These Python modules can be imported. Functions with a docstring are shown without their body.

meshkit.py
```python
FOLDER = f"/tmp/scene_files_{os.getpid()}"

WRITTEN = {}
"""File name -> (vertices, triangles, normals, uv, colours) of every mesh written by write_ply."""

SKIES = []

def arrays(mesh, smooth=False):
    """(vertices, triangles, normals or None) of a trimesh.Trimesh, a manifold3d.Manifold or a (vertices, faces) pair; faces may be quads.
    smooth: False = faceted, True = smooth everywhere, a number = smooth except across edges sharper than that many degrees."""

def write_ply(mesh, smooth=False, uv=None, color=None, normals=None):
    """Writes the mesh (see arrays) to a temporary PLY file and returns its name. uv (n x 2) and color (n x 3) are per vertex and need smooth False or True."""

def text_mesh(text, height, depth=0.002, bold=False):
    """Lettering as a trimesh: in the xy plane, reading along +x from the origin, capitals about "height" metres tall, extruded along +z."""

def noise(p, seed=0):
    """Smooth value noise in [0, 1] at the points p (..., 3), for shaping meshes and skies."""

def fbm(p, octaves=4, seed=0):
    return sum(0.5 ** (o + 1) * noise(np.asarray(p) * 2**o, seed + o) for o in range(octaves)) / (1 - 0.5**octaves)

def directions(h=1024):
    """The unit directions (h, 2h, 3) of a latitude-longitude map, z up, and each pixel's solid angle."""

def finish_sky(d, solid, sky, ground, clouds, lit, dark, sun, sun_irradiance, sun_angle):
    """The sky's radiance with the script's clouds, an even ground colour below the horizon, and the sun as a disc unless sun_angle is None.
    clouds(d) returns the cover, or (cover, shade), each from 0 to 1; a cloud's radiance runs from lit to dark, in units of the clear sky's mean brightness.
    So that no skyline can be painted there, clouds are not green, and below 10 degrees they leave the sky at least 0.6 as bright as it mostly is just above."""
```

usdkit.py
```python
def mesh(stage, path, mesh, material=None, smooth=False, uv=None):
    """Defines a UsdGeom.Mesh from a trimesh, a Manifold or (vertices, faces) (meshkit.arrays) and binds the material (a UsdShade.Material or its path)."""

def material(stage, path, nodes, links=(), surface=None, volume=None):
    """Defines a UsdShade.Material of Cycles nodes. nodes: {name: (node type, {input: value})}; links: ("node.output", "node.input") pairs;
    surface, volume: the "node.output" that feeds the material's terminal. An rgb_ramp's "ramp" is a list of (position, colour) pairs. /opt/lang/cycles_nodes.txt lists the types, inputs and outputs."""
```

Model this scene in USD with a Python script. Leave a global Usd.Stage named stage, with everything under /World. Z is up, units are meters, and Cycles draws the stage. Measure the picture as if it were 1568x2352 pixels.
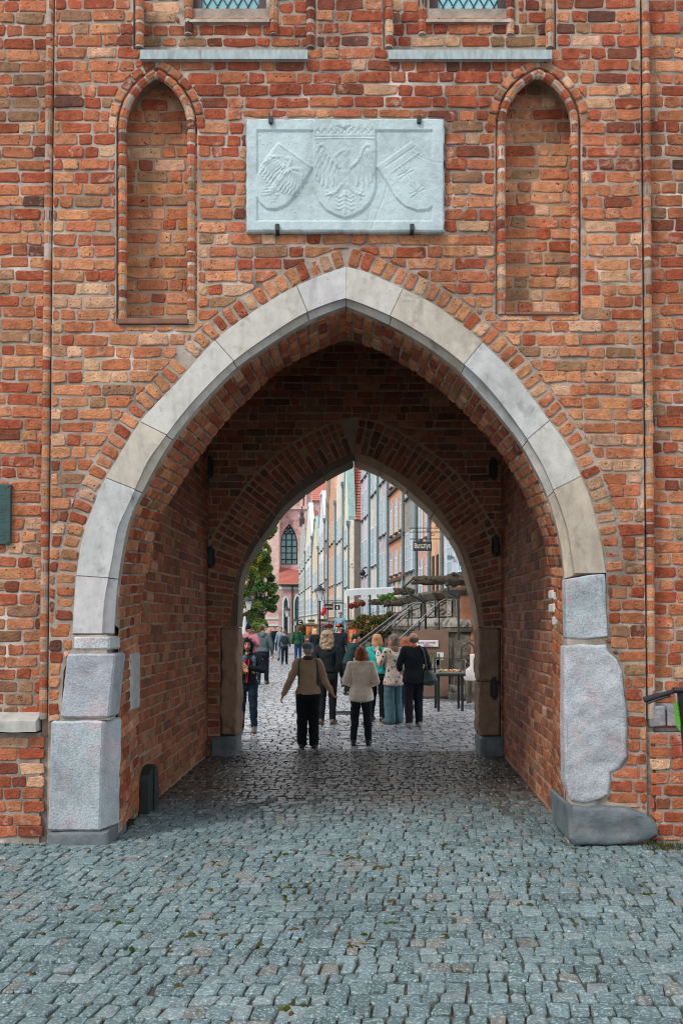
import math, random
import numpy as np
import trimesh, manifold3d, shapely
from shapely.geometry import Polygon, LineString, box as sbox, Point
from shapely.ops import unary_union
from scipy.interpolate import CubicSpline, PchipInterpolator
from pxr import Usd, UsdGeom, UsdLux, UsdShade, Sdf, Gf, Vt
import usdkit, meshkit

stage = Usd.Stage.CreateInMemory()
UsdGeom.SetStageUpAxis(stage, 'Z')
UsdGeom.SetStageMetersPerUnit(stage, 1.0)
UsdGeom.Xform.Define(stage, '/World')
UsdGeom.Scope.Define(stage, '/World/Looks')

# ------------------------------------------------------------------ camera, sky, sun, exposure
F, XP, EYE, TILT = 2000.0, 830.0, 2.0, math.atan(0.0267)
YP = 1430 - F * math.tan(TILT)
cam = UsdGeom.Camera.Define(stage, '/World/camera')
cam.AddTranslateOp().Set(Gf.Vec3d(0, 0, EYE))
cam.AddRotateXOp().Set(90 + math.degrees(TILT))
cam.CreateHorizontalApertureAttr(24.0)
cam.CreateVerticalApertureAttr(36.0)
cam.CreateFocalLengthAttr(24.0 * F / 1568)
cam.CreateHorizontalApertureOffsetAttr((784 - XP) / 1568 * 24)
cam.CreateVerticalApertureOffsetAttr((YP - 1176) / 1568 * 24)
cam.CreateClippingRangeAttr(Gf.Vec2f(0.1, 3000))
cam.CreateFStopAttr(0.0)
cam.CreateExposureAttr(0.97)

SUN_DIR = np.array([-0.62, -0.58, 0.95]); SUN_DIR /= np.linalg.norm(SUN_DIR)
elev = math.asin(SUN_DIR[2]); rot = math.atan2(SUN_DIR[0], SUN_DIR[1])
usdkit.material(stage, '/World/Looks/sky_light', {
    'sky': ('sky_texture', {'sky_type': 'single_scattering', 'sun_disc': False, 'sun_elevation': elev, 'sun_rotation': rot}),
    'tc': ('texture_coordinate', {}),
    'noise': ('noise_texture', {'scale': 2.2, 'detail': 6.0, 'roughness': 0.55}),
    'ramp': ('rgb_ramp', {'ramp': [(0.25, (0.82, 0.82, 0.82)), (0.75, (0.97, 0.97, 0.97))]}),
    'tone': ('rgb_ramp', {'ramp': [(0.3, (6.6, 7.0, 7.4)), (0.7, (10.4, 10.8, 11.2))]}),
    'mix': ('mix', {'mix_type': 'mix'}),
    'bg': ('background_shader', {'strength': 0.075}),
}, [('tc.generated', 'noise.vector'), ('noise.fac', 'ramp.fac'), ('noise.fac', 'tone.fac'), ('ramp.color', 'mix.fac'), ('sky.color', 'mix.color1'), ('tone.color', 'mix.color2'), ('mix.color', 'bg.color')], surface='bg.background')
sky = UsdLux.DomeLight.Define(stage, '/World/sky')
sky.GetPrim().SetCustomDataByKey('kind', 'structure')
UsdShade.MaterialBindingAPI.Apply(sky.GetPrim()).Bind(UsdShade.Material.Get(stage, '/World/Looks/sky_light'))
sun = UsdLux.DistantLight.Define(stage, '/World/sun')
sun.CreateIntensityAttr(0.4); sun.CreateAngleAttr(14.0); sun.CreateColorAttr(Gf.Vec3f(1.0, 0.95, 0.88))
sun.GetPrim().CreateAttribute('inputs:normalize', Sdf.ValueTypeNames.Bool).Set(True)
_z = Gf.Vec3d(*map(float, SUN_DIR))
sun.AddTransformOp().Set(Gf.Matrix4d().SetRotate(Gf.Rotation(Gf.Vec3d(0, 0, 1), _z)))

# ------------------------------------------------------------------ helpers
RNG = np.random.default_rng(7)
_ct, _st = math.cos(TILT), math.sin(TILT)
def at(x, y, Y):
    """point on the plane at depth Y that the photo shows at (x, y)"""
    a, b = (np.asarray(x, float) - XP) / F, (YP - np.asarray(y, float)) / F
    t = Y / (_ct - b * _st)
    return np.stack([a * t, np.full(np.shape(t), float(Y)), EYE + t * (_st + b * _ct)], -1)
def uv(pts, Y):
    p = np.asarray(pts, float).reshape(-1, 2)
    q = at(p[:, 0], p[:, 1], Y)
    return q[:, [0, 2]]
def floor_at(x, y, z=0.0):
    """ground point at height z shown at (x, y)"""
    a, b = (x - XP) / F, (YP - y) / F
    t = (z - EYE) / (_st + b * _ct)
    return np.array([a * t, t * (_ct - b * _st), z])

_used = {}
def _free(path):
    n = _used.get(path, -1) + 1
    _used[path] = n
    return path if n == 0 else f'{path}_{n:03d}'
class Node:
    def __init__(self, path, origin): self.path, self.o = path, np.asarray(origin, float)
    @property
    def prim(self): return stage.GetPrimAtPath(self.path)
def data(node, **kw):
    for k, v in kw.items():
        if v: node.prim.SetCustomDataByKey('category' if k == 'cat' else k, v)
    return node
def thing(name, label, cat, loc=(0, 0, 0), group=None, rotz=0.0):
    p = _free('/World/' + name)
    x = UsdGeom.Xform.Define(stage, p)
    x.AddTranslateOp().Set(Gf.Vec3d(*map(float, loc)))
    n = Node(p, loc)
    return data(n, label=label, cat=cat, group=group)
def mesh(name, v, f, mat, parent=None, tint=None, smooth=False, label=None, cat=None, group=None, kind=None, st=None):
    """one Mesh prim; v in world coordinates"""
    v = np.asarray(v, float); f = np.asarray(f, np.int64)
    o = parent.o if parent is not None else np.zeros(3)
    p = _free((parent.path if parent is not None else '/World') + '/' + name)
    if smooth is not False:
        nv = len(v)
        v2, f2, n = meshkit.arrays((v, f), smooth)
        if tint is not None and np.ndim(tint) == 2 and len(v2) != nv: tint = np.asarray(tint)[0]
        v, f = v2, f2
    else: n = None
    m = UsdGeom.Mesh.Define(stage, p)
    m.CreatePointsAttr(Vt.Vec3fArray.FromNumpy(np.ascontiguousarray(v - o, np.float32)))
    k = f.shape[1]
    m.CreateFaceVertexCountsAttr(Vt.IntArray.FromNumpy(np.full(len(f), k, np.int32)))
    m.CreateFaceVertexIndicesAttr(Vt.IntArray.FromNumpy(np.ascontiguousarray(f.ravel(), np.int32)))
    m.CreateSubdivisionSchemeAttr('none')
    if n is not None:
        m.CreateNormalsAttr(Vt.Vec3fArray.FromNumpy(n.astype(np.float32))); m.SetNormalsInterpolation('vertex')
    if tint is not None:
        t = np.asarray(tint, np.float32)
        if t.ndim == 1: t = np.tile(t, (len(v), 1))
        UsdGeom.PrimvarsAPI(m).CreatePrimvar('tint', Sdf.ValueTypeNames.Color3fArray, 'vertex').Set(Vt.Vec3fArray.FromNumpy(np.ascontiguousarray(t)))
    UsdShade.MaterialBindingAPI.Apply(m.GetPrim()).Bind(mat)
    return data(Node(p, o), label=label, cat=cat, group=group, kind=kind)
def tm(name, t, mat, parent=None, **kw): return mesh(name, t.vertices, t.faces, mat, parent, **kw)
class Bag:
    """collects pieces for one mesh"""
    def __init__(self): self.v, self.f, self.t, self.n = [], [], [], 0
    def add(self, v, f, tint=None):
        v = np.asarray(v, float); f = np.asarray(f)
        if f.shape[1] == 4: f = np.vstack([f[:, [0, 1, 2]], f[:, [0, 2, 3]]])
        self.v.append(v); self.f.append(f + self.n); self.n += len(v)
        if tint is not None: self.t.append(np.tile(tint, (len(v), 1)) if np.ndim(tint) == 1 else tint)
        return self
    def addm(self, t, tint=None): return self.add(t.vertices, t.faces, tint)
    def put(self, name, mat, parent=None, **kw):
        if not self.v: return None
        return mesh(name, np.vstack(self.v), np.vstack(self.f), mat, parent, tint=np.vstack(self.t) if self.t else None, **kw)
BOXF = np.array([[0, 3, 2, 1], [4, 5, 6, 7], [0, 1, 5, 4], [1, 2, 6, 5], [2, 3, 7, 6], [3, 0, 4, 7]])
def boxv(a, b):
    (x0, y0, z0), (x1, y1, z1) = np.minimum(a, b), np.maximum(a, b)
    return np.array([[x0, y0, z0], [x1, y0, z0], [x1, y1, z0], [x0, y1, z0], [x0, y0, z1], [x1, y0, z1], [x1, y1, z1], [x0, y1, z1]], float)
def rbox(a, b, r=0.01):
    """box with chamfered edges, trimesh"""
    a, b = np.minimum(a, b), np.maximum(a, b)
    r = min(r, 0.45 * (np.asarray(b) - np.asarray(a)).min())
    P = []
    for sx in (0, 1):
        for sy in (0, 1):
            for sz in (0, 1):
                c = np.array([b[0] if sx else a[0], b[1] if sy else a[1], b[2] if sz else a[2]], float)
                d = np.array([-1 if sx else 1, -1 if sy else 1, -1 if sz else 1]) * r
                for k in range(3):
                    e = d.copy(); e[k] = 0; P.append(c + e)
    return trimesh.convex.convex_hull(np.array(P))
def tube(path, r, n=8, caps=True):
    """(v, f) of a tube along the points, radius a number or one per point"""
    P = np.asarray(path, float); m = len(P); r = np.broadcast_to(r, m)
    T = np.gradient(P, axis=0); T /= np.linalg.norm(T, axis=1, keepdims=True) + 1e-12
    ref = np.array([0, 0, 1.0]) if abs(T[0, 2]) < 0.9 else np.array([1.0, 0, 0])
    V = []; u = np.cross(T[0], ref); u /= np.linalg.norm(u)
    for i in range(m):
        u = u - T[i] * (u @ T[i]); u /= np.linalg.norm(u) + 1e-12
        w = np.cross(T[i], u)
        a = np.arange(n) / n * 2 * np.pi
        V.append(P[i] + r[i] * (np.cos(a)[:, None] * u + np.sin(a)[:, None] * w))
    V = np.vstack(V); Fq = []
    for i in range(m - 1):
        for k in range(n):
            Fq.append([i * n + k, i * n + (k + 1) % n, (i + 1) * n + (k + 1) % n, (i + 1) * n + k])
    Fq = np.array(Fq); Ft = np.vstack([Fq[:, [0, 1, 2]], Fq[:, [0, 2, 3]]])
    if caps:
        V = np.vstack([V, P[0], P[-1]]); a, b = len(V) - 2, len(V) - 1
        Ft = np.vstack([Ft, [[a, (k + 1) % n, k] for k in range(n)], [[b, (m - 1) * n + k, (m - 1) * n + (k + 1) % n] for k in range(n)]])
    return V, Ft
def lathe(profile, n=16, center=(0, 0, 0)):
    pr = np.asarray(profile, float); a = np.arange(n) / n * 2 * np.pi
    V = np.stack([pr[:, 0][:, None] * np.cos(a), pr[:, 0][:, None] * np.sin(a), np.broadcast_to(pr[:, 1][:, None], (len(pr), n))], -1).reshape(-1, 3) + center
    Fq = [[i * n + k, i * n + (k + 1) % n, (i + 1) * n + (k + 1) % n, (i + 1) * n + k] for i in range(len(pr) - 1) for k in range(n)]
    Fq = np.array(Fq); return V, np.vstack([Fq[:, [0, 1, 2]], Fq[:, [0, 2, 3]]])
def extrude(poly, y0, y1):
    """shapely polygon in (x, z) metres -> solid between depths y0 and y1"""
    out = []
    for g in getattr(poly, 'geoms', [poly]):
        if g.area < 1e-6: continue
        t = trimesh.creation.extrude_polygon(g, 1.0, engine='earcut')
        v = np.array(t.vertices); out.append((np.stack([v[:, 0], y1 + (y0 - y1) * v[:, 2], v[:, 1]], 1), np.array(t.faces)))
    b = Bag()
    for v, f in out: b.add(v, f)
    return np.vstack(b.v), np.vstack(b.f)
def srgb(r, g, b, k=1.0):
    c = np.array([r, g, b], float) / 255
    return np.where(c <= 0.04045, c / 12.92, ((c + 0.055) / 1.055) ** 2.4) * k
def curve(pts, n=120, closed=False):
    """smooth curve through points, n samples evenly spaced"""
    P = np.asarray(pts, float)
    s = np.r_[0, np.cumsum(np.linalg.norm(np.diff(P, axis=0), axis=1))]
    q = PchipInterpolator(s, P)(np.linspace(0, s[-1], 600))
    l = np.r_[0, np.cumsum(np.linalg.norm(np.diff(q, axis=0), axis=1))]
    u = np.linspace(0, l[-1], n)
    return np.stack([np.interp(u, l, q[:, k]) for k in range(q.shape[1])], 1)

# ------------------------------------------------------------------ materials
M = {}
def surf(name, color=None, rough=0.8, spec=0.5, mottle=0.25, scale=6.0, detail=6.0, bump=0.3, bscale=60.0, bdist=0.004, hue=None, stretch=(1, 1, 1), metal=0.0, pits=0.0, spots=None, coat=0.0, rvar=0.0, sheen=0.0, transl=None, grime=None):
    """painted/mineral surface; color None = the mesh's own 'tint'. mottle: strength of blotches; hue: second colour blotched in; spots: (colour, scale, low, high)"""
    N = {'geo': ('geometry', {}), 'map': ('mapping', {'scale': stretch}), 'n1': ('noise_texture', {'scale': scale, 'detail': detail, 'roughness': 0.6}),
         'n2': ('noise_texture', {'scale': bscale, 'detail': 4.0, 'roughness': 0.65}),
         'r1': ('rgb_ramp', {'ramp': [(0.28, (1 - mottle,) * 3), (0.5, (1, 1, 1)), (0.74, (1 + mottle * 0.8,) * 3)]}),
         'mul': ('mix', {'mix_type': 'multiply', 'fac': 1.0}),
         'bump': ('bump', {'strength': bump, 'distance': bdist}),
         'p': ('principled_bsdf', {'roughness': rough, 'specular_ior_level': spec, 'metallic': metal, 'coat_weight': coat, 'sheen_weight': sheen})}
    L = [('geo.position', 'map.vector'), ('map.vector', 'n1.vector'), ('map.vector', 'n2.vector'), ('n1.fac', 'r1.fac'), ('n2.fac', 'bump.height'), ('bump.normal', 'p.normal'), ('r1.color', 'mul.color2')]
    if color is None:
        N['att'] = ('attribute', {'attribute': 'tint'}); src = 'att.color'
    else:
        N['col'] = ('color', {'value': tuple(color)}); src = 'col.color'
    if hue is not None:
        N['n3'] = ('noise_texture', {'scale': scale * 0.45, 'detail': 5.0, 'roughness': 0.6, 'distortion': 0.6})
        N['r3'] = ('rgb_ramp', {'ramp': [(hue[1], (0, 0, 0)), (hue[2], (1, 1, 1))]})
        N['hmix'] = ('mix', {'color2': tuple(hue[0])})
        L += [('map.vector', 'n3.vector'), ('n3.fac', 'r3.fac'), ('r3.color', 'hmix.fac'), (src, 'hmix.color1')]; src = 'hmix.color'
    if spots is not None:
        N['n4'] = ('noise_texture', {'scale': spots[1], 'detail': 2.0, 'roughness': 0.7})
        N['r4'] = ('rgb_ramp', {'ramp': [(spots[2], (0, 0, 0)), (spots[3], (1, 1, 1))]})
        N['smix'] = ('mix', {'color2': tuple(spots[0])})
        L += [('map.vector', 'n4.vector'), ('n4.fac', 'r4.fac'), ('r4.color', 'smix.fac'), (src, 'smix.color1')]; src = 'smix.color'
    L += [(src, 'mul.color1')]; fin = 'mul.color'
    if grime is not None:   # wide weather stains: (strength, scale, stretch)
        N['gm'] = ('mapping', {'scale': grime[2]}); N['gn'] = ('noise_texture', {'scale': grime[1], 'detail': 9.0, 'roughness': 0.68, 'distortion': 0.4})
        N['gr'] = ('rgb_ramp', {'ramp': [(0.34, (1 - grime[0],) * 3), (0.52, (1, 1, 1)), (0.70, (1 + grime[0] * .45,) * 3)]}); N['gx'] = ('mix', {'mix_type': 'multiply', 'fac': 1.0})
        L += [('geo.position', 'gm.vector'), ('gm.vector', 'gn.vector'), ('gn.fac', 'gr.fac'), (fin, 'gx.color1'), ('gr.color', 'gx.color2')]; fin = 'gx.color'
    L += [(fin, 'p.base_color')]
    if rvar:
        N['rr'] = ('map_range', {'from_min': 0.3, 'from_max': 0.7, 'to_min': rough - rvar, 'to_max': rough + rvar, 'clamp': True})
        L += [('n1.fac', 'rr.value'), ('rr.result', 'p.roughness')]
    out = 'p.BSDF'
    if transl:
        N['tl'] = ('translucent_bsdf', {}); N['mx'] = ('mix_closure', {'fac': transl})
        L += [(fin, 'tl.color'), ('p.BSDF', 'mx.closure1'), ('tl.BSDF', 'mx.closure2')]; out = 'mx.closure'
    M[name] = usdkit.material(stage, '/World/Looks/' + name, N, L, surface=out)
    return M[name]

surf('brick', None, rough=0.9, spec=0.2, mottle=0.42, scale=15, detail=9, bump=1.0, bscale=48, bdist=0.016, spots=((0.05, 0.026, 0.02), 30, 0.60, 0.72), hue=(srgb(206, 166, 146, .85), 0.59, 0.78), grime=(.45, 0.9, (1, 1, .6)))
surf('old_brick', None, rough=0.8, spec=0.3, mottle=0.4, scale=10, detail=8, bump=0.8, bscale=50, bdist=0.012, spots=((0.02, 0.014, 0.012), 30, 0.62, 0.74))
surf('mortar', srgb(168, 154, 142, .82), rough=0.95, spec=0.15, mottle=0.3, scale=7, detail=8, bump=0.9, bscale=70, bdist=0.01, hue=(srgb(120, 108, 98, .8), 0.52, 0.75), spots=(srgb(206, 198, 192, .85), 1.6, 0.56, 0.70), grime=(.45, 1.6, (1, 1, .7)))
surf('grey_mortar', srgb(168, 144, 124, .82), rough=0.95, spec=0.15, mottle=0.35, scale=7, detail=8, bump=0.9, bscale=70, bdist=0.01)
surf('limestone', None, rough=0.8, spec=0.25, mottle=0.15, scale=11, detail=9, bump=0.35, bscale=90, bdist=0.004, hue=(srgb(128, 120, 112, .85), 0.58, 0.80), grime=(.28, 2.2, (1.6, 1, .5)), spots=(srgb(120, 112, 104), 40, .66, .76))
surf('granite', None, rough=0.8, spec=0.25, mottle=0.16, scale=9, detail=9, bump=0.9, bscale=55, bdist=0.012, spots=(srgb(134, 142, 152), 70, 0.46, 0.68), hue=(srgb(190, 172, 176, .88), 0.50, 0.68), grime=(.34, 2.0, (1, 1, .8)))
surf('dark_stone', srgb(92, 100, 104), rough=0.6, spec=0.4, mottle=0.35, scale=5, detail=8, bump=0.7, bscale=40, bdist=0.01, hue=(srgb(125, 118, 112), 0.55, 0.75))
surf('cobble', None, rough=0.74, spec=0.3, mottle=0.34, scale=22, detail=8, bump=0.85, bscale=95, bdist=0.008, spots=(srgb(150, 166, 170), 58, 0.50, 0.70), rvar=0.14, grime=(.22, .9, (1, 1, 1)))
surf('wet_cobble', None, rough=0.30, spec=0.6, mottle=0.3, scale=16, detail=8, bump=0.5, bscale=70, bdist=0.006, rvar=0.12)  # wet gloss only; the passage shade is painted in through the tint
surf('street_sett', None, rough=0.24, spec=0.8, mottle=0.22, scale=10, detail=6, bump=0.25, bscale=50, bdist=0.004, rvar=0.1)
surf('joint_soil', srgb(74, 70, 62), rough=0.95, spec=0.1, mottle=0.4, scale=14, bump=0.8, bscale=80, bdist=0.01, hue=(srgb(92, 84, 46), 0.56, 0.7))
surf('moss', None, rough=0.95, spec=0.1, mottle=0.4, scale=30, bump=0.8, bscale=120, bdist=0.008)
surf('plaque_stone', srgb(178, 194, 198, .87), rough=0.8, spec=0.25, mottle=0.11, scale=16, detail=9, bump=0.55, bscale=120, bdist=0.004, hue=(srgb(150, 158, 160), 0.63, 0.8), spots=(srgb(104, 108, 108), 60, 0.62, 0.74), grime=(.24, 3.0, (1, 1, .7)))
surf('iron', srgb(24, 30, 31), rough=0.5, spec=0.5, mottle=0.3, scale=20, bump=0.3, bscale=90, bdist=0.003)
surf('bronze', srgb(26, 62, 60), rough=0.55, spec=0.5, mottle=0.4, scale=9, bump=0.3, bscale=80, bdist=0.003)
surf('sill_stone', srgb(150, 162, 164, .9), rough=0.75, spec=0.3, mottle=0.3, scale=7, stretch=(4, 1, 1), bump=0.4, bscale=60, hue=(srgb(110, 112, 108), 0.55, 0.75))
surf('sill_tile', srgb(112, 72, 54), rough=0.7, mottle=0.35, scale=9, bump=0.5, bscale=60)
# ------------------------------------------------------------------ the gate: outlines read off the elevation
D = F / 252.0
D2 = D + 0.18          # back of the arch stones and of the niches
D3 = 9.0               # end of the front arch's brick soffit
DR = 13.2              # inner face of the rear wall
L_OUT = [(167, 1455), (172, 1367), (176, 1324), (184, 1265), (197, 1211), (217, 1157), (238, 1108), (266, 1060), (324, 967), (410, 875), (497, 779), (600, 704), (681, 657), (795, 613)]
L_IN = [(235, 1455), (240, 1380), (249, 1329), (261, 1265), (271, 1213), (294, 1162), (315, 1113), (338, 1062), (374, 1011), (415, 956), (476, 887), (536, 830), (620, 769), (709, 715), (794, 685)]
L_CH = [(262, 1455), (266, 1380), (271, 1334), (279, 1277), (289, 1224), (304, 1175), (325, 1133), (391, 1016), (453, 938), (545, 843), (625, 787), (716, 733), (794, 703)]
L_FAR = [(317, 1482), (318.6, 1431), (324, 1380), (333, 1334), (343, 1290), (353, 1239), (366, 1198), (386, 1157), (426, 1093), (484, 1011), (512, 974), (576, 910), (640, 851), (714, 810), (794, 779)]
R_OUT = [(1391, 1316), (1388.5, 1298), (1378, 1239), (1368, 1195), (1355, 1144), (1334.6, 1095.5), (1324, 1067), (1296, 1013.5), (1258, 962), (1167, 845), (1106, 786), (1065, 751), (998, 700), (926, 664), (885, 644.6), (844, 626), (796, 613)]
R_IN = [(1318, 1316), (1314, 1283), (1310, 1262), (1304, 1221), (1288.5, 1170), (1273, 1131), (1247.5, 1072), (1207, 1004), (1158, 936), (1103, 871), (1067, 838), (1026, 805), (965, 764), (895.6, 725), (794, 685)]
R_CH = [(1296, 1329), (1293, 1290), (1286, 1241), (1273, 1190), (1255, 1134), (1227, 1075), (1192, 1014), (1147, 956), (1103, 905), (1054, 852), (1018, 822), (954, 779), (888, 743), (796, 704)]
R_FAR = [(1270, 1450), (1267, 1349), (1259, 1290), (1250, 1244), (1234, 1193), (1211, 1149), (1181, 1090), (1150, 1041), (1122, 1006), (1088, 969), (1067, 946), (1018, 902), (954, 853), (911, 828), (872, 805), (834, 789), (796, 779)]
B_OPL = [(545, 1440), (547, 1390), (550, 1344), (558, 1311), (573, 1280), (591, 1249), (617, 1213), (647, 1170), (691, 1131), (737, 1098), (781, 1073), (811, 1059)]
B_UPL = [(530, 1440), (534, 1385), (542, 1331), (553, 1296), (568, 1262), (591, 1226), (627, 1173), (668, 1126), (742, 1073), (810, 1042)]
B_OPR = [(1098, 1440), (1091, 1390), (1075, 1325), (1066, 1295), (1055, 1265), (1037, 1234), (1016, 1206), (988, 1172), (957, 1144), (926, 1116), (891, 1092), (850, 1071), (815, 1059)]
B_UPR = [(1110, 1440), (1104, 1390), (1093, 1344), (1080, 1298), (1060, 1247), (1034, 1208), (991, 1149), (957, 1117), (888, 1071), (842, 1048), (812, 1042)]
def Z5(x, y): return (x * .3661, 1175.6 + y * .3661)
def Z6(x, y): return (993.6 + x * .3661, 1175.6 + y * .3661)
def mpoly(px, Y): return Polygon(uv(px, Y)).buffer(0)

c_lo, c_li, c_lc = (curve(uv(p, y)) for p, y in ((L_OUT, D), (L_IN, D), (L_CH, D + .1)))
c_ro, c_ri, c_rc = (curve(uv(p, y)) for p, y in ((R_OUT, D), (R_IN, D), (R_CH, D + .1)))
XL, XR = -2.845, 2.583   # edges of the bay's face, inside the corner rolls

granite_px = {
    'slab': [Z5(460, 785), Z5(600, 780), Z5(690, 776), Z5(690, 868), Z5(560, 868), Z5(465, 862)],
    'upper': [Z5(445, 905), Z5(560, 890), Z5(690, 888), Z5(690, 1290), Z5(540, 1290), Z5(385, 1292), Z5(380, 1180), Z5(390, 1000), Z5(410, 945)],
    'lower': [Z5(338, 1322), Z5(480, 1310), Z5(635, 1308), Z5(640, 1995), Z5(310, 1995), Z5(315, 1700), Z5(325, 1450)],
    'r_panel': [(1297, 1331), (1345, 1322), (1389, 1318), (1392, 1400), (1395, 1462), (1345, 1468), (1300, 1466)],
    'boulder': [Z6(820, 842), Z6(920, 832), Z6(1020, 838), Z6(1085, 832), Z6(1102, 885), Z6(1150, 925), Z6(1186, 1000), Z6(1195, 1150), Z6(1206, 1250), Z6(1214, 1360), Z6(1210, 1540), Z6(1172, 1606), Z6(1112, 1636), Z6(1100, 1770), Z6(1050, 1800), Z6(960, 1832), Z6(865, 1812), Z6(822, 1700), Z6(816, 1300)],
    'r_plinth': [Z6(815, 1800), Z6(870, 1835), Z6(960, 1845), Z6(1060, 1836), Z6(1200, 1850), Z6(1330, 1890), Z6(1395, 1955), Z6(1392, 2010), Z6(1330, 2055), Z6(1180, 2075), Z6(870, 2080), Z6(840, 2040)],
    'l_plinth': [Z5(308, 2003), Z5(480, 2000), Z5(690, 2000), Z5(690, 2140), Z5(500, 2160), Z5(300, 2150)],
}
stone_polys = {k: mpoly(v, D) for k, v in granite_px.items()}
arch_open = Polygon(np.vstack([[(c_lo[0, 0], -0.3)], c_lo, c_ro[::-1], [(c_ro[0, 0], -0.3)]])).buffer(0)
# everything inside the stones' outer edge, lower part bounded by the jamb stones
inner_open = Polygon(np.vstack([[(-2.20, -0.3)], c_lc, c_rc[::-1], [(1.86, -0.3)]])).buffer(0)
upper_open = arch_open.intersection(sbox(-4, uv((800, 1458), D)[0, 1], 4, 9))
_cant = [(690, 770, 900), (690, 885, 1293), (638, 1308, 2150)]
cant_boxes = [sbox(uv([Z5(x, 0)], D)[0, 0] - .02, uv([Z5(0, b)], D)[0, 1], -2.2, uv([Z5(0, a)], D)[0, 1]) for x, a, b in _cant]
gap_open = unary_union([upper_open, *cant_boxes, Polygon(np.vstack([[(-2.285, -0.3)], [(-2.285, 2.0)], [(1.875, 2.6)], [(1.875, -0.3)]]))] + [p.buffer(-0.012) for p in stone_polys.values()])

NL, NRt = dict(x0=281, x1=439, top=167, spring=292, foot=745, sill=733), dict(x0=1151, x1=1319, top=167, spring=288, foot=722, sill=719)
def niche_path(n, grow=0.0, foot=None):
    xm = (n['x0'] + n['x1']) / 2; a = n['x1'] - n['x0']
    pts_l = []
    h = n['spring'] - n['top'] + grow; w = a / 2 + grow
    for t in np.linspace(0, 1, 14):
        # circular arc of a slightly pointed arch
        k = (w * w + h * h) / (2 * w)
        ang = t * math.atan2(h, k - w) if k > w else t * math.pi / 2
        pts_l.append((xm - w + k - k * math.cos(ang), n['spring'] - k * math.sin(ang)))
    f = foot or n['foot']
    left = [(xm - w, f - (f - n['spring']) * t) for t in np.linspace(0, 1, 12)[:-1]] + pts_l
    right = [(2 * xm - x, y) for x, y in left[::-1]]
    return left + right[1:]
def niche_poly(n, grow, foot=None): return mpoly(niche_path(n, grow, foot), D)
niche_hole = {k: niche_poly(n, 14) for k, n in (('l', NL), ('r', NRt))}
niche_clear = {k: niche_poly(n, 16).union(niche_poly(n, 32, foot=n['spring'] - 8)) for k, n in (('l', NL), ('r', NRt))}
WIN = {'l': (306, 727), 'r': (879, 1277)}
win_hole = {k: mpoly([(a, 113), (b, 113), (b, -120), (a, -120)], D) for k, (a, b) in WIN.items()}
plaque_px = [(565, 271), (1020, 271), (1019, 531), (566, 529)]
plaque_poly = mpoly(plaque_px, D)
sill_px = {'l': (322, 706), 'r': (893, 1267)}
sill_polys = {k: mpoly([(a, 111), (b, 111), (b, 136), (a, 136)], D) for k, (a, b) in sill_px.items()}
nsill = {'l': mpoly([(270, 732), (433, 732), (433, 747), (270, 747)], D), 'r': mpoly([(1161, 717), (1316, 717), (1316, 724), (1161, 724)], D)}

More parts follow.
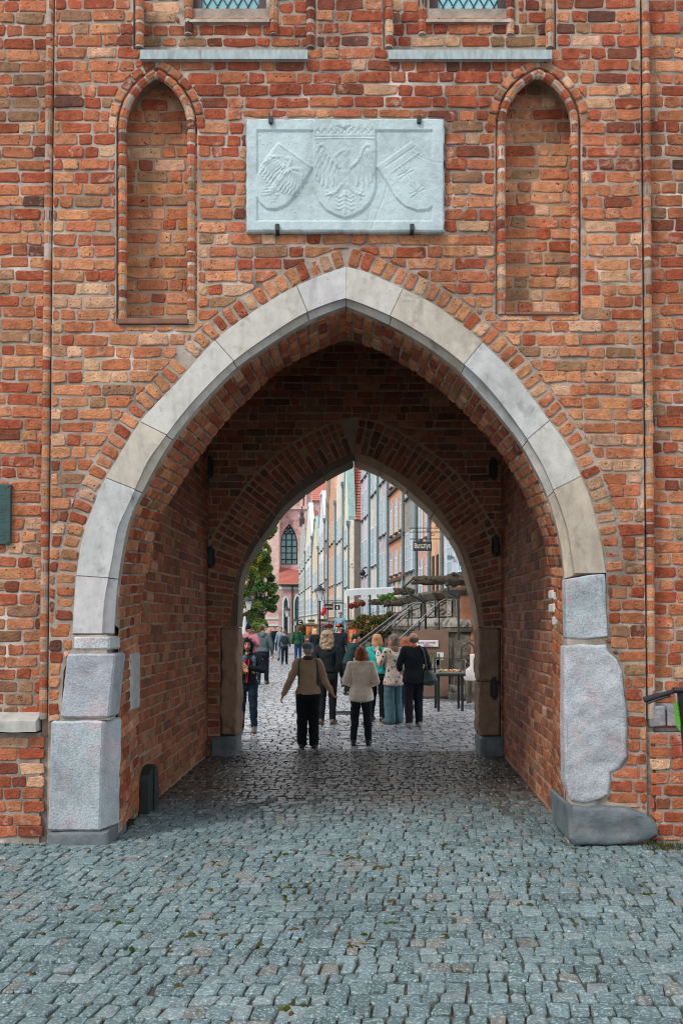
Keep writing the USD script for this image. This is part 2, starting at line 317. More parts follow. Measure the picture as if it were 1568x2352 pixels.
TOPZ = uv((800, -40), D)[0, 1]
ring = []
for c, s in ((c_lo, 1), (c_ro, -1)):
    t = np.gradient(c, axis=0); t /= np.linalg.norm(t, axis=1, keepdims=True)
    ring.append(c + s * np.stack([-t[:, 1], t[:, 0]], 1) * 0.178)
ring_poly = Polygon(np.vstack([[(c_lo[0, 0] - .178, 1.9)], ring[0], ring[1][::-1], [(c_ro[0, 0] + .178, 2.45)]])).buffer(0)
bay = sbox(XL, -0.05, XR, TOPZ)
front_poly = bay.difference(unary_union([gap_open, *niche_hole.values(), *win_hole.values()]))
brick_region = bay.difference(unary_union([gap_open, ring_poly.intersection(sbox(-4, 1.95, 4, 9)), *niche_clear.values(), *win_hole.values(), plaque_poly.buffer(0.004), *[p.buffer(.016) for p in stone_polys.values()], *sill_polys.values(), *nsill.values()]))

# ------------------------------------------------------------------ bricks
PAL = [(srgb(182, 108, 78), .34), (srgb(198, 132, 98), .24), (srgb(164, 82, 58), .17), (srgb(132, 72, 56), .06), (srgb(208, 158, 130), .10), (srgb(104, 66, 56), .012), (srgb(156, 114, 88), .07)]
PC, PW = np.array([p[0] for p in PAL]), np.array([p[1] for p in PAL])
def tone(u, z, rng, kind='front'):
    w = PW.copy()
    if kind == 'front':
        if z > 6.1: w *= (.8, .3, 2.0, 2.2, .5, 2.2, .8)
        elif z > 3.0 and z < 4.9: w *= (1.1, 2.2, .45, .35, 1.9, .5, 1.0)
        elif z < 1.5: w *= (1.0, .5, 1.9, 1.5, .7, .8, .6)
        if abs(u) > 2.0 and z > 4.9: w *= (1.1, 1.5, .9, .6, 1.5, .6, .8)
    elif kind == 'side':
        w *= (1.0, .8, 1.1, 1.3, .5, 1.2, 2.2)
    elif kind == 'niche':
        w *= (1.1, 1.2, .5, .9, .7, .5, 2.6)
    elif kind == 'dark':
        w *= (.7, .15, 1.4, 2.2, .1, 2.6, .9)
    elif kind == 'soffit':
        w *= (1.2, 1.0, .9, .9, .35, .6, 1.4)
    c = PC[rng.choice(len(PC), p=w / w.sum())]
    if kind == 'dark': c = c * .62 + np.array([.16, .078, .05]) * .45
    return np.clip(c * (rng.uniform(.82, 1.15)) * (1 + rng.normal(0, .025, 3)) * np.array([.80, .85, .80]), 0, 1)

def outline(poly, n=10, r=0.014, jit=0.003, rng=RNG):
    """rounded, slightly irregular ring of about n points round a polygon"""
    q = poly.buffer(-r, join_style=2)
    q = q.buffer(r, quad_segs=1) if not q.is_empty and q.area > 0 else poly
    if q.geom_type != 'Polygon': q = max(q.geoms, key=lambda g: g.area)
    p = np.array(q.exterior.coords)[:-1]
    if not q.exterior.is_ccw: p = p[::-1]
    tol = 0.003
    while len(p) > n + 2 and tol < .05:
        s = q.simplify(tol); p2 = np.array(s.exterior.coords)[:-1]
        if not s.exterior.is_ccw: p2 = p2[::-1]
        p = p2; tol *= 1.5
    e = np.linalg.norm(np.roll(p, -1, 0) - p, axis=1)
    while len(p) < n:
        k = int(np.argmax(e)); m = (p[k] + p[(k + 1) % len(p)]) / 2
        p = np.insert(p, k + 1, m, 0); e = np.linalg.norm(np.roll(p, -1, 0) - p, axis=1)
    return p + rng.normal(0, jit, p.shape)
def block(p, h, bev, rng, base=-0.012, dome=0.0, rough=0.0009):
    """brick over the ring p: (u, v, w) vertices and triangles"""
    n = len(p); lo, hi = p.min(0), p.max(0); c = (lo + hi) / 2; ext = np.maximum(hi - lo, 1e-3)
    s = np.maximum(1 - 2 * bev / ext, .45)
    q = c + (p - c) * s
    w1 = h - bev * .55 + rng.normal(0, rough, n); w2 = h + rng.normal(0, rough, n)
    V = np.vstack([np.c_[p, np.full(n, base)], np.c_[p, w1], np.c_[q, w2], [[*q.mean(0), h + dome + rng.normal(0, rough)]]])
    i = np.arange(n); j = (i + 1) % n
    f = [np.c_[i, j, n + j], np.c_[i, n + j, n + i], np.c_[n + i, n + j, 2 * n + j], np.c_[n + i, 2 * n + j, 2 * n + i], np.c_[2 * n + i, 2 * n + j, np.full(n, 3 * n)]]
    return V, np.vstack(f)
def plane_map(Y): return lambda q: np.stack([q[:, 0], Y - q[:, 2], q[:, 1]], 1)
def courses(region, rng, ch=0.1165, joint=0.020, hj=0.016, st=0.272, hd=0.128, amin=0.0011, wob=0.006, phase=0.0):
    """bricks of a coursed wall clipped to the region; list of polygons"""
    out = []
    x0, z0, x1, z1 = region.bounds
    prep = shapely.prepared.prep(region)
    k0 = int(math.floor(z0 / ch)) - 1
    for k in range(k0, int(z1 / ch) + 2):
        r2 = np.random.default_rng(1000 + k + int(phase * 977))
        za, zb = k * ch + joint / 2 + (phase * .013) % ch, (k + 1) * ch - joint / 2 + (phase * .013) % ch
        x = x0 - r2.uniform(0, .4); odd = k % 2
        a, b = r2.uniform(0, 6.28, 2)
        while x < x1:
            odd += 1
            L = (st if odd % 2 else hd) * r2.uniform(.9, 1.1)
            if r2.random() < .18: L = st * r2.uniform(.93, 1.1)
            d = wob * math.sin(x * 1.7 + a) + wob * .6 * math.sin(x * 4.1 + b)
            p = Polygon([(x, za + d + r2.normal(0, .0025)), (x + L, za + d + r2.normal(0, .0025)), (x + L, zb + d + r2.normal(0, .003)), (x, zb + d + r2.normal(0, .003))])
            x += L + hj * r2.uniform(.7, 1.4)
            if not prep.intersects(p): continue
            if not prep.contains(p):
                p = p.intersection(region.buffer(-.006))
                if p.is_empty: continue
                if p.geom_type != 'Polygon':
                    ps = [g for g in getattr(p, 'geoms', []) if g.geom_type == 'Polygon']
                    if not ps: continue
                    p = max(ps, key=lambda g: g.area)
                if p.area < amin: continue
                w, hh = np.ptp(np.array(p.exterior.coords), axis=0)
                if min(w, hh) < .022: continue
            out.append(p)
    return out
def lay(polys, fmap, parent, rng, name='brick', kind='front', limit=300, mat='brick', h=0.0095, n=10, hvar=0.0028, bev=0.007, zc=None, jit=0.0042, shown=None, tint=None, rest='brickwork'):
    """the polygons as bricks: the largest `limit` of them parts of their own, the rest one part"""
    items = []
    for p in polys:
        c = p.centroid
        o = outline(p, n=n, rng=rng, jit=jit)
        V, f = block(o, max(.003, h + rng.normal(0, hvar)), bev * rng.uniform(.8, 1.5), rng)
        W = fmap(V)
        t = tone(c.x, c.y if zc is None else zc(c), rng, kind) if tint is None else tint(c, rng)
        items.append((p.area * (1.0 if shown is None or shown(W) else 0.0), W, f, t))
    order = sorted(range(len(items)), key=lambda i: -items[i][0])
    bag = Bag()
    for rank, i in enumerate(order):
        a, W, f, t = items[i]
        if rank < limit and a > 0: mesh(name, W, f, M[mat], parent, tint=t)
        else: bag.add(W, f, t)
    bag.put(rest, M[mat], parent, kind='stuff')
def in_view(W):
    c = W.mean(0); d = c - (0, 0, EYE); zc = d[1] * _ct + d[2] * _st; yc = -d[1] * _st + d[2] * _ct
    x, y = XP + F * d[0] / zc, YP - F * yc / zc
    return 0 < x < 1568 and 0 < y < 2352

# ------------------------------------------------------------------ the gate
gate = thing('brick_gatehouse', 'red brick gatehouse with a pointed archway edged in pale stone and two blind niches', 'gatehouse', (0, D, 0))
fw = mesh('front_wall', *extrude(front_poly, D + .0, D2), M['mortar'], gate)
def _core_open():
    near = Polygon(np.vstack([[(-2.3, -.3)], c_lc, c_rc[::-1], [(1.885, -.3)]])).buffer(0)
    fl, fr_ = curve(uv([(317, 1850)] + L_FAR, D3)), curve(uv([(1266, 1830)] + R_FAR, D3))
    return near.union(Polygon(np.vstack([[(fl[0, 0], -.3)], fl, fr_[::-1], [(fr_[0, 0], -.3)]])).buffer(0)).buffer(.035)
back_poly = sbox(-3.3, -.05, 3.1, TOPZ + .6).difference(_core_open()).difference(unary_union(cant_boxes)).difference(unary_union(list(niche_hole.values())))
win_open_px = {'l': (438, 612), 'r': (985, 1165)}
win_open = {k: mpoly([(a, 24), (b, 24), (b, -120), (a, -120)], D2 + .02) for k, (a, b) in win_open_px.items()}
mesh('wall_core', *extrude(back_poly.difference(unary_union(list(win_open.values()))), D2 + .002, D3), M['grey_mortar'], gate)
lay(courses(brick_region.intersection(sbox(-3, 0, 3, TOPZ)), RNG), plane_map(D), fw, np.random.default_rng(3), shown=in_view)

# ring of bricks on edge round the stone arch
rg = np.random.default_rng(11)
ring_part = mesh('brick_arch', *extrude(ring_poly.difference(gap_open).difference(bay.buffer(-9)).intersection(sbox(-4, 1.9, 4, 1.91)), D + .004, D + .1), M['mortar'], gate)
for c, sgn in ((c_lo, 1), (c_ro, -1)):
    L = np.linalg.norm(np.diff(c, axis=0), axis=1); s = np.r_[0, np.cumsum(L)]
    nb = int(s[-1] / 0.108)
    tt = np.gradient(c, axis=0); tt /= np.linalg.norm(tt, axis=1, keepdims=True)
    nn = sgn * np.stack([-tt[:, 1], tt[:, 0]], 1)
    for k in range(nb):
        a, b = (k + .11 + rg.uniform(-.03, .03)) * s[-1] / nb, (k + .87 + rg.uniform(-.03, .03)) * s[-1] / nb
        P = lambda q: np.array([np.interp(q, s, c[:, 0]), np.interp(q, s, c[:, 1])]); N_ = lambda q: np.array([np.interp(q, s, nn[:, 0]), np.interp(q, s, nn[:, 1])])
        r0, r1 = .014 + rg.uniform(0, .005), .168 + rg.uniform(-.014, .008)
        quad = Polygon([P(a) + N_(a) * r0, P(b) + N_(b) * r0, P(b) + N_(b) * r1, P(a) + N_(a) * r1]).buffer(0)
        o = outline(quad, n=10, rng=rg, jit=.0045)
        V, f = block(o, .011 + rg.normal(0, .004), .011 * rg.uniform(.8, 1.4), rg)
        cz = quad.centroid
        mesh('arch_brick', plane_map(D)(V), f, M['brick'], ring_part, tint=tone(cz.x, 3.6 if rg.random() < .8 else 1, rg))

# pale arch stones, each a swept block with a hollow-chamfered inner edge
def along(c, f): return np.stack([np.interp(f, np.linspace(0, 1, len(c)), c[:, k]) for k in range(2)], -1)
def frac(c, px, Y):
    q = uv(px, Y)[0]; return np.argmin(np.linalg.norm(c - q, axis=1)) / (len(c) - 1)
stone_ring = Bag()
st_tint = {'blue': srgb(188, 192, 196, .86), 'grey': srgb(188, 187, 184, .86), 'lilac': srgb(189, 189, 194, .86), 'warm': srgb(188, 182, 174, .85), 'pale': srgb(191, 191, 190, .86), 'buff': srgb(187, 177, 165, .85)}
st_tint = {k: v * (1.0, .965, .915) for k, v in st_tint.items()}
def arch_stones(co, ci, cc, joints, tints, parent):
    fo = [0.0] + [frac(co, a, D) for a, b in joints] + [1.0]
    fi = [0.0] + [frac(ci, b, D) for a, b in joints] + [1.0]
    for k in range(len(fo) - 1):
        g = .0010
        to, ti = np.linspace(fo[k] + g * (k > 0), fo[k + 1] - g * (k < len(fo) - 2), 14), np.linspace(fi[k] + g * (k > 0), fi[k + 1] - g * (k < len(fo) - 2), 14)
        A, B_, C = along(co, to), along(ci, ti), along(cc, ti)
        pr = RNG.normal(0, .002)
        mid = (B_ * .55 + C * .45)
        rows = []
        for i in range(14):
            a, b, c = A[i], B_[i], C[i]
            e = (b - a) / np.linalg.norm(b - a)
            rows.append([(a[0], D2, a[1]), (a[0], D - .002 + pr, a[1]), (*(a + e * .006)[:1], D - .009 + pr, (a + e * .006)[1]), (b[0], D - .009 + pr, b[1]), (mid[i][0] + (a - b)[0] * .10, D + .055, mid[i][1] + (a - b)[1] * .10), (c[0], D + .098, c[1]), (c[0], D + .115, c[1]), (c[0] + (a - c)[0] * .12, D + .125, c[1] + (a - c)[1] * .12), (c[0] + (a - c)[0] * .12, D2, c[1] + (a - c)[1] * .12)])
        R = np.array(rows); m = R.shape[1]; V = R.reshape(-1, 3); f = []
        for i in range(13):
            for j in range(m):
                f.append([i * m + j, (i + 1) * m + j, (i + 1) * m + (j + 1) % m, i * m + (j + 1) % m])
        f = np.array(f); f = np.vstack([f[:, [0, 1, 2]], f[:, [0, 2, 3]]])
        for e0 in (0, 13):
            ce = len(V); V = np.vstack([V, R[e0].mean(0)])
            f = np.vstack([f, [[ce, e0 * m + j, e0 * m + (j + 1) % m] for j in range(m)]])
        mesh('arch_stone', V, f, M['limestone'], parent, tint=st_tint[tints[k]])
surround = mesh('stone_arch', *extrude(Polygon(np.vstack([c_lo + [(.002, 0)], (c_li + (c_lo - c_li) * .06)[::-1]])).buffer(0).union(Polygon(np.vstack([c_ro - [(.002, 0)], (c_ri + (c_ro - c_ri) * .06)[::-1]])).buffer(0)), D - .001, D + .03), M['limestone'], gate, tint=srgb(150, 144, 138, .85))
arch_stones(c_lo, c_li, c_lc, [((179, 1323), (250, 1330)), ((248, 1103), (316, 1122)), ((322, 968), (382, 1001)), ((497, 779), (534, 831)), ((681, 657), (709, 715))], ['lilac', 'blue', 'warm', 'pale', 'grey', 'lilac'], surround)
arch_stones(c_ro, c_ri, c_rc, [((1332, 1095), (1262, 1128)), ((1260, 965), (1208, 1006)), ((1106, 787), (1067, 838)), ((926, 664), (896, 725))], ['buff', 'pale', 'blue', 'warm', 'grey'], surround)

# granite blocks at the foot of the arch
def rough_block(name, poly, proud, depth, parent, mat, tint, label=None, side=0.0, seed=0, nz=0.012, bev=.02, sub=.03):
    """weathered stone block over an elevation outline: front face proud of the wall, worn edges"""
    rg = np.random.default_rng(seed)
    q = poly.buffer(-.015).buffer(.015, quad_segs=3)
    q = q.segmentize(sub * 2)
    ins = [(0.0, depth), (0.0, -proud + bev), (bev * .35, -proud + bev * .3), (bev * 1.2, -proud)]
    o = np.array(q.exterior.coords)[:-1]; c = o.mean(0)
    if not q.exterior.is_ccw: o = o[::-1]
    t = np.roll(o, -1, 0) - np.roll(o, 1, 0); t /= np.linalg.norm(t, axis=1, keepdims=True) + 1e-9
    nrm = np.stack([t[:, 1], -t[:, 0]], 1)
    V = []; n = len(o)
    for d, y in ins: V.append(np.c_[(o - nrm * d)[:, 0], np.full(n, D + y), (o - nrm * d)[:, 1]])
    V = np.vstack(V); i = np.arange(n); j = (i + 1) % n; f = []
    for k in range(len(ins) - 1): f += [np.c_[k * n + i, k * n + j, (k + 1) * n + j], np.c_[k * n + i, (k + 1) * n + j, (k + 1) * n + i]]
    inner = Polygon(V[-n:, [0, 2]]).buffer(0)
    x0, z0, x1, z1 = inner.bounds
    g = np.array([(x, z) for x in np.arange(x0, x1, sub) for z in np.arange(z0, z1, sub)]) + rg.normal(0, .004, (len(np.arange(x0, x1, sub)) * len(np.arange(z0, z1, sub)), 2))
    g = g[shapely.contains_xy(inner.buffer(-sub * .45), g[:, 0], g[:, 1])]
    from scipy.spatial import Delaunay
    ring2 = V[-n:, [0, 2]]; allp = np.vstack([ring2, g]); tri = Delaunay(allp).simplices
    cen = allp[tri].mean(1); tri = tri[shapely.contains_xy(inner.buffer(.001), cen[:, 0], cen[:, 1])]
    a, b, cc = allp[tri[:, 0]], allp[tri[:, 1]], allp[tri[:, 2]]
    flip = np.cross(b - a, cc - a) < 0; tri[flip] = tri[flip][:, [0, 2, 1]]
    base = 3 * n
    V = np.vstack([V, np.c_[g[:, 0], np.full(len(g), D - proud), g[:, 1]]])
    f.append(tri + base)
    f = np.vstack(f)
    dn = (meshkit.fbm(V * 7 + seed, 4, seed) - .5) * 2 * nz
    dn += (meshkit.fbm(V * 26 + seed, 3, seed) - .5) * nz * .8
    V[:, 1] -= np.where(np.arange(len(V)) >= n, dn, 0)
    V[n:, [0, 2]] += (meshkit.fbm(V[n:] * 9 + 30 + seed, 3)[:, None] - .5) * nz
    return mesh(name, V, f, M[mat], parent, tint=tint, smooth=40, label=label)
GT = srgb(172, 176, 184, .86)
jl = gate
sp = stone_polys
def widen(p, right): # the block's returning side inside the arch
    x0, z0, x1, z1 = p.bounds
    return p.union(sbox(right[0], z0 + .01, right[1], z1 - .005)).buffer(0)
def cant_block(name, xl, xr, xc, yt, yb, proud, tint, seed, label, skew=0.0):
    (u0, z1), (u1, z0) = uv((xl, yt), D)[0], uv((xr, yb), D)[0]; uc = -2.266
    plan = [(u0, D - proud), (u1, D - proud), (uc, D + .26), (uc - .09, D + .5), (u0, D + .5)]
    pts = np.array([(x + skew * (z == z1), y, z) for z in (z0, z1) for x, y in plan])
    pts = np.vstack([pts * 1.0]); c = pts.mean(0); big = hexa_round(pts, .018)
    t = big.subdivide_to_size(.045); v = np.array(t.vertices)
    n_ = (meshkit.fbm(v * 5 + seed, 5)[:, None] - .5) * .03 + (meshkit.fbm(v * 22 + seed, 3)[:, None] - .5) * .012
    d = v - c; d /= np.linalg.norm(d, axis=1, keepdims=True); v += d * n_ + np.array([0, 1, 0]) * n_ * .6
    mesh(name, v, t.faces, M['granite'], jl, tint=tint, smooth=28, label=label)
def hexa_round(pts, r):
    c = pts.mean(0); P = []
    for p in pts:
        for k in range(3):
            q = p.copy(); s_ = np.sign(c - p) * r; s_[k] = 0; P.append(q + s_)
    return trimesh.convex.convex_hull(np.array(P))
cant_block('jamb_stone', *[Z5(q, 0)[0] for q in (462, 690, 770)], Z5(0, 782)[1], Z5(0, 866)[1], .012, srgb(196, 202, 202, .86), 1, 'thin whitish stone slab at the springing of the arch')
cant_block('jamb_stone', *[Z5(q, 0)[0] for q in (388, 690, 768)], Z5(0, 890)[1], Z5(0, 1291)[1], .03, GT, 2, 'pinkish blue granite block on the left jamb', .055)
cant_block('jamb_stone', *[Z5(q, 0)[0] for q in (316, 638, 748)], Z5(0, 1311)[1], Z5(0, 1998)[1], .045, srgb(172, 182, 186, .86), 3, 'tall grey granite block at the foot of the left jamb', .02)
rough_block('jamb_stone', sp['r_panel'], .012, .12, jl, 'granite', srgb(180, 190, 193, .86), seed=4, nz=.009, bev=.012, label='square speckled granite block on the right jamb')
rough_block('jamb_stone', sp['boulder'], .035, .12, jl, 'granite', srgb(180, 183, 188, .86), seed=5, nz=.026, bev=.022, label='large irregular granite boulder on the right jamb')
rough_block('plinth_stone', sp['r_plinth'], .10, .55, jl, 'dark_stone', None, seed=6, nz=.03, bev=.03, label='long dark stone lying under the right jamb')
rough_block('plinth_stone', sp['l_plinth'], .05, .55, jl, 'dark_stone', None, seed=7, nz=.012, bev=.03, label='low dark stone under the left jamb')

# soffit of the front arch: bricks on the ruled surface between the near and the far edge
def soffit(near_px, far_px, foot_near, foot_far, side, cut=0.0):
    near = curve(uv([foot_near] + near_px, D + .1), 260)
    far = curve(uv([foot_far] + far_px, D3), 260)
    n3, f3 = np.c_[near[:, 0], np.full(260, D + .1), near[:, 1]], np.c_[far[:, 0], np.full(260, D3), far[:, 1]]
    s = np.r_[0, np.cumsum(np.linalg.norm(np.diff(n3, axis=0), axis=1))]
    dt = np.gradient(n3, axis=0); dn = f3 - n3
    nor = np.cross(dt, dn) * side; nor /= np.linalg.norm(nor, axis=1, keepdims=True)
    DEP = D3 - D - .1
    def fmap(q):
        ss, dd = np.clip(q[:, 0], 0, s[-1]), q[:, 1] / DEP
        P = lambda A: np.stack([np.interp(ss, s, A[:, k]) for k in range(3)], 1)
        return P(n3) * (1 - dd)[:, None] + P(f3) * dd[:, None] + P(nor) * q[:, 2:3]
    st0 = lambda a: .165 if a < cut else 0.0
    g = np.array([(a, max(b, st0(a)) if b < DEP else b, 0.0) for a in np.linspace(0, s[-1], 120) for b in (0, .05, DEP)])
    V = fmap(g); f = np.array([[i * 3 + j, i * 3 + j + 1, (i + 1) * 3 + j + 1, (i + 1) * 3 + j] for i in range(119) for j in range(2)])
    m = mesh('soffit', V, f, M['mortar'], gate)
    rg = np.random.default_rng(21 + side); polys = []; k = 0; a = 0.0
    while a < s[-1] - .05:
        w = .107 * rg.uniform(.93, 1.07); d = .19 if a < cut else .10; odd = k % 2
        while d < DEP - .01:
            l = (.25 if odd else .12) * rg.uniform(.92, 1.08); odd = 1 - odd
            e = min(d + l, DEP + .004)
            if DEP - e < .07: e = DEP + .004
            if e - d > .05: polys.append(Polygon([(a + .010, d), (a + w - .010, d), (a + w - .010, e), (a + .010, e)]))
            d = e + .018
        a += w; k += 1
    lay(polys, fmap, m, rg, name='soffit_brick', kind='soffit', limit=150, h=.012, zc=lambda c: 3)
soffit(L_CH, L_FAR, (262, 1930), (317, 1850), -1, 1.97)
soffit(R_CH, R_FAR, (1297, 1900), (1266, 1830), 1)
# ends of the front block either side, closing the step to the passage walls
# passage: side walls, ceiling, rear wall
PXL0, PXL1, PXR0, PXR1, CEIL = -2.33, -2.325, 1.985, 2.15, 6.25
def passage_wall(x0, x1, side, name):
    w = .5 * side
    V = np.array([[x0, D3 + .002, -.05], [x1, DR + .6, -.05], [x1 + w, DR + .6, -.05], [x0 + w, D3 + .002, -.05]]); V = np.vstack([V, V + [0, 0, CEIL + .05]])
    m = mesh(name, V, BOXF, M['grey_mortar'], gate)
    def fmap(q): return np.stack([x0 + (x1 - x0) * (q[:, 0] - D3) / (DR + .6 - D3) - side * q[:, 2], q[:, 0], q[:, 1]], 1)
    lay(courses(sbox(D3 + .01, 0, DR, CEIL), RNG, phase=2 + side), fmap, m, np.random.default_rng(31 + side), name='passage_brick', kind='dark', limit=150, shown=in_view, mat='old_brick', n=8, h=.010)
    return m
pl = passage_wall(PXL0, PXL1, -1, 'passage_wall')
passage_wall(PXR0, PXR1, 1, 'passage_wall')
mesh('ceiling', boxv((-2.9, D3, CEIL), (2.7, DR + .6, CEIL + .3)), BOXF, M['grey_mortar'], gate)
# rear wall with its own pointed arch
b_opl, b_upl, b_opr, b_upr = (curve(uv(p, DR)) for p in (B_OPL, B_UPL, B_OPR, B_UPR))
jl_x, jr_x = uv((505, 1600), DR)[0, 0], uv((1150, 1600), DR)[0, 0]
jz = uv((500, 1442), DR)[0, 1]
rear_open = Polygon(np.vstack([[(b_upl[0, 0], -.3)], b_upl, b_upr[::-1], [(b_upr[0, 0], -.3)]])).buffer(0)
rear_poly = sbox(-3.3, -.05, 3.1, 8.6).difference(rear_open).difference(sbox(jl_x, -.3, b_upl[0, 0] + .05, jz)).difference(sbox(b_upr[0, 0] - .05, -.3, jr_x, jz))
rw = mesh('rear_wall', *extrude(rear_poly, DR, DR + .6), M['grey_mortar'], gate)
rr = []
for c, s in ((b_upl, 1), (b_upr, -1)):
    t = np.gradient(c, axis=0); t /= np.linalg.norm(t, axis=1, keepdims=True)
    rr.append(c + s * np.stack([-t[:, 1], t[:, 0]], 1) * .56)
rring = Polygon(np.vstack([[(rr[0][0, 0], jz)], rr[0], rr[1][::-1], [(rr[1][0, 0], jz)]])).buffer(0)
reg = sbox(-2.33, 0, 2.16, CEIL).intersection(rear_poly).difference(rring)
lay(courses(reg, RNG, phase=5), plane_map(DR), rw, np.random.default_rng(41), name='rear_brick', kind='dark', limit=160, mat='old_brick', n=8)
rg = np.random.default_rng(43); polys = []
for c, sgn in ((b_upl, 1), (b_upr, -1)):
    s = np.r_[0, np.cumsum(np.linalg.norm(np.diff(c, axis=0), axis=1))]; tt = np.gradient(c, axis=0); tt /= np.linalg.norm(tt, axis=1, keepdims=True); nn = sgn * np.stack([-tt[:, 1], tt[:, 0]], 1)
    P = lambda q: np.array([np.interp(q, s, c[:, 0]), np.interp(q, s, c[:, 1])]); N_ = lambda q: np.array([np.interp(q, s, nn[:, 0]), np.interp(q, s, nn[:, 1])])
    nb = int(s[-1] / .094)
    for k in range(nb):
        a, b = (k + .1) * s[-1] / nb, (k + .86) * s[-1] / nb
        for r0, r1 in ([(.012, .27), (.29, .40), (.42, .53)] if k % 2 else [(.012, .13), (.15, .41), (.43, .53)]):
            r0 += rg.uniform(-.008, .008) * (r0 > .02); r1 += rg.uniform(-.008, .008)
            polys.append(Polygon([P(a) + N_(a) * r0, P(b) + N_(b) * r0, P(b) + N_(b) * r1, P(a) + N_(a) * r1]).buffer(0))
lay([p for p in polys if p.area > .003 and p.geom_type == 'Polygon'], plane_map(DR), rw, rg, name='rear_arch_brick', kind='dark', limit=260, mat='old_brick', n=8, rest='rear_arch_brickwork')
# stones lining the rear arch
rg = np.random.default_rng(47)
for co, ci, rt_ in ((b_upl, b_opl, srgb(118, 104, 90, .8)), (b_upr, b_opr, srgb(176, 150, 126, .85))):
    mesh('rear_arch_core', *extrude(Polygon(np.vstack([co, (ci + (co - ci) * .12)[::-1]])).buffer(0), DR + .0, DR + .56), M['grey_mortar'], rw)
    e = np.linspace(0, 1, 8) + np.r_[0, rg.uniform(-.02, .02, 6), 0]
    for k in range(7):
        t = np.linspace(e[k] + .003, e[k + 1] - .003, 8)
        A, B_ = along(co, t), along(ci, t)
        p = Polygon(np.vstack([A, B_[::-1]])).buffer(0)
        if p.geom_type != 'Polygon': p = max(p.geoms, key=lambda g: g.area)
        mesh('rear_arch_stone', *extrude(p, DR - .02, DR + .58), M['limestone'], rw, tint=rt_ * rg.uniform(.85, 1.1))
def jamb(xa, xb, ya, yb, seed, n=3):
    (u0, z1), (u1, z0) = uv((xa, ya), DR)[0], uv((xb, yb), DR)[0]
    zz = np.linspace(z0, z1, n + 1)
    for k in range(n):
        b = rbox((u0, DR - .03, zz[k] + .004), (u1, DR + .58, zz[k + 1] - .004), .025).subdivide_to_size(.09)
        v = np.array(b.vertices); v += (meshkit.fbm(v * 6 + seed, 4)[:, None] - .5) * .09
        mesh('rear_jamb_stone', v, b.faces, M['limestone'], rw, tint=srgb(150, 124, 104, .8) * np.random.default_rng(seed + k).uniform(.7, 1.05), smooth=35)
jamb(508, 545, 1442, 1690, 50, 1); jamb(1099, 1148, 1442, 1690, 55, 2)
for xa, xb, sd in ((484, 543, 61), (1101, 1158, 62)):
    (u0, z1), (u1, z0) = uv((xa, 1691), DR)[0], uv((xb, 1728), DR)[0]
    b = rbox((u0, DR - .12, -.05), (u1, DR + .6, z1), .04).subdivide_to_size(.09); v = np.array(b.vertices); v += (meshkit.fbm(v * 6 + sd, 4)[:, None] - .5) * .04
    mesh('rear_plinth_stone', v, b.faces, M['dark_stone'], rw, smooth=35)
# old iron gate hinges on the rear wall
for x, y in ((484, 1075), (486, 1280), (1130, 1078), (1136, 1255), (1132, 1580)):
    p = at(x, y, DR)[...]; 
    b = Bag(); b.addm(rbox(p + (-.05, -.11, -.13), p + (.05, .02, .13), .015)); b.add(*tube([p + (0, -.075, -.17), p + (0, -.075, .17)], .028, 8))
    b.put('hinge_pin', M['iron'], rw)
# outer corner rolls, one moulded brick per course over a mortar core
def roll_col(cx, r, z0, z1, rg, parent, name='roll_brick'):
    core = tube([(cx, D + .03, z0), (cx, D + .03, z1)], r * .93, 14); k = int(z0 / .1165)
    mesh('roll_core', *core, M['mortar'], parent)
    while (k + 1) * .1165 < z1:
        za, zb = k * .1165 + .012 + rg.normal(0, .003), (k + 1) * .1165 - .012 + rg.normal(0, .002); k += 1
        if za < z0: continue
        d = rg.normal(0, .002, 2); rr = r * rg.uniform(.98, 1.05)
        V, f = tube([(cx + d[0], D + .03 + d[1], za), (cx + d[0], D + .03 + d[1], za + .006), (cx + d[0], D + .03 + d[1], zb - .006), (cx + d[0], D + .03 + d[1], zb)], [rr * .9, rr, rr, rr * .9], 10, caps=False)
        mesh(name, V, f, M['brick'], parent, tint=tone(cx, (za + zb) / 2, rg))
corner = mesh('corner_moulding', boxv((XL - .075, D + .055, .9), (XL - .0, D2, TOPZ)), BOXF, M['grey_mortar'], gate); corner2 = mesh('corner_moulding', boxv((XR, D + .055, 1.0), (XR + .085, D2, TOPZ)), BOXF, M['grey_mortar'], gate)
rg = np.random.default_rng(71)
roll_col(XL - .055, .037, 1.12, TOPZ, rg, corner); roll_col(XR + .058, .038, 1.12, TOPZ, rg, corner2)
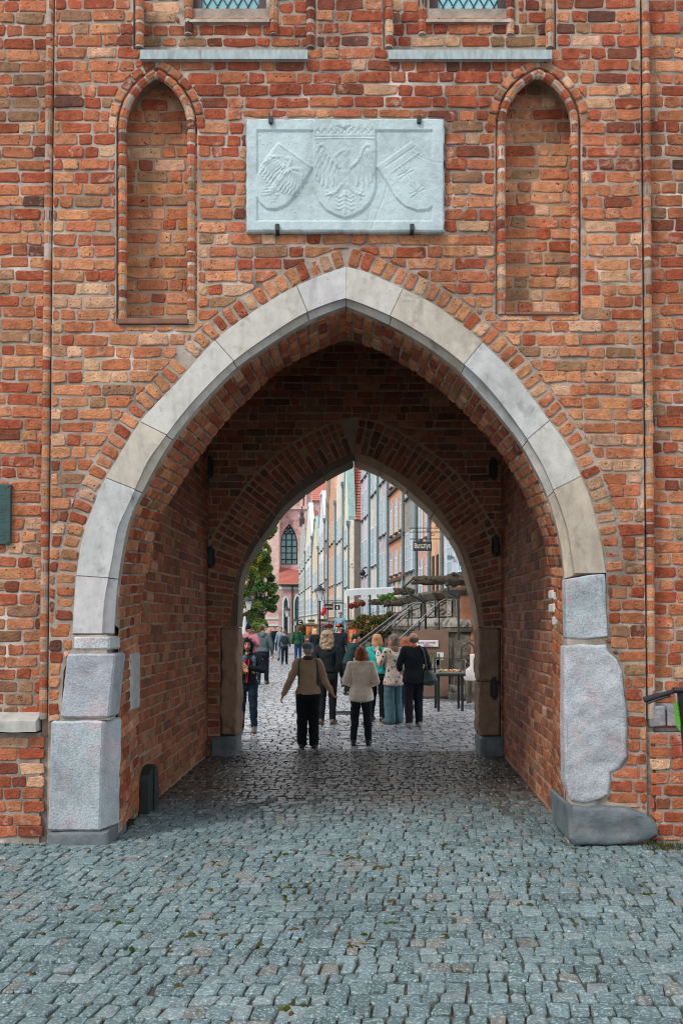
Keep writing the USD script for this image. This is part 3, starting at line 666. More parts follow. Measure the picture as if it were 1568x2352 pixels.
# ------------------------------------------------------------------ paving
class _G: pass
ground = mesh('street_ground', np.array([[-120, -6, -.019], [120, -6, -.019], [120, 420, -.019], [-120, 420, -.019]], float), np.array([[0, 1, 2, 3]]), M['joint_soil'], kind='structure')
def cobbles(x0, x1, y0, y1, w, d, rng, pal, skip=None, drift=0.0, gap=.009, n=8, arc=0.0):
    items = []
    y = y0; row = 0
    while y < y1:
        dd = d * rng.uniform(.88, 1.12); x = x0 - rng.uniform(0, w); ph = rng.uniform(0, 6.28)
        while x < x1:
            ww = w * rng.uniform(.72, 1.35)
            xa, xb = x + gap * .5, x + ww - gap * .5
            off = lambda q: .02 * math.sin(q * 2.1 + row * .05) + arc * (q * q) * .02 + .008 * math.sin(q * 7 + ph)
            sh = drift * (y - y0)
            c = ((xa + xb) / 2 + sh, y + dd / 2 + off(x))
            x += ww
            if skip is not None and skip(*c): continue
            j = lambda: rng.normal(0, .007)
            ya, yb = y + gap * .5, y + dd - gap * .5
            q = [(xa + sh + j(), ya + off(xa) + j()), (xb + sh + j(), ya + off(xb) + j()), (xb + sh + drift * dd + j(), yb + off(xb) + j()), (xa + sh + drift * dd + j(), yb + off(xa) + j())]
            p = Polygon(q)
            if not p.is_valid or p.area < .002: continue
            o = outline(p, n=n, r=.016, jit=.003, rng=rng)
            V, f = block(o, rng.normal(0, .003), .009 * rng.uniform(.7, 1.4), rng, base=-.04, dome=.002, rough=.0028)
            tx, ty = rng.normal(0, .018, 2); V[:, 2] += np.where(V[:, 2] > -.03, (V[:, 0] - c[0]) * tx + (V[:, 1] - c[1]) * ty, 0)
            items.append((c, V, f, pal[rng.integers(len(pal))] * rng.uniform(.82, 1.16)))
        y += dd; row += 1
    return items
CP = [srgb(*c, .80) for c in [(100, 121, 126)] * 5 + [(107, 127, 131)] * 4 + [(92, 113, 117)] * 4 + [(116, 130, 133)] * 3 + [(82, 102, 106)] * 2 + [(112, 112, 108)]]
SHADED_WP = [srgb(64, 60, 55), srgb(72, 69, 65), srgb(54, 51, 48), srgb(80, 77, 72)]  # dark tones with the shade of the passage put into the stone colour
SP = [srgb(136, 138, 142), srgb(148, 150, 154), srgb(124, 126, 132), srgb(142, 140, 140)]
rg = np.random.default_rng(101)
front = cobbles(-4.6, 4.3, 3.1, D + .95, .108, .135, rg, CP, drift=.10, arc=.12, skip=lambda x, y: (y > D + .06 and not (-2.3 < x < 1.98)) or y > D + .85)
vis = lambda V: in_view(V)
bag = Bag(); cand = sorted(front, key=lambda i: i[0][1])
n = 0
for c, V, f, t in cand:
    if n < 300 and in_view(V): mesh('cobble', V, f, M['cobble'], ground, tint=t); n += 1
    else: bag.add(V, f, t)
bag.put('cobbles', M['cobble'], ground, kind='stuff')
bag, bag2 = Bag(), Bag()
for c, V, f, t in cobbles(-2.5, 2.3, D + .82, DR + .35, .112, .135, rg, SHADED_WP, drift=.06, skip=lambda x, y: not (-2.32 < x < 2.14)):
    k = np.clip((c[1] - D - .7) / 1.6 + rg.normal(0, .15), 0, 1); t = t * k + CP[rg.integers(len(CP))] * (1 - k) * rg.uniform(.8, 1.1)  # stone colour fades from open paving into the painted passage shade
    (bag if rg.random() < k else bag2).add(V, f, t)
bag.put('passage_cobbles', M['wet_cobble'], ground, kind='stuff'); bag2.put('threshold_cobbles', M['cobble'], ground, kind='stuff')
bag = Bag()
def in_gap(x, y):
    c = XP + F * x / y
    return not (500 < c < 1120)
for c, V, f, t in cobbles(-9, 5, DR + .36, 34, .21, .19, rg, SP, drift=-.1, skip=in_gap, gap=.03): bag.add(V, f, t)
for c, V, f, t in cobbles(-14, 7, 34, 80, .26, .24, rg, SP, drift=-.1, skip=in_gap, gap=.04, n=6): bag.add(V, f, t)
bag.put('street_setts', M['street_sett'], ground, kind='stuff')
# ------------------------------------------------------------------ niches, upper windows, sills
def path_rolls(px_path, Y, r, parent, rg, core_mat='mortar', step=.112, yoff=.0, name='roll_brick', kind='front', scale=1.0):
    p = curve(uv(px_path, D), 400); s = np.r_[0, np.cumsum(np.linalg.norm(np.diff(p, axis=0), axis=1))]
    P = lambda a: np.array([np.interp(a, s, p[:, 0]), Y + yoff, np.interp(a, s, p[:, 1])])
    core = tube([P(a) for a in np.linspace(0, s[-1], 60)], r * .9, 10)
    c = mesh('roll_core', *core, M[core_mat], parent)
    n = max(2, round(s[-1] / step))
    for k in range(n):
        a, b = (k + .10) * s[-1] / n + rg.normal(0, .003), (k + .90) * s[-1] / n + rg.normal(0, .003)
        d = rg.normal(0, .002, 3); rr = r * rg.uniform(.97, 1.06)
        V, f = tube([P(a) + d, P(a + .006) + d, P((a + b) / 2) + d, P(b - .006) + d, P(b) + d], np.array([.88, 1, 1.02, 1, .88]) * rr, 8, caps=False)
        mesh(name, V, f, M['brick'], c, tint=tone(P(a)[0], P(a)[2], rg, kind))
for key, n, hole in (('l', NL, niche_hole['l']), ('r', NRt, niche_hole['r'])):
    rg = np.random.default_rng(81 if key == 'l' else 82)
    fr = mesh('niche', *extrude(hole.buffer(.05), D2 + .07, D2 + .09), M['grey_mortar'], gate)
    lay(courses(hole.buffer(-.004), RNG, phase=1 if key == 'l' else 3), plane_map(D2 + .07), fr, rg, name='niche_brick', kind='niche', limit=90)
    path_rolls(niche_path(n), D + .012, .040, fr, rg)
    # second order: bricks on edge round the head
    mesh('niche_hood', *extrude(niche_poly(n, 33, foot=n['spring'] + 4).difference(niche_poly(n, 14.5, foot=n['spring'] + 5)), D + .001, D + .03), M['mortar'], fr)
    o = curve(uv([q for q in niche_path(n, 14, foot=n['spring'] + 6)], D), 300); s = np.r_[0, np.cumsum(np.linalg.norm(np.diff(o, axis=0), axis=1))]
    t = np.gradient(o, axis=0); t /= np.linalg.norm(t, axis=1, keepdims=True); nn = np.stack([-t[:, 1], t[:, 0]], 1)
    m = round(s[-1] / .125)
    for k in range(m):
        a, b = (k + .1) * s[-1] / m, (k + .9) * s[-1] / m
        I = lambda q, A: np.array([np.interp(q, s, A[:, 0]), np.interp(q, s, A[:, 1])])
        q = Polygon([I(a, o), I(b, o), I(b, o) + I(b, nn) * .07, I(a, o) + I(a, nn) * .07]).buffer(0)
        V, f = block(outline(q, rng=rg, r=.008), .016 + rg.normal(0, .003), .012, rg)
        mesh('hood_brick', plane_map(D)(V), f, M['brick'], fr, tint=tone(0, 3.5 if rg.random() < .5 else 6.5, rg))
a = at(271, 745, D)[0], at(433, 733, D)[2], at(433, 746, D)[2]
tm('niche_sill', rbox((a[0], D - .035, a[2]), (at(434, 740, D)[0], D2, a[1]), .008), M['sill_tile'], gate)
a = at(1160, 724, D)
tm('niche_sill', rbox((a[0], D - .02, a[2]), (at(1316, 720, D)[0], D2, at(1316, 717, D)[2]), .006), M['sill_tile'], gate)
surf('pane', srgb(120, 176, 186, .9), rough=0.16, spec=0.6, mottle=0.22, scale=2.2, bump=0.12, bscale=9, bdist=.02)
surf('dark_wood', srgb(52, 30, 34), rough=0.5, mottle=.3, scale=10, bump=.2)
surf('lead', srgb(34, 40, 44), rough=0.5, mottle=.2)
for key in ('l', 'r'):
    rg = np.random.default_rng(91 if key == 'l' else 92)
    x0, x1 = WIN[key]; a0, a1 = win_open_px[key]
    hole = win_hole[key]; wo = win_open[key]
    pan = mesh('window_recess', *extrude(hole.buffer(.02).difference(wo).intersection(sbox(-4, 0, 4, TOPZ)), D2 - .012, D2 - .001), M['mortar'], gate)
    lo_z = uv((a0, 52), D2)[0, 1]
    low = Polygon(uv([(x0 + 4, 109), (x1 - 4, 109), (x1 - 4, -20), (a1 + 24, -20), (a1 + 24, 55), (a0 - 24, 55), (a0 - 24, -20), (x0 + 4, -20)], D2)).buffer(0)
    lay(courses(low, RNG, phase=7 if key == 'l' else 8), plane_map(D2 - .012), pan, rg, name='recess_brick', kind='front', limit=90)
    # sloping brick ledge under the glass
    z_a, z_b = uv((a0, 55), D2)[0, 1], uv((a0, 22), D2)[0, 1]; xa, xb = uv((a0 - 8, 30), D2)[0, 0], uv((a1 + 8, 30), D2)[0, 0]
    V = np.array([[xa, D2 - .05, z_a - .01], [xb, D2 - .05, z_a - .01], [xb, D2 + .08, z_a - .01], [xa, D2 + .08, z_a - .01], [xa, D2 - .04, z_a + .02], [xb, D2 - .04, z_a + .02], [xb, D2 + .08, z_b + .01], [xa, D2 + .08, z_b + .01]])
    led = mesh('window_ledge', V, BOXF, M['mortar'], pan)
    x = xa + .01
    while x < xb - .1:
        w = min(rg.uniform(.22, .3), xb - x - .01)
        q = Polygon([(x, .012), (x + w, .012), (x + w, .145), (x, .145)]); x += w + .016
        V, f = block(outline(q, rng=rg), .006, .01, rg)
        dz, dy = z_b + .01 - z_a - .02, .12; ln = math.hypot(dz, dy)
        W = np.stack([V[:, 0], D2 - .04 + V[:, 1] * dy / ln - V[:, 2] * dz / ln, z_a + .02 + V[:, 1] * dz / ln + V[:, 2] * dy / ln], 1)
        mesh('ledge_brick', W, f, M['brick'], led, tint=srgb(178, 132, 112, .85) * rg.uniform(.85, 1.1))
    # jamb rolls
    for xx, r in ((x0 + 14, .042), (x1 - 14, .042)):
        path_rolls([(xx, 108), (xx, 40), (xx, -38)], D + .012, r, pan, rg, name='roll_brick')
    for xx in (a0 - 13, a1 + 13):
        path_rolls([(xx, 52), (xx, 10), (xx, -38)], D2 - .01, .042, pan, rg, name='roll_brick')
    # window: frame, leaded lights
    Yg = D2 + .10
    zb = uv((a0, 24), D2)[0, 1]; zt = TOPZ + .2; xa, xb = uv((a0 - 2, 0), D2)[0, 0], uv((a1 + 2, 0), D2)[0, 0]
    fr = Bag()
    for q in (boxv((xa, Yg - .03, zb - .02), (xa + .10, Yg + .03, zt)), boxv((xb - .09, Yg - .03, zb - .02), (xb, Yg + .03, zt)), boxv((xa + .10, Yg - .03, zb - .02), (xb - .09, Yg + .03, zb + .025))): fr.add(q, BOXF)
    wf = fr.put('window_frame', M['dark_wood'], pan)
    mesh('pane', boxv((xa + .10, Yg - .004, zb + .02), (xb - .09, Yg + .004, zt)), BOXF, M['pane'], wf)
    ld = Bag(); W, H = xb - xa - .19, zt - zb - .02; st = .098
    for sgn in (1, -1):
        for k in range(-12, 24):
            c0 = k * st
            p = LineString([(c0, 0), (c0 + sgn * H * .55, H)]).intersection(sbox(0, 0, W, H))
            if p.is_empty or p.length < .02: continue
            (u0, w0), (u1, w1) = p.coords[0], p.coords[-1]
            ld.add(*tube([(xa + .10 + u0, Yg - .008, zb + .02 + w0), (xa + .10 + u1, Yg - .008, zb + .02 + w1)], .0065, 5))
    ld.put('lead_came', M['lead'], wf)
    s0, s1 = sill_px[key]
    u0, u1 = uv((s0, 120), D - .05)[0, 0], uv((s1, 120), D - .05)[0, 0]
    zt2, zb2 = uv((s0, 113), D - .05)[0, 1], uv((s0, 135), D - .05)[0, 1]
    V = np.array([[u0, D - .055, zb2], [u1, D - .055, zb2], [u1, D2, zb2], [u0, D2, zb2], [u0, D - .05, zt2], [u1, D - .05, zt2], [u1, D2, zt2 + .035], [u0, D2, zt2 + .035]])
    mesh('window_sill', V, BOXF, M['sill_stone'], gate)

# ------------------------------------------------------------------ carved plaque with three shields
def seg_dist(P, A, B):
    d = np.full(len(P), 9.0)
    for a, b in zip(A, B):
        ab = b - a; t = np.clip(((P - a) @ ab) / (ab @ ab + 1e-12), 0, 1)
        d = np.minimum(d, np.linalg.norm(P - a - t[:, None] * ab, axis=1))
    return d
def shield(cx, cy, w, h, ang):
    """outline of a round-bottomed shield in px, rotated by ang degrees"""
    pts = [(-w / 2, -h / 2), (w / 2, -h / 2)] + [(w / 2 * math.cos(t) ** .8 if math.cos(t) > 0 else -(w / 2) * (-math.cos(t)) ** .8, -h / 2 + h * .52 + h * .48 * math.sin(t)) for t in np.linspace(0, math.pi, 30)]
    c, s = math.cos(math.radians(ang)), math.sin(math.radians(ang))
    return [(cx + x * c - y * s, cy + x * s + y * c) for x, y in pts]
QX, QY = 455 * 3 // 2, 262 * 3 // 2
gx, gy = np.meshgrid(np.linspace(565, 1020, 380), np.linspace(270, 531, 220))
P = np.stack([gx.ravel(), gy.ravel()], 1)
hgt = np.zeros(len(P))
inside = lambda poly: shapely.contains_xy(poly, P[:, 0], P[:, 1])
def sdf(poly):
    b = np.array(poly.exterior.segmentize(4).coords) if False else np.array(poly.exterior.coords)
    d = seg_dist(P, b[:-1], b[1:]); return np.where(inside(poly), d, -d)
ss = lambda x, a, b: np.clip((x - a) / (b - a), 0, 1) ** 2 * (3 - 2 * np.clip((x - a) / (b - a), 0, 1))
pan1, pan2 = sbox(590, 298, 716, 500), sbox(866, 298, 993, 500)
hgt -= 14 * ss(sdf(sbox(590, 298, 993, 506)), -2, 2)
mid_sh = Polygon([(720, 272), (862, 272), (863, 420), (860, 440), (850, 462), (832, 482), (810, 494), (792, 499), (774, 494), (750, 482), (733, 462), (723, 440), (720, 420)])
hgt = np.maximum(hgt, np.where(sdf(mid_sh) > -3, -14 + 16 * ss(sdf(mid_sh), -2.5, 2), -99))
lsh = Polygon([(639, 325), (718, 381), (707, 400), (690, 428), (672, 454), (655, 470), (635, 479), (612, 478), (598, 466), (588, 448), (584, 425), (590, 400), (606, 368)])
rsh = Polygon([(864, 381), (946, 324), (976, 344), (1002, 374), (1013, 404), (1013, 436), (1004, 463), (984, 480), (958, 482), (930, 472), (908, 452), (892, 424), (877, 400)])
for sh in (lsh, rsh): hgt = np.maximum(hgt, np.where(sdf(sh) > -3, -14 + 15 * ss(sdf(sh), -2.5, 2), -99))
def stroke(pts, w, up): 
    global hgt
    q = np.array(pts, float); d = seg_dist(P, q[:-1], q[1:]); hgt = hgt + up * (1 - ss(d, w * .35, w))
def strokes(ls, w, up):
    for l in ls: stroke(l, w, up)
# crown and rim of the middle shield
stroke([(724, 318), (760, 316), (830, 316), (860, 318)], 3, 4); stroke([(724, 314), (860, 313)], 2, -4)
for k in range(9):
    x = 730 + k * 15.5
    stroke([(x - 6, 306), (x, 296), (x + 6, 306)], 2.5, -5); stroke([(x, 296), (x, 288)], 3, 3)
stroke([(776, 290), (790, 297), (804, 290)], 5, -7); stroke([(790, 284), (790, 290)], 5, 5)
# the eagle: head, neck, wings, tail, legs
body = [((793, 348), 10, 6), ((795, 366), 9, 5), ((794, 386), 15, 6), ((793, 404), 15, 6), ((792, 424), 11, 6), ((792, 446), 7, 5)]
for (cx, cy), r, u in body: hgt += u * .6 * (1 - ss(np.hypot((P[:, 0] - cx), (P[:, 1] - cy) * .8), r * .5, r))
stroke([(785, 346), (776, 352), (771, 357)], 5, 5)
for s in (-1, 1):
    X = lambda x: 792 + s * x
    stroke([(X(14), 384), (X(26), 372), (X(36), 358), (X(40), 342), (X(50), 332), (X(60), 334), (X(64), 346)], 5, 6)
    for k, (a, b) in enumerate([((20, 378), (28, 424)), ((30, 370), (42, 428)), ((38, 362), (53, 424)), ((46, 354), (61, 414)), ((52, 346), (66, 400))]):
        stroke([(X(a[0]), a[1]), (X((a[0] + b[0]) / 2 + 5), (a[1] + b[1]) / 2), (X(b[0]), b[1])], 4.5, 5)
        stroke([(X(a[0] + 4), a[1] + 6), (X(b[0] + 5), b[1])], 1.8, -4)
    stroke([(X(8), 424), (X(20), 440), (X(34), 446)], 5, 5)
    for q in ((40, 438), (44, 448), (36, 456)): stroke([(X(34), 446), (X(q[0]), q[1])], 3, 4)
    for k in range(4): stroke([(X(3), 448 + k * 9), (X(14), 454 + k * 9), (X(20), 448 + k * 10)], 3, 4)
stroke([(792, 440), (792, 488)], 5, 5)
# left shield: a wing-spread bird with a raised arm, right shield: a chief over two crosses
rx = lambda x, y: (640 + (x - 640) * .82 - (y - 400) * .57, 405 + (x - 640) * .57 + (y - 400) * .82)
strokes([[rx(600, 372), rx(618, 360), rx(634, 368), rx(640, 388)], [rx(690, 372), rx(672, 358), rx(656, 366), rx(648, 388)]], 5, 6)
for s in (-1, 1):
    for k in range(6): stroke([rx(645 + s * (8 + k * 6), 374 - k * 1), rx(645 + s * (14 + k * 8), 400), rx(645 + s * (12 + k * 8), 428 - k * 3)], 3.6, 5); stroke([rx(648 + s * (8 + k * 6), 378), rx(648 + s * (14 + k * 8), 426 - k * 3)], 1.6, -4)
stroke([rx(645, 372), rx(645, 440)], 9, 6); stroke([rx(645, 362), rx(640, 352), rx(632, 354)], 6, 6)
for s in (-1, 1):
    for k in range(3): stroke([rx(645, 430 + k * 8), rx(645 + s * 14, 440 + k * 9), rx(645 + s * 18, 434 + k * 9)], 3, 4)
stroke([(641, 331), (713, 382)], 2.5, 4)
stroke([(886, 382), (952, 336)], 2.5, -4); stroke([(898, 396), (962, 350)], 2.2, 4)
ry = lambda x, y: (944 + (x - 944) * .83 + (y - 420) * .56, 418 - (x - 944) * .56 + (y - 420) * .83)
for oy in (-24, 26):
    for a, b in (((0, -20), (0, 20)), ((-18, 0), (18, 0))):
        for o in (-5, 5):
            if a[0] == 0: stroke([ry(944 + o, 420 + oy + a[1]), ry(944 + o * .4, 420 + oy), ry(944 + o, 420 + oy + b[1])], 2, -4)
            else: stroke([ry(944 + a[0], 420 + oy + o), ry(944, 420 + oy + o * .4), ry(944 + b[0], 420 + oy + o)], 2, -4)
# the crack across the right side
stroke([(846, 270), (862, 286), (880, 310), (905, 350)], 1.6, -3); stroke([(888, 424), (882, 450), (872, 474), (862, 500), (850, 530)], 1.8, -4); stroke([(948, 350), (978, 365), (1000, 372), (1020, 374)], 1.5, -3)
edge = np.minimum(np.minimum(P[:, 0] - 565, 1020 - P[:, 0]), np.minimum(P[:, 1] - 270, 531 - P[:, 1]))
hgt += (meshkit.fbm(np.c_[P * .09, np.zeros(len(P))], 4, 5) - .5) * 5 + (meshkit.noise(np.c_[P * .5, np.zeros(len(P))], 3) - .5) * 1.6
PT = .07
hm = hgt * .00092 * 1.1 - .02 * (1 - ss(edge, 0, 5)) ** 2
Q = at(P[:, 0], P[:, 1], D - PT); Q[:, 1] -= hm
rim = (meshkit.fbm(np.c_[P * .05, np.ones(len(P))], 3, 9) - .5) * .02 * (1 - ss(edge, 0, 8)); Q[:, 0] += rim; Q[:, 2] += rim
nx, ny = 380, 220
ii = (np.arange(ny - 1)[:, None] * nx + np.arange(nx - 1)).ravel()
f = np.stack([ii, ii + nx, ii + nx + 1, ii + 1], 1)
border = np.r_[np.arange(nx), np.arange(1, ny) * nx + nx - 1, (ny - 1) * nx + np.arange(nx - 2, -1, -1), np.arange(ny - 2, 0, -1) * nx]
Bk = Q[border].copy(); Bk[:, 1] = D - .012
k = np.arange(len(border)); kn = (k + 1) % len(border)
f2 = np.stack([border[k], border[kn], len(Q) + kn, len(Q) + k], 1)
f = np.vstack([f, f2])[:, [0, 3, 2, 1]]; f = np.vstack([f[:, [0, 1, 2]], f[:, [0, 2, 3]]])
plq = thing('stone_plaque', 'pale carved stone plaque with an eagle shield between two tilted shields above the arch', 'plaque', (at(792, 400, D)[0], D - PT, at(792, 530, D)[2]))
mesh('relief_slab', np.vstack([Q, Bk]), f, M['plaque_stone'], plq, smooth=True)
for x, y, up in ((622, 276, 1), (962, 275, 1), (637, 522, -1), (946, 522, -1)):
    p = at(x, y, D - PT - .01); b = Bag()
    b.addm(rbox(p + (-.02, -.02, -.035), p + (.02, .006, .03), .006)); b.addm(rbox(p + (-.018, -.012, .028 * up), p + (.018, .085, .028 * up + .014 * up), .004))
    b.put('iron_clamp', M['iron'], plq)

# ------------------------------------------------------------------ walls either side of the gate
def side_wall(label, x_in, x_out, seed, mirror, px_edge):
    Y = D + .13
    w = thing('brick_wall', label, 'wall', ((x_in + x_out) / 2, Y, 0))
    lo, hi = min(x_in, x_out), max(x_in, x_out)
    zs = at(0, 1684, D)[2]
    up = sbox(lo, zs, hi, TOPZ + .5)
    mm = mesh('upper_wall', *extrude(up, Y, Y + .6), M['mortar'], w)
    lay(courses(up, RNG, phase=10 + seed), plane_map(Y), mm, np.random.default_rng(seed), kind='side', limit=220, shown=in_view)
    return w, zs
wl, zsl = side_wall('brown brick wall set back left of the gatehouse', XL - .076, -6.2, 201, 1, 112)
ml = mesh('lower_wall', *extrude(sbox(-6.2, -.05, XL - .075 + .0, zsl), D + .004, D + .7), M['mortar'], wl)
rl = mesh('lower_wall_edge', *extrude(sbox(XL - .073, -.05, XL - .003, .95), D + .03, D2 + .1), M['mortar'], wl)
lay(courses(sbox(-6.2, 0.02, XL - .03, zsl - .01), RNG, phase=21), plane_map(D + .004), ml, np.random.default_rng(211), kind='front', limit=80, shown=in_view)
V0 = at(-30, 1681, D - .09); V1 = at(94, 1634, D + .0)
a = uv((-200, 1682), D - .1)[0]; b = uv((82, 1660), D - .1)[0]; c = uv((95, 1632), D + .1)[0]
sl = np.array([[-6.2, D - .1, a[1]], [b[0], D - .1, a[1]], [c[0], D + .14, a[1]], [-6.2, D + .14, a[1]], [-6.2, D - .1, b[1] + .01], [b[0], D - .1, b[1] + .01], [c[0], D + .14, b[1] + .075], [-6.2, D + .14, b[1] + .075]])
t = trimesh.Trimesh(sl, np.vstack([BOXF[:, [0, 1, 2]], BOXF[:, [0, 2, 3]]])).subdivide_to_size(.12); v = np.array(t.vertices); v += (meshkit.fbm(v * 8, 3)[:, None] - .5) * .02
mesh('ledge_stone', v, t.faces, M['limestone'], wl, tint=srgb(176, 174, 170, .85), smooth=30)
wr, zsr = side_wall('dark red brick wall set back right of the gatehouse', XR + .087, 6.0, 202, -1, 1478)
zt = at(0, 1676, D)[2]
mr = mesh('lower_wall', *extrude(sbox(XR + .086, -.05, 6.0, zsr), D + .004, D + .7), M['mortar'], wr)
rr_ = mesh('lower_wall_edge', *extrude(sbox(XR + .003, -.05, XR + .082, 1.0), D + .03, D2 + .1), M['mortar'], wr)
gs = [mpoly([(1491, 1624), (1528, 1622), (1529, 1668), (1492, 1671)], D), mpoly([(1533, 1622), (1600, 1620), (1600, 1667), (1533, 1669)], D)]
reg = sbox(XR + .03, .02, 6.0, zsr - .01).difference(unary_union([g.buffer(.012) for g in gs]))
reg = reg.difference(stone_polys['r_plinth'].buffer(.02))
lay(courses(reg, RNG, phase=23), plane_map(D + .004), mr, np.random.default_rng(212), kind='front', limit=80, shown=in_view)
for k, g in enumerate(gs):
    rough_block('grey_stone', g, -.001 + .13 * 0, .12, mr, 'granite', srgb(140, 146, 148, .8), seed=30 + k, nz=.006, bev=.01)
# bronze notice plate at the left edge
pt = thing('notice_plate', 'dark green bronze plate with lines of raised lettering at the left edge', 'plate', (at(-30, 1250, D + .1)[0], D + .1, at(0, 1250, D + .1)[2]))
pa, pb = at(-62, 1250, D + .09), at(25, 1112, D + .09)
tm('plate', rbox((pa[0], D + .085, pa[2]), (pb[0], D + .125, pb[2]), .005), M['bronze'], pt)
LN = ['UT', 'T', 'VERS', 'OME', '', 'L', 'IGOR', 'IGHT', 'EY L', 'ORINER', 'RENO', '', 'I L', 'L DR', 'ROUE', 'WEL']
surf('bronze_letters', srgb(60, 100, 92), rough=.5, mottle=.2)
for k, s in enumerate(LN):
    if not s: continue
    tx = meshkit.text_mesh(s, .016, .004); v = np.array(tx.vertices); wd = v[:, 0].max() - v[:, 0].min()
    x1 = pb[0] - .035 - (k * 37 % 5) * .006
    W = np.stack([x1 - wd + v[:, 0] - v[:, 0].min(), D + .086 - v[:, 2], pb[2] - .045 - k * .031 + v[:, 1]], 1)
    mesh('lettering', W, tx.faces, M['bronze_letters'], pt)
for q in ((pb[0] - .02, pb[2] - .02), (pb[0] - .02, pa[2] + .02)):
    tm('screw', trimesh.creation.icosphere(1, .008).apply_translation((q[0], D + .085, q[1])), M['iron'], pt)
# ------------------------------------------------------------------ the street behind the gate
V_ = 600.0
def sp_(t, u, z): return np.array([u - .115 * t, t, z])
def tt_(x, u): return 2000.0 * u / (x - V_)
def sbox8(t0, t1, u0, u1, z0, z1):
    return np.array([sp_(t0, u0, z0), sp_(t0, u1, z0), sp_(t1, u1, z0), sp_(t1, u0, z0), sp_(t0, u0, z1), sp_(t0, u1, z1), sp_(t1, u1, z1), sp_(t1, u0, z1)])
surf('plaster', None, grime=(.25, .35, (1, 1, .35)), rough=.85, spec=.2, mottle=.2, scale=2.2, detail=8, bump=.3, bscale=14, bdist=.01, spots=((.12, .11, .10), 2.4, .62, .78))
surf('house_brick', None, rough=.85, spec=.2, mottle=.35, scale=5, detail=6, bump=.5, bscale=16, bdist=.02)
surf('white_paint', srgb(206, 216, 222, .9), rough=.5, mottle=.08, bump=.05)
surf('house_glass', srgb(110, 150, 166, .8), rough=.15, spec=.5, mottle=.3, scale=1.2, bump=.05)
surf('dark_glass', srgb(40, 52, 58), rough=.08, spec=.8, mottle=.3, scale=1.2, bump=.05)
surf('pipe_zinc', srgb(98, 128, 134, .8), rough=.5, spec=.5, mottle=.2)
surf('copper', srgb(140, 172, 168, .85), rough=.6, mottle=.25, scale=3)
surf('roof_tile', srgb(180, 106, 92, .92), rough=.8, mottle=.3, scale=5, bump=.6, bscale=20)
surf('dark_trim', srgb(62, 54, 50), rough=.8, mottle=.3)
surf('carved_stone', srgb(112, 102, 90, .8), rough=.85, spec=.25, mottle=.5, scale=5, detail=9, bump=1.0, bscale=22, bdist=.03, hue=(srgb(58, 54, 48), .5, .68))
surf('pale_carving', srgb(152, 146, 138, .85), rough=.85, mottle=.4, scale=8, detail=9, bump=1.0, bscale=26, bdist=.03, hue=(srgb(66, 62, 58), .52, .66))
surf('mossy_stone', srgb(74, 62, 48, .75), rough=.9, mottle=.5, scale=7, bump=1.0, bscale=20, bdist=.03, hue=(srgb(46, 42, 34), .45, .65))
surf('tan_plaster', srgb(168, 112, 82, .85), rough=.9, mottle=.16, scale=8, bump=.8, bscale=60, bdist=.01)
def quadf(): return BOXF
def roof_rows(name, A, B, C, Dd, parent, rows, cols, mat='roof_tile'):
    """tiles laid in stepped rows over the quad A B (eaves) C D (ridge)"""
    A, B, C, Dd = map(np.asarray, (A, B, C, Dd)); n = np.cross(B - A, Dd - A); n = n / np.linalg.norm(n); n = n if n[2] > 0 else -n
    b = Bag()
    for r in range(rows):
        s0, s1 = r / rows, (r + 1.12) / rows; s1 = min(s1, 1)
        p = [A + (Dd - A) * s0 + n * .07, B + (C - B) * s0 + n * .07, B + (C - B) * s1 + n * .012, A + (Dd - A) * s1 + n * .012]
        for c in range(cols):
            a0, a1 = c / cols, (c + 1) / cols; am = (a0 + a1) / 2
            L = lambda q0, q1, a: q0 + (q1 - q0) * a
            w = n * .05
            v = [L(p[0], p[1], a0), L(p[0], p[1], am) + w, L(p[0], p[1], a1), L(p[3], p[2], a1), L(p[3], p[2], am) + w * .6, L(p[3], p[2], a0)]
            b.add(v, np.array([[0, 1, 4], [0, 4, 5], [1, 2, 3], [1, 3, 4]]))
    return b.put(name, M[mat], parent, kind='stuff')
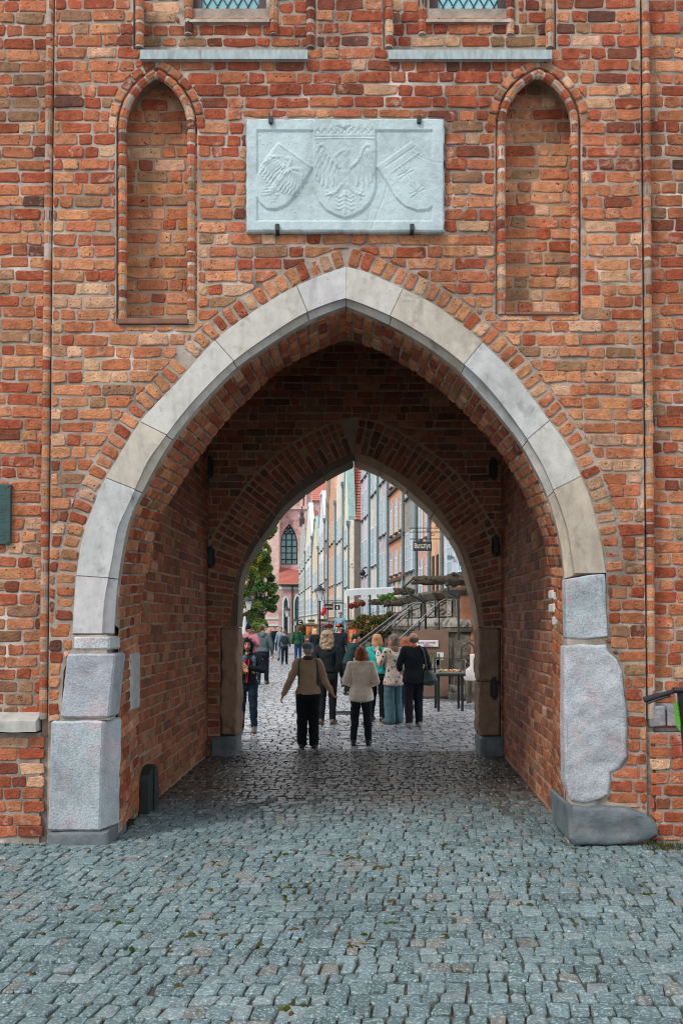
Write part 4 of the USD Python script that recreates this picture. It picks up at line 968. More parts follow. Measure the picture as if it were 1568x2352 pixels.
def house(label, xr, xl, u, he, ridge, wallmat, tint, cols, rows, gable='plain', pipe=True, wz=None, ww=.62, arched=False, panes=True, frame='white_paint', trim=None, depth=8, roof='roof_tile', cap=None, group='houses of the terraced row behind the gate', t0=None, t1=None):
    """terraced house: near end shows at xr, far end at xl; windows recessed in the street front"""
    t0 = t0 or tt_(xr, u); t1 = t1 or tt_(xl, u)
    h = thing('terraced_house', label, 'house', sp_((t0 + t1) / 2, u, 0), group=group)
    g = .12
    W = t1 - t0
    # openings in the street front, in (t, z)
    ops = []
    cw = W / cols
    for (z0, z1) in rows:
        for c in range(cols):
            a = t0 + cw * (c + .5 - ww / 2); ops.append((a, a + cw * ww, z0, z1))
    face = sbox(t0, 0, t1, he)
    gp = None
    tm_ = (t0 + t1) / 2
    if gable == 'plain': gp = Polygon([(t0, he), (t1, he), (tm_ + W * .12, ridge), (tm_ - W * .12, ridge)])
    elif gable == 'step':
        k = 4; pts = [(t0, he)]
        L = []
        for i in range(k): L += [(t0 + W * .5 * i / k, he + (ridge - he) * (i + 1) / k), (t0 + W * .5 * (i + 1) / k - .01, he + (ridge - he) * (i + 1) / k)]
        gp = Polygon([(t0, he)] + L + [(2 * tm_ - x, z) for x, z in L[::-1]] + [(t1, he)]).buffer(0)
    elif gable == 'curved':
        L = [(t0, he), (t0 + .02 * W, he + .25 * (ridge - he)), (t0 + .2 * W, he + .35 * (ridge - he)), (t0 + .26 * W, he + .7 * (ridge - he)), (t0 + .38 * W, he + .8 * (ridge - he)), (t0 + .42 * W, ridge)]
        gp = Polygon(L + [(2 * tm_ - x, z) for x, z in L[::-1]])
    if gp is not None: face = face.union(gp).buffer(0)
    def op_poly(o):
        a, b, z0, z1 = o
        if not arched: return sbox(a, z0, b, z1)
        r = (b - a) / 2; q = [(a, z0), (b, z0), (b, z1 - r)] + [((a + b) / 2 + r * math.cos(q), z1 - r + r * math.sin(q)) for q in np.linspace(0, math.pi, 8)[1:-1]] + [(a, z1 - r)]
        return Polygon(q)
    fp = face.difference(unary_union([op_poly(o) for o in ops])) if ops else face
    def map_tz(v, u0, u1):   # extrude() gives (t, depth 0..1, z)
        t, d, z = v[:, 0], v[:, 1], v[:, 2]; uu = u0 + (u1 - u0) * d
        return np.stack([uu - .115 * t, t, z], 1)
    v, f = extrude(fp, 0.0, 1.0); body = mesh('street_front', map_tz(v, u, u + .32), f, M[wallmat], h, tint=tint)
    mesh('side_walls', sbox8(t0 + .01, t1 - .01, u + .33, u + depth, 0, he), BOXF, M['plaster'], h, tint=srgb(118, 112, 104, .85))
    if ridge > he and gable != 'attic':
        e = .0
        rz = ridge - .35
        a, b = sp_(t0, u + .3, he), sp_(t0, u + depth, he); c, d = sp_(tm_, u + depth, rz), sp_(tm_, u + .3, rz)
        a2, b2 = sp_(t1, u + .3, he), sp_(t1, u + depth, he)
        rp = mesh('roof', np.array([a, b, c, d, a2, b2]), np.array([[0, 1, 2], [0, 2, 3], [4, 3, 2], [4, 2, 5]]), M[roof], h)
        if W > 3 and t0 < 90: roof_rows('roof_tiles', a, b, c, d, rp, 22, 16, roof)
    for (a, b, z0, z1) in ops:
        fb = Bag(); fw_ = max(.055, (b - a) * .06); un = u - .03
        B3 = lambda ta, tb, za, zb: fb.add(sbox8(ta, tb, un, un + .035, za, zb), BOXF)
        zt = z1 - ((b - a) / 2 if arched else 0)
        B3(a, a + fw_, z0, z1 if not arched else zt + .1); B3(b - fw_, b, z0, z1 if not arched else zt + .1); B3(a + fw_, b - fw_, z0, z0 + fw_); B3(a + fw_, b - fw_, zt - fw_, zt)
        m_ = (a + b) / 2; B3(m_ - fw_ * .4, m_ + fw_ * .4, z0 + fw_, zt - fw_); zq = [z0 + (zt - z0) * q for q in (.3, .64)]
        for zm in zq: B3(a + fw_, b - fw_, zm - fw_ * .3, zm + fw_ * .3)
        fr = fb.put('window', M[frame], h)
        mesh('pane', sbox8(a, b, u - .012, u + .02, z0, z1), BOXF, M['house_glass' if panes else 'dark_glass'], fr)
        mesh('window_sill', sbox8(a - .06, b + .06, u - .12, u + .1, z0 - .1, z0 - .01), BOXF, M[trim or 'dark_trim'], h)
    if trim:
        zs = sorted({z0 for z0, z1 in rows})
        for z in zs[1:] + [he]: mesh('string_course', sbox8(t0 + .02, t1 - .02, u - .14, u + .05, z - .42, z - .24), BOXF, M[trim], h)
    if pipe:
        mesh('drain_pipe', *tube([sp_(t0 + .12, u - .1, .5), sp_(t0 + .12, u - .1, he - .6), sp_(t0 + .12, u - .02, he - .1)], .075, 7), M['pipe_zinc'], h)
        tm('pipe_hopper', trimesh.convex.convex_hull(np.vstack([sbox8(t0 - .03, t0 + .27, u - .26, u + .0, he - .3, he - .05), sbox8(t0 + .05, t0 + .2, u - .17, u - .03, he - .6, he - .5)])), M['pipe_zinc'], h)
    if cap:
        q = tm_; mesh('gable_cap', sbox8(q - W * .13, q + W * .13, u - .15, u + .5, ridge, ridge + .25), BOXF, M[cap], h)
        for s in (-1, 1): mesh('coping', np.array([sp_(tm_ + s * W * .5, u - .12, he), sp_(tm_ + s * W * .5, u + .45, he), sp_(tm_ + s * W * .12, u + .45, ridge), sp_(tm_ + s * W * .12, u - .12, ridge), sp_(tm_ + s * W * .5, u - .12, he + .3), sp_(tm_ + s * W * .5, u + .45, he + .3), sp_(tm_ + s * W * .12, u + .45, ridge + .3), sp_(tm_ + s * W * .12, u - .12, ridge + .3)]), BOXF, M[cap], h)
    return h
UA, UB = 7.5, 6.7
R3 = [(3.1, 5.2), (6.2, 8.3), (9.3, 11.2), (12.2, 13.8)]
house('pale blue plastered house with a wall lamp, nearest to the gate', 1105, 1020, UA, 14, 18, 'plaster', srgb(184, 198, 212, .9), 3, [(3.9, 5.6), (7.2, 9.4), (10.4, 12.4)], ww=.4)
house('narrow orange plastered house behind the hanging green sign', 1020, 991, UA, 13, 17, 'plaster', srgb(214, 166, 132, .9), 3, [(3.0, 4.9), (7.0, 8.8), (9.8, 11.6)], ww=.5, trim='dark_trim', panes=False, frame='dark_trim')
house('pink brick house with round-headed windows beside the orange plastered house', 991, 960, UA, 13.5, 18, 'house_brick', srgb(196, 148, 134, .9), 2, [(2.2, 5.0), (5.9, 8.6), (9.6, 12.0)], ww=.52, arched=True)
house('grey rendered house with close white windows between two brick houses', 960, 930, UA, 14, 19, 'plaster', srgb(146, 146, 140, .9), 3, [(2.6, 3.6), (4.6, 6.6), (8.4, 9.9), (11, 12.8)], ww=.74)
house('bright orange brick house with red-arched windows and dark string courses', 930, 894, UA, 14.5, 18.5, 'house_brick', srgb(202, 146, 112, .88), 3, [(2.6, 4.3), (4.7, 6.05), (7.0, 8.9), (9.8, 12)], ww=.5, arched=True, trim='dark_trim')
house('mauve grey house with three columns of white windows', 894, 871, UA, 15, 19, 'plaster', srgb(190, 182, 188, .9), 3, [(2.5, 3.4), (4.0, 6.3), (7.4, 9.7), (10.7, 12.8)], ww=.66)
house('off white house with stained grey panels under its windows', 871, 851, UA, 15, 19.5, 'plaster', srgb(200, 196, 190, .9), 2, [(2.0, 3.6), (5.8, 8.4), (10.6, 12.6)], ww=.72)
house('lilac grey house with a curved end at the step in the row', 851, 829, UA, 15, 20, 'plaster', srgb(194, 188, 198, .9), 3, [(2.4, 3.8), (5.4, 8.0), (9.6, 11.6), (12.6, 14)], ww=.66)
house('cream house with green copper gable and bare grey flank beside the red roof', 803, 790, UB, 9.8, 15.2, 'plaster', srgb(222, 212, 198, .92), 2, [(2.2, 3.6), (4.8, 7.0), (8.0, 9.4)], ww=.62, gable='plain', cap='copper', t0=66)
house('tall pale house with grey drainpipes and a plain gable beyond the cream house', 790, 772, UB, 13.5, 16.5, 'plaster', srgb(214, 204, 194, .92), 3, [(2.5, 4.2), (5.4, 8.0), (9.0, 11.0)], ww=.6, gable='step')
house('brown brick house with a rounded gable in the middle of the far row', 772, 755, UB, 13, 17, 'house_brick', srgb(200, 156, 128, .9), 3, [(2.5, 4.5), (5.5, 8.2), (9.5, 11.5)], ww=.55, gable='curved')
house('slim dark house with stepped stone gable in the far row', 755, 747, UB, 14, 18, 'plaster', srgb(150, 130, 116, .85), 2, [(3, 5), (6.5, 9), (10.5, 12.5)], ww=.6, gable='step')
house('white house with grey roof cap beyond the slim dark house', 747, 732, UB, 13, 16.2, 'plaster', srgb(214, 214, 214, .92), 3, [(3, 5), (6.3, 8.8), (10, 12)], ww=.6, gable='curved', cap='white_paint')
house('buff house with a small copper-green gable in the far row', 732, 717, UB, 11, 14.8, 'plaster', srgb(214, 198, 176, .92), 3, [(3, 5), (6.0, 8.4)], ww=.6, gable='step', cap='copper')
house('cream gabled house with a white cap close to the church', 717, 701, UB, 13.5, 18.5, 'plaster', srgb(218, 210, 198, .92), 3, [(3, 5.5), (7, 10), (11, 13)], ww=.6, gable='plain', cap='white_paint')
last = house('last grey-green house of the row with a pointed finial before the church', 701, 686, UB, 13, 18, 'plaster', srgb(176, 182, 178, .9), 3, [(3, 6), (7, 10), (10.6, 12.6)], ww=.6, gable='step')
fz = sp_((tt_(701, UB) + tt_(686, UB)) / 2, UB, 18)
mesh('finial', *lathe([(0.0, 3.4), (.12, 3.2), (.05, 2.8), (.35, 2.2), (.3, 1.6), (.5, 1.2), (.4, .2), (.6, 0)], 10, fz), M['dark_trim'], last)

# ------------------------------------------------------------------ the church at the end of the street
YC = 172.0
surf('church_brick', srgb(194, 158, 154, .95), rough=.9, spec=.2, grime=(.25, .12, (1, 1, 1)), mottle=.3, scale=2.2, detail=9, bump=.4, bscale=4, bdist=.04, hue=(srgb(150, 116, 112, .8), .52, .72))
surf('church_pale', srgb(206, 176, 168, .95), rough=.9, spec=.2, grime=(.2, .15, (1, 1, .6)), mottle=.26, scale=2.4, detail=9, bump=.4, bscale=4, bdist=.04)
surf('church_glass', srgb(118, 164, 166, .85), rough=.2, spec=.5, mottle=.3, scale=.8, bump=.2, bscale=2)
surf('church_lead', srgb(26, 38, 40), rough=.6)
ch = thing('brick_church', 'huge pale red brick church with tall traceried window closing the end of the street', 'church', at(650, 1470, YC) * (1, 1, 0))
def cp(pts, Y=YC): return Polygon(uv(pts, Y)).buffer(0)
def pointed(x0, x1, yb, ys, yt, n=8):
    xm = (x0 + x1) / 2; w = (x1 - x0) / 2; h = ys - yt; k = (w * w + h * h) / (2 * w); a1 = math.atan2(h, k - w)
    L = [(x0 + k - k * math.cos(t), ys - k * math.sin(t)) for t in np.linspace(0, a1, n)]
    return [(x0, yb)] + L + [(2 * xm - x, y) for x, y in L[::-1][1:]] + [(x1, yb)]
wmain = pointed(644, 683, 1297, 1250, 1203)
wall = cp([(470, 1480), (900, 1480), (900, 1175), (716, 1175), (716, 1165), (470, 1165)]).difference(cp(wmain))
w0 = mesh('nave_wall', *extrude(wall, YC, YC + 1.6), M['church_brick'], ch)
mesh('upper_wall', *extrude(cp([(470, 1166), (716, 1166), (716, 1104), (470, 1104)]), YC + .9, YC + 2), M['church_brick'], ch)
mesh('parapet_band', *extrude(cp([(470, 1170), (716, 1170), (716, 1163), (470, 1163)]), YC - .3, YC + .89), M['church_pale'], ch)
for x0, x1 in ((688, 695), (699, 704)): mesh('pinnacle', *extrude(cp([(x0, 1164), (x1, 1164), (x1, 1118), ((x0 + x1) / 2, 1096), (x0, 1118)]), YC + .2, YC + .85), M['church_pale'], ch)
for x in (683, 672): mesh('upper_window', *extrude(cp(pointed(x - 4, x + 4, 1152, 1130, 1118)), YC + .82, YC + .88), M['church_glass'], ch)
mesh('buttress', *extrude(cp([(612, 1480), (643, 1480), (643, 1120), (612, 1120)]), YC - 2.6, YC - .01), M['church_pale'], ch)
mesh('buttress', *extrude(cp([(540, 1480), (575, 1480), (575, 1120), (540, 1120)]), YC - 2.6, YC - .01), M['church_pale'], ch)
for y in (1421, 1436): mesh('pale_band', *extrude(cp([(560, y + 2), (645, y + 2), (645, y - 2), (560, y - 2)]), YC - 2.75, YC - 2.61), M['white_paint'], ch)
# big window: glass, mullions, tracery
wg = mesh('traceried_window', *extrude(cp(wmain), YC + .9, YC + 1.0), M['church_glass'], ch)
tb = Bag()
def bar(pts, r=.13, Y=YC + .8): tb.add(*tube([at(x, y, Y) for x, y in pts], r, 5))
for x in (657, 670): bar([(x, 1296), (x, 1232)])
for y in (1285, 1270, 1255, 1240, 1226): bar([(645, y), (682, y)], .09)
bar(wmain[1:-1], .22); bar([(644, 1297), (683, 1297)], .2); bar([(644, 1297), (644, 1250)], .2); bar([(683, 1297), (683, 1250)], .2)
for x0, x1 in ((645, 657), (657, 670), (670, 682)):
    bar(pointed(x0, x1, 1234, 1232, 1222)[1:-1], .11)
for cx, cy, r in ((657, 1217, 4), (668, 1217, 4), (663, 1210, 3.4)): bar([(cx + r * math.cos(a), cy + r * math.sin(a)) for a in np.linspace(0, 6.283, 11)], .1)
tb.put('tracery', M['church_lead'], wg)
# chapel in front
YF = YC - 6
cw_ = [pointed(650, 663, 1462, 1388, 1370), pointed(675, 691, 1462, 1388, 1366)]
cwall = cp([(640, 1480), (760, 1480), (760, 1342), (640, 1342)], YF).difference(unary_union([cp(q, YF) for q in cw_]))
chapel = mesh('chapel_wall', *extrude(cwall, YF, YF + 1), M['church_brick'], ch)
mesh('white_frieze', *extrude(cp([(640, 1354), (760, 1354), (760, 1348), (640, 1348)], YF), YF - .1, YF - .01), M['white_paint'], ch)
for q in cw_:
    g_ = mesh('chapel_window', *extrude(cp(q, YF), YF + .5, YF + .6), M['church_glass'], ch)
    b2 = Bag(); xs = [p[0] for p in q]; xm = (min(xs) + max(xs)) / 2
    for x in np.linspace(min(xs), max(xs), 5)[1:-1]: b2.add(*tube([at(x, 1460, YF + .45), at(x, 1380, YF + .45)], .07, 4))
    for y in (1440, 1420, 1400): b2.add(*tube([at(min(xs), y, YF + .45), at(max(xs), y, YF + .45)], .06, 4))
    b2.put('glazing_bars', M['church_lead'], g_)
    mesh('window_surround', *tube([at(x, y, YF - .02) for x, y in q], .16, 5), M['white_paint'], ch)
A, B_, C, Dd = at(640, 1342, YF - .8), at(760, 1342, YF - .8), at(720, 1316, YC - .05), at(640, 1302, YC - .05)
m = mesh('chapel_roof', np.array([A, B_, C, Dd]), np.array([[0, 1, 2, 3]]), M['roof_tile'], ch); roof_rows('roof_tiles', A, B_, C, Dd, m, 14, 36)
mesh('roof_gutter', *tube([A + (0, -.05, -.1), B_ + (0, -.05, -.1)], .2, 6), M['dark_trim'], ch)
mesh('down_pipe', *tube([at(671, 1343, YF - .2), at(671, 1470, YF - .2)], .14, 6), M['dark_trim'], ch)
# transept with its red roof rising behind the houses
mesh('transept_wall', *extrude(cp([(716, 1480), (900, 1480), (900, 1150), (716, 1150)], YC + 10), YC + 10, YC + 12), M['church_brick'], ch)
A, B_, C, Dd = at(708, 1150, YC + 9.5), at(920, 1150, YC + 9.5), at(920, 1050, YC + 22), at(708, 1050, YC + 22)
m = mesh('transept_roof', np.array([A, B_, C, Dd]), np.array([[0, 1, 2, 3]]), M['roof_tile'], ch); roof_rows('transept_tiles', A, B_, C, Dd, m, 22, 50)

# ------------------------------------------------------------------ trees by the church
surf('leaf', None, rough=.6, spec=.3, mottle=.2, scale=2, bump=.1, transl=.45)
surf('bark', srgb(70, 62, 52), rough=.95, mottle=.4, scale=8, bump=.9, bscale=20, bdist=.02)
def tree(label, x, yb, Y, blobs, pal, n, seed, leaf=.16):
    rg = np.random.default_rng(seed); base = at(x, yb, Y); base[2] = 0
    t = thing('street_tree', label, 'tree', base)
    top = max(b[2] for b in blobs) - .6
    P = [base + (0, 0, -.1), base + (.05, 0, 1.4), base + (0, .1, 2.6), np.array([base[0] - .1, Y, top])]
    mesh('trunk', *tube(curve(P, 10), np.linspace(.2, .05, 10), 8), M['bark'], t)
    lb = Bag()
    for bx, by, bz, r in blobs:
        c = np.array([bx, Y + by, bz]); s = base + (0, 0, 1.6 + rg.uniform(0, 1.2)); mid = (s + c) / 2 + (0, 0, -.2)
        lb.add(*tube([s, mid, c], [.07, .05, .02], 5))
    lb.put('limbs', M['bark'], t)
    cr = Bag(); V = []; T = []; m = n // len(blobs)
    for bx, by, bz, r in blobs:
        d = rg.normal(size=(m, 3)); d /= np.linalg.norm(d, axis=1, keepdims=True); d *= (rg.uniform(0.15, 1, (m, 1)) ** .5) * r * (1, 1, .7)
        # twigs droop outwards in layers
        c = np.array([bx, Y + by, bz]) + d; c[:, 2] += .18 * np.sin(c[:, 0] * 5 + c[:, 1] * 4) - .1 * np.hypot(d[:, 0], d[:, 1])
        keep = meshkit.noise(c * 1.9 + seed) > .36; c = c[keep]
        a = rg.normal(size=(len(c), 3)); a[:, 2] *= .5; a /= np.linalg.norm(a, axis=1, keepdims=True); b = np.cross(a, rg.normal(size=(len(c), 3))); b /= np.linalg.norm(b, axis=1, keepdims=True)
        L = leaf * rg.uniform(.6, 1.3, (len(c), 1))
        V.append(np.stack([c - a * L, c + b * L * .45, c + a * L, c - b * L * .45], 1).reshape(-1, 3))
        w = meshkit.noise(c * .9 + 7 + seed)
        col = np.array([pal[int(np.clip(q * len(pal) + rg.normal(0, .6), 0, len(pal) - 1))] for q in w]) * rg.uniform(.75, 1.2, (len(c), 1))
        T.append(np.repeat(col, 4, 0))
    V = np.vstack(V); T = np.vstack(T); i = np.arange(len(V) // 4) * 4
    mesh('crown', V, np.stack([i, i + 1, i + 2, i + 3], 1), M['leaf'], t, tint=T)
    return t
GRN = [srgb(62, 98, 58), srgb(86, 124, 68), srgb(108, 142, 76), srgb(138, 156, 78)]
YEL = [srgb(146, 148, 62), srgb(178, 166, 68), srgb(196, 174, 76), srgb(126, 144, 66), srgb(204, 164, 84)]
def bl(lst, Y): return [(at(x, y, Y)[0], dy, at(x, y, Y)[2], r * Y / F) for x, y, dy, r in lst]
tree('yellowing tree with sparse drooping branches behind the left pier of the passage', 540, 1500, 52, bl([(560, 1270, 0, 32), (545, 1220, .5, 28), (616, 1218, .3, 20), (596, 1255, 0, 28), (566, 1310, -.5, 30), (596, 1300, .3, 26), (548, 1360, 0, 32), (578, 1392, -.4, 24), (560, 1418, .3, 26), (530, 1300, .6, 40), (606, 1280, -.3, 18), (585, 1210, .2, 24)], 52), YEL[:2] + YEL[3:4] + GRN[1:], 26000, 5, leaf=.085)
tree('green feathery tree standing just before the church buttress', 590, 1480, 66, bl([(600, 1330, 0, 24), (616, 1352, .5, 22), (585, 1350, -.4, 28), (600, 1385, .2, 26), (622, 1392, 0, 14), (584, 1420, .5, 24), (608, 1300, .4, 18), (628, 1376, .3, 12), (596, 1438, 0, 20), (618, 1322, .2, 14)], 66), GRN, 26000, 6, leaf=.09)
# ------------------------------------------------------------------ people
surf('skin', srgb(196, 142, 118, .85), rough=.5, spec=.4, mottle=.1, scale=12, bump=.05)
surf('cloth', None, rough=.9, spec=.2, mottle=.18, scale=7, detail=6, bump=.5, bscale=26, bdist=.012)
surf('knit', None, rough=.95, spec=.1, mottle=.25, scale=30, bump=.9, bscale=110, bdist=.006)
surf('hair', None, rough=.55, spec=.4, mottle=.45, scale=16, stretch=(1, 1, .25), bump=.9, bscale=60, bdist=.008)
surf('leather', None, rough=.4, spec=.5, mottle=.2, scale=10, bump=.4, bscale=40, bdist=.006)
_sph = trimesh.creation.icosphere(1, 1.0).vertices
surf('patterned_knit', None, rough=.95, spec=.1, mottle=.12, scale=20, bump=.8, bscale=90, bdist=.006, hue=(srgb(170, 64, 82), .60, .64), spots=(srgb(52, 38, 42), 13, .60, .65))
def ball(c, r):
    r = np.broadcast_to(r, 3); return np.asarray(c, float) + _sph * r
def hull(*balls): return manifold3d.Manifold.hull_points(np.vstack(balls))
def chain(pts, rs): return [hull(ball(pts[i], rs[i]), ball(pts[i + 1], rs[i + 1])) for i in range(len(pts) - 1)]
def merge(parts): return manifold3d.Manifold.batch_boolean(parts, manifold3d.OpType.Add)
def to_tm(m):
    q = m.to_mesh(); return trimesh.Trimesh(np.array(q.vert_properties[:, :3], float), np.array(q.tri_verts), process=True)
def soft(m, edge=.03, it=12):
    t = to_tm(m.refine_to_length(edge)); trimesh.smoothing.filter_taubin(t, lamb=.5, nu=.52, iterations=it); return t
def hand(w, d, side, curl=.35, spread=.25):
    """palm and five fingers from wrist w along direction d; side: direction of the thumb"""
    d = d / np.linalg.norm(d); s = side - d * (side @ d); s /= np.linalg.norm(s); n = np.cross(d, s)
    P = lambda a, b, c: w + d * a + s * b + n * c
    out = [hull(ball(P(0, 0, 0), .024), ball(P(.045, .028, 0), .016), ball(P(.085, .032, 0), .013), ball(P(.085, -.03, 0), .012), ball(P(.04, -.026, 0), .016))]
    for k, (b, L) in enumerate(((.031, .068), (.011, .078), (-.010, .072), (-.028, .056))):
        q = [P(.082, b, 0)]; ang = 0; base = (b / .031) * spread * .5
        for j, f in enumerate((.46, .32, .22)):
            ang += curl * (.7 + .3 * j); dd = d * math.cos(ang) + n * math.sin(ang) + s * base * .5; q.append(q[-1] + dd / np.linalg.norm(dd) * L * f)
        out += chain(q, [.0105, .0100, .009, .008])
    q = [P(.02, .024, .004), P(.05, .052, .012), P(.078, .066, .022)]
    out += chain(q, [.015, .0115, .009])
    return merge(out)
def person(label, x, yfeet, yhead, face, top, legs, hair=None, skin=None, arms=None, stride=.0, hem=.80, bulk=1.0, hat=None, tuck=.0, flare=0.0, group=None, at_=None, height=None, edge=.03, sway=0.0, head_turn=0.0, shoes=srgb(30, 28, 28), leg_r=1.0, topmat='cloth', lean=0.0, sit=False, hood=None, fingers=True, extra=None, puff=0.0, hair_style='short', wide=0.0, feet_dx=0.0, hip=1.0):
    if at_ is None: base = floor_at(x, yfeet)
    else: base = np.array(at_, float)
    Hh = height or (yfeet - yhead) * base[1] / F
    S = Hh / 1.75
    th = math.radians(face); fwd = np.array([math.sin(th), math.cos(th), 0]); rt = np.array([math.cos(th), -math.sin(th), 0])
    def W(v):
        v = np.atleast_2d(np.asarray(v, float)) * S
        return base + v[:, :1] * rt + v[:, 1:2] * fwd + v[:, 2:3] * (0, 0, 1)
    p = thing('person', label, 'person', base, group=group)
    J = {}
    ln = lambda z: np.array([sway * max(0, z - .9), lean * max(0, z - .95), 0])
    hips, knees, ankles, toes = [], [], [], []
    for s in (-1, 1):
        f = stride * s
        if sit:
            hips.append((s * .1, 0, .92)); knees.append((s * .13, .22, .80)); ankles.append((s * .12, .24, .46)); toes.append((s * .12, .34, .42))
        else:
            hips.append((s * .092, 0, .90)); knees.append((s * (.095 + wide * .5) + feet_dx, f * .22 + .02 + abs(f) * .05, .49)); ankles.append((s * (.10 + wide) + feet_dx * 1.4, f * .42 - .03, .09 + (max(0, -f) * .12))); toes.append((s * (.115 + wide) + feet_dx * 1.4, f * .42 + .13, .035 + max(0, -f) * .03))
    if arms is None: arms = [((-.25, -.03, 1.13), (-.27, .07, .90)), ((.25, -.03, 1.13), (.27, .07, .90))]
    sh = [np.array((s * .175, -.01, 1.415)) + ln(1.415) for s in (-1, 1)]
    hd = np.array((0, .02, 1.62)) + ln(1.62) * 1.1
    nk = np.array((0, -.005, 1.47)) + ln(1.47)
    hq = math.radians(head_turn); hf, hr = np.array([math.sin(hq), math.cos(hq), 0]), np.array([math.cos(hq), -math.sin(hq), 0])
    HP = lambda a, b, c: hd + hr * a + hf * b + np.array([0, 0, c])
    torso = [hull(ball((0, 0, .93), (.15, .10, .09)), ball((0, .0, 1.08), (.13, .09, .08))), hull(ball((0, 0, 1.08), (.13, .09, .08)), ball(np.array((0, 0, 1.28)) + ln(1.28), (.155, .105, .10))), hull(ball(np.array((0, 0, 1.28)) + ln(1.28), (.155, .105, .10)), ball(sh[0], .055), ball(sh[1], .055), ball(nk - (0, 0, .03), .06))]
    body = list(torso) + chain([nk - (0, 0, .05), nk + (0, .005, .06), hd], [.058, .052, .06])
    for k in range(2): body += chain([hips[k], knees[k], ankles[k]], [.082, .054, .04]) + [hull(ball(ankles[k], .038), ball(toes[k], .03))]
    for k in range(2): body += chain([sh[k], arms[k][0], arms[k][1]], [.048, .038, .027])
    head = [hull(ball(HP(0, -.02, .035), (.078, .092, .083)), ball(HP(0, .02, -.03), (.062, .070, .07)), ball(HP(0, .05, -.085), (.030, .03, .025))), hull(ball(HP(0, .098, -.005), .012), ball(HP(0, .108, -.03), .014), ball(HP(0, .085, .02), .012))] + [hull(ball(HP(s * .078, -.01, -.005), (.012, .02, .03)), ball(HP(s * .07, .0, -.02), (.012, .014, .02))) for s in (-1, 1)]
    bt = soft(merge(body + head), edge, 8)
    bm = bt
    if fingers:
        m0 = manifold3d.Manifold(manifold3d.Mesh(np.asarray(bt.vertices, np.float32), np.asarray(bt.faces, np.uint32)))
        hs = []
        for k in range(2):
            w, e = np.array(arms[k][1]), np.array(arms[k][0]); d = w - e
            thumb = np.array([0, 1.0, .1]) if abs(d[2]) > abs(d[1]) else np.array([0, .1, 1.0])
            hs.append(hand(w + d / np.linalg.norm(d) * .012, d, thumb))
        mm_ = merge([m0] + hs) if m0.status() == manifold3d.Error.NoError else None
        if mm_ is not None and not mm_.is_empty(): bm = to_tm(mm_)
    mesh('body', W(bm.vertices), bm.faces, M['skin'], p, smooth=True)
    near = edge <= .03
    if near and abs(((face + head_turn) % 360) - 180) < 100:
        for s in (-1, 1):
            e = trimesh.creation.icosphere(1, .013); mesh('eye', W(HP(s * .033, .083, .012) + np.asarray(e.vertices) @ np.diag([1, .5, .6])), e.faces, M['cloth'], p, tint=srgb(40, 30, 26))
            b = to_tm(hull(ball(HP(s * .018, .091, .032), .007), ball(HP(s * .05, .078, .034), .006))); mesh('eyebrow', W(b.vertices), b.faces, M['hair'], p, tint=srgb(60, 42, 34))
        b = to_tm(hull(ball(HP(-.022, .083, -.058), .007), ball(HP(.022, .083, -.058), .007), ball(HP(0, .09, -.058), .008))); mesh('mouth', W(b.vertices), b.faces, M['cloth'], p, tint=srgb(150, 84, 76))
    def wrinkle(t, amp, sc=9, seed=1):
        v = np.array(t.vertices); n = np.array(t.vertex_normals); return v + n * ((meshkit.fbm(v * sc + seed, 3) - .5) * 2 * amp)[:, None]
    # trousers
    g = 1.0 * leg_r
    tr = [hull(ball((0, 0, .97), (.155 * hip, .115 * hip, .07)), ball((0, -.02, .86), (.172 * hip, .13 * hip, .09)))]
    for k in range(2): tr += [hull(ball((0, 0, .93), (.10, .10, .07)), ball(hips[k], .096), )] + chain([hips[k], knees[k], np.array(ankles[k]) + (0, 0, .0)], [.106 * hip, .078 * g, .060 * g + flare])
    t = soft(merge(tr), edge, 8); v = wrinkle(t, .010, 11, int(x)); v = v + np.array(t.vertex_normals) * ((meshkit.fbm(v * (7, 7, 20) + x, 3) - .5) * .022)[:, None]; mesh('trousers', W(v), t.faces, M['cloth'], p, tint=legs, smooth=True)
    for k in range(2):
        a, o = np.array(ankles[k]), np.array(toes[k])
        b = soft(hull(ball(a + (0, -.02, -.02), .052), ball((a[0], a[1] - .05, o[2]), .044), ball(o + (0, .03, .0), (.048, .05, .036)), ball((a + o) / 2 + (0, 0, .01), .048)), .025, 2)
        v = np.array(b.vertices); v[:, 2] = np.maximum(v[:, 2], .002); mesh('shoe', W(v), b.faces, M['leather'], p, tint=shoes, smooth=True)
    # coat or jacket
    B = bulk
    lw = max(0, .86 - hem); jk = [hull(ball((0, 0, hem + .05), (.18 * B * hip + flare * .3 + lw * .12, .146 * B * hip + lw * .22, .05)), ball((0, -.01, .90), (.185 * B * hip, .15 * B * hip, .05)) if hem < .86 else ball((0, 0, hem + .06), (.178 * B, .14 * B, .05)), ball((0, 0, 1.06), (.15 * B, .115 * B, .08))), hull(ball((0, 0, 1.06), (.15 * B, .115 * B, .08)), ball(np.array((0, 0, 1.28)) + ln(1.28), (.172 * B, .125 * B, .10))), hull(ball(np.array((0, 0, 1.28)) + ln(1.28), (.172 * B, .125 * B, .1)), ball(sh[0], .066 * B), ball(sh[1], .066 * B), ball(nk - (0, .0, .025), (.07, .066, .04)))]
    for k in range(2):
        w, e = np.array(arms[k][1]), np.array(arms[k][0]); jk += chain([sh[k], e, w - (w - e) * .06], [.068 * B, .058 * B, .044 * B])
    if hood == 'down': jk.append(hull(ball(nk + (-.07, -.06, .0), .045), ball(nk + (.07, -.06, .0), .045), ball(nk + (0, -.10, -.06), .05)))
    if hood == 'collar': jk.append(hull(ball(nk + (0, 0, .015), (.085, .08, .05)), ball(nk + (0, 0, -.03), (.10, .09, .03))))
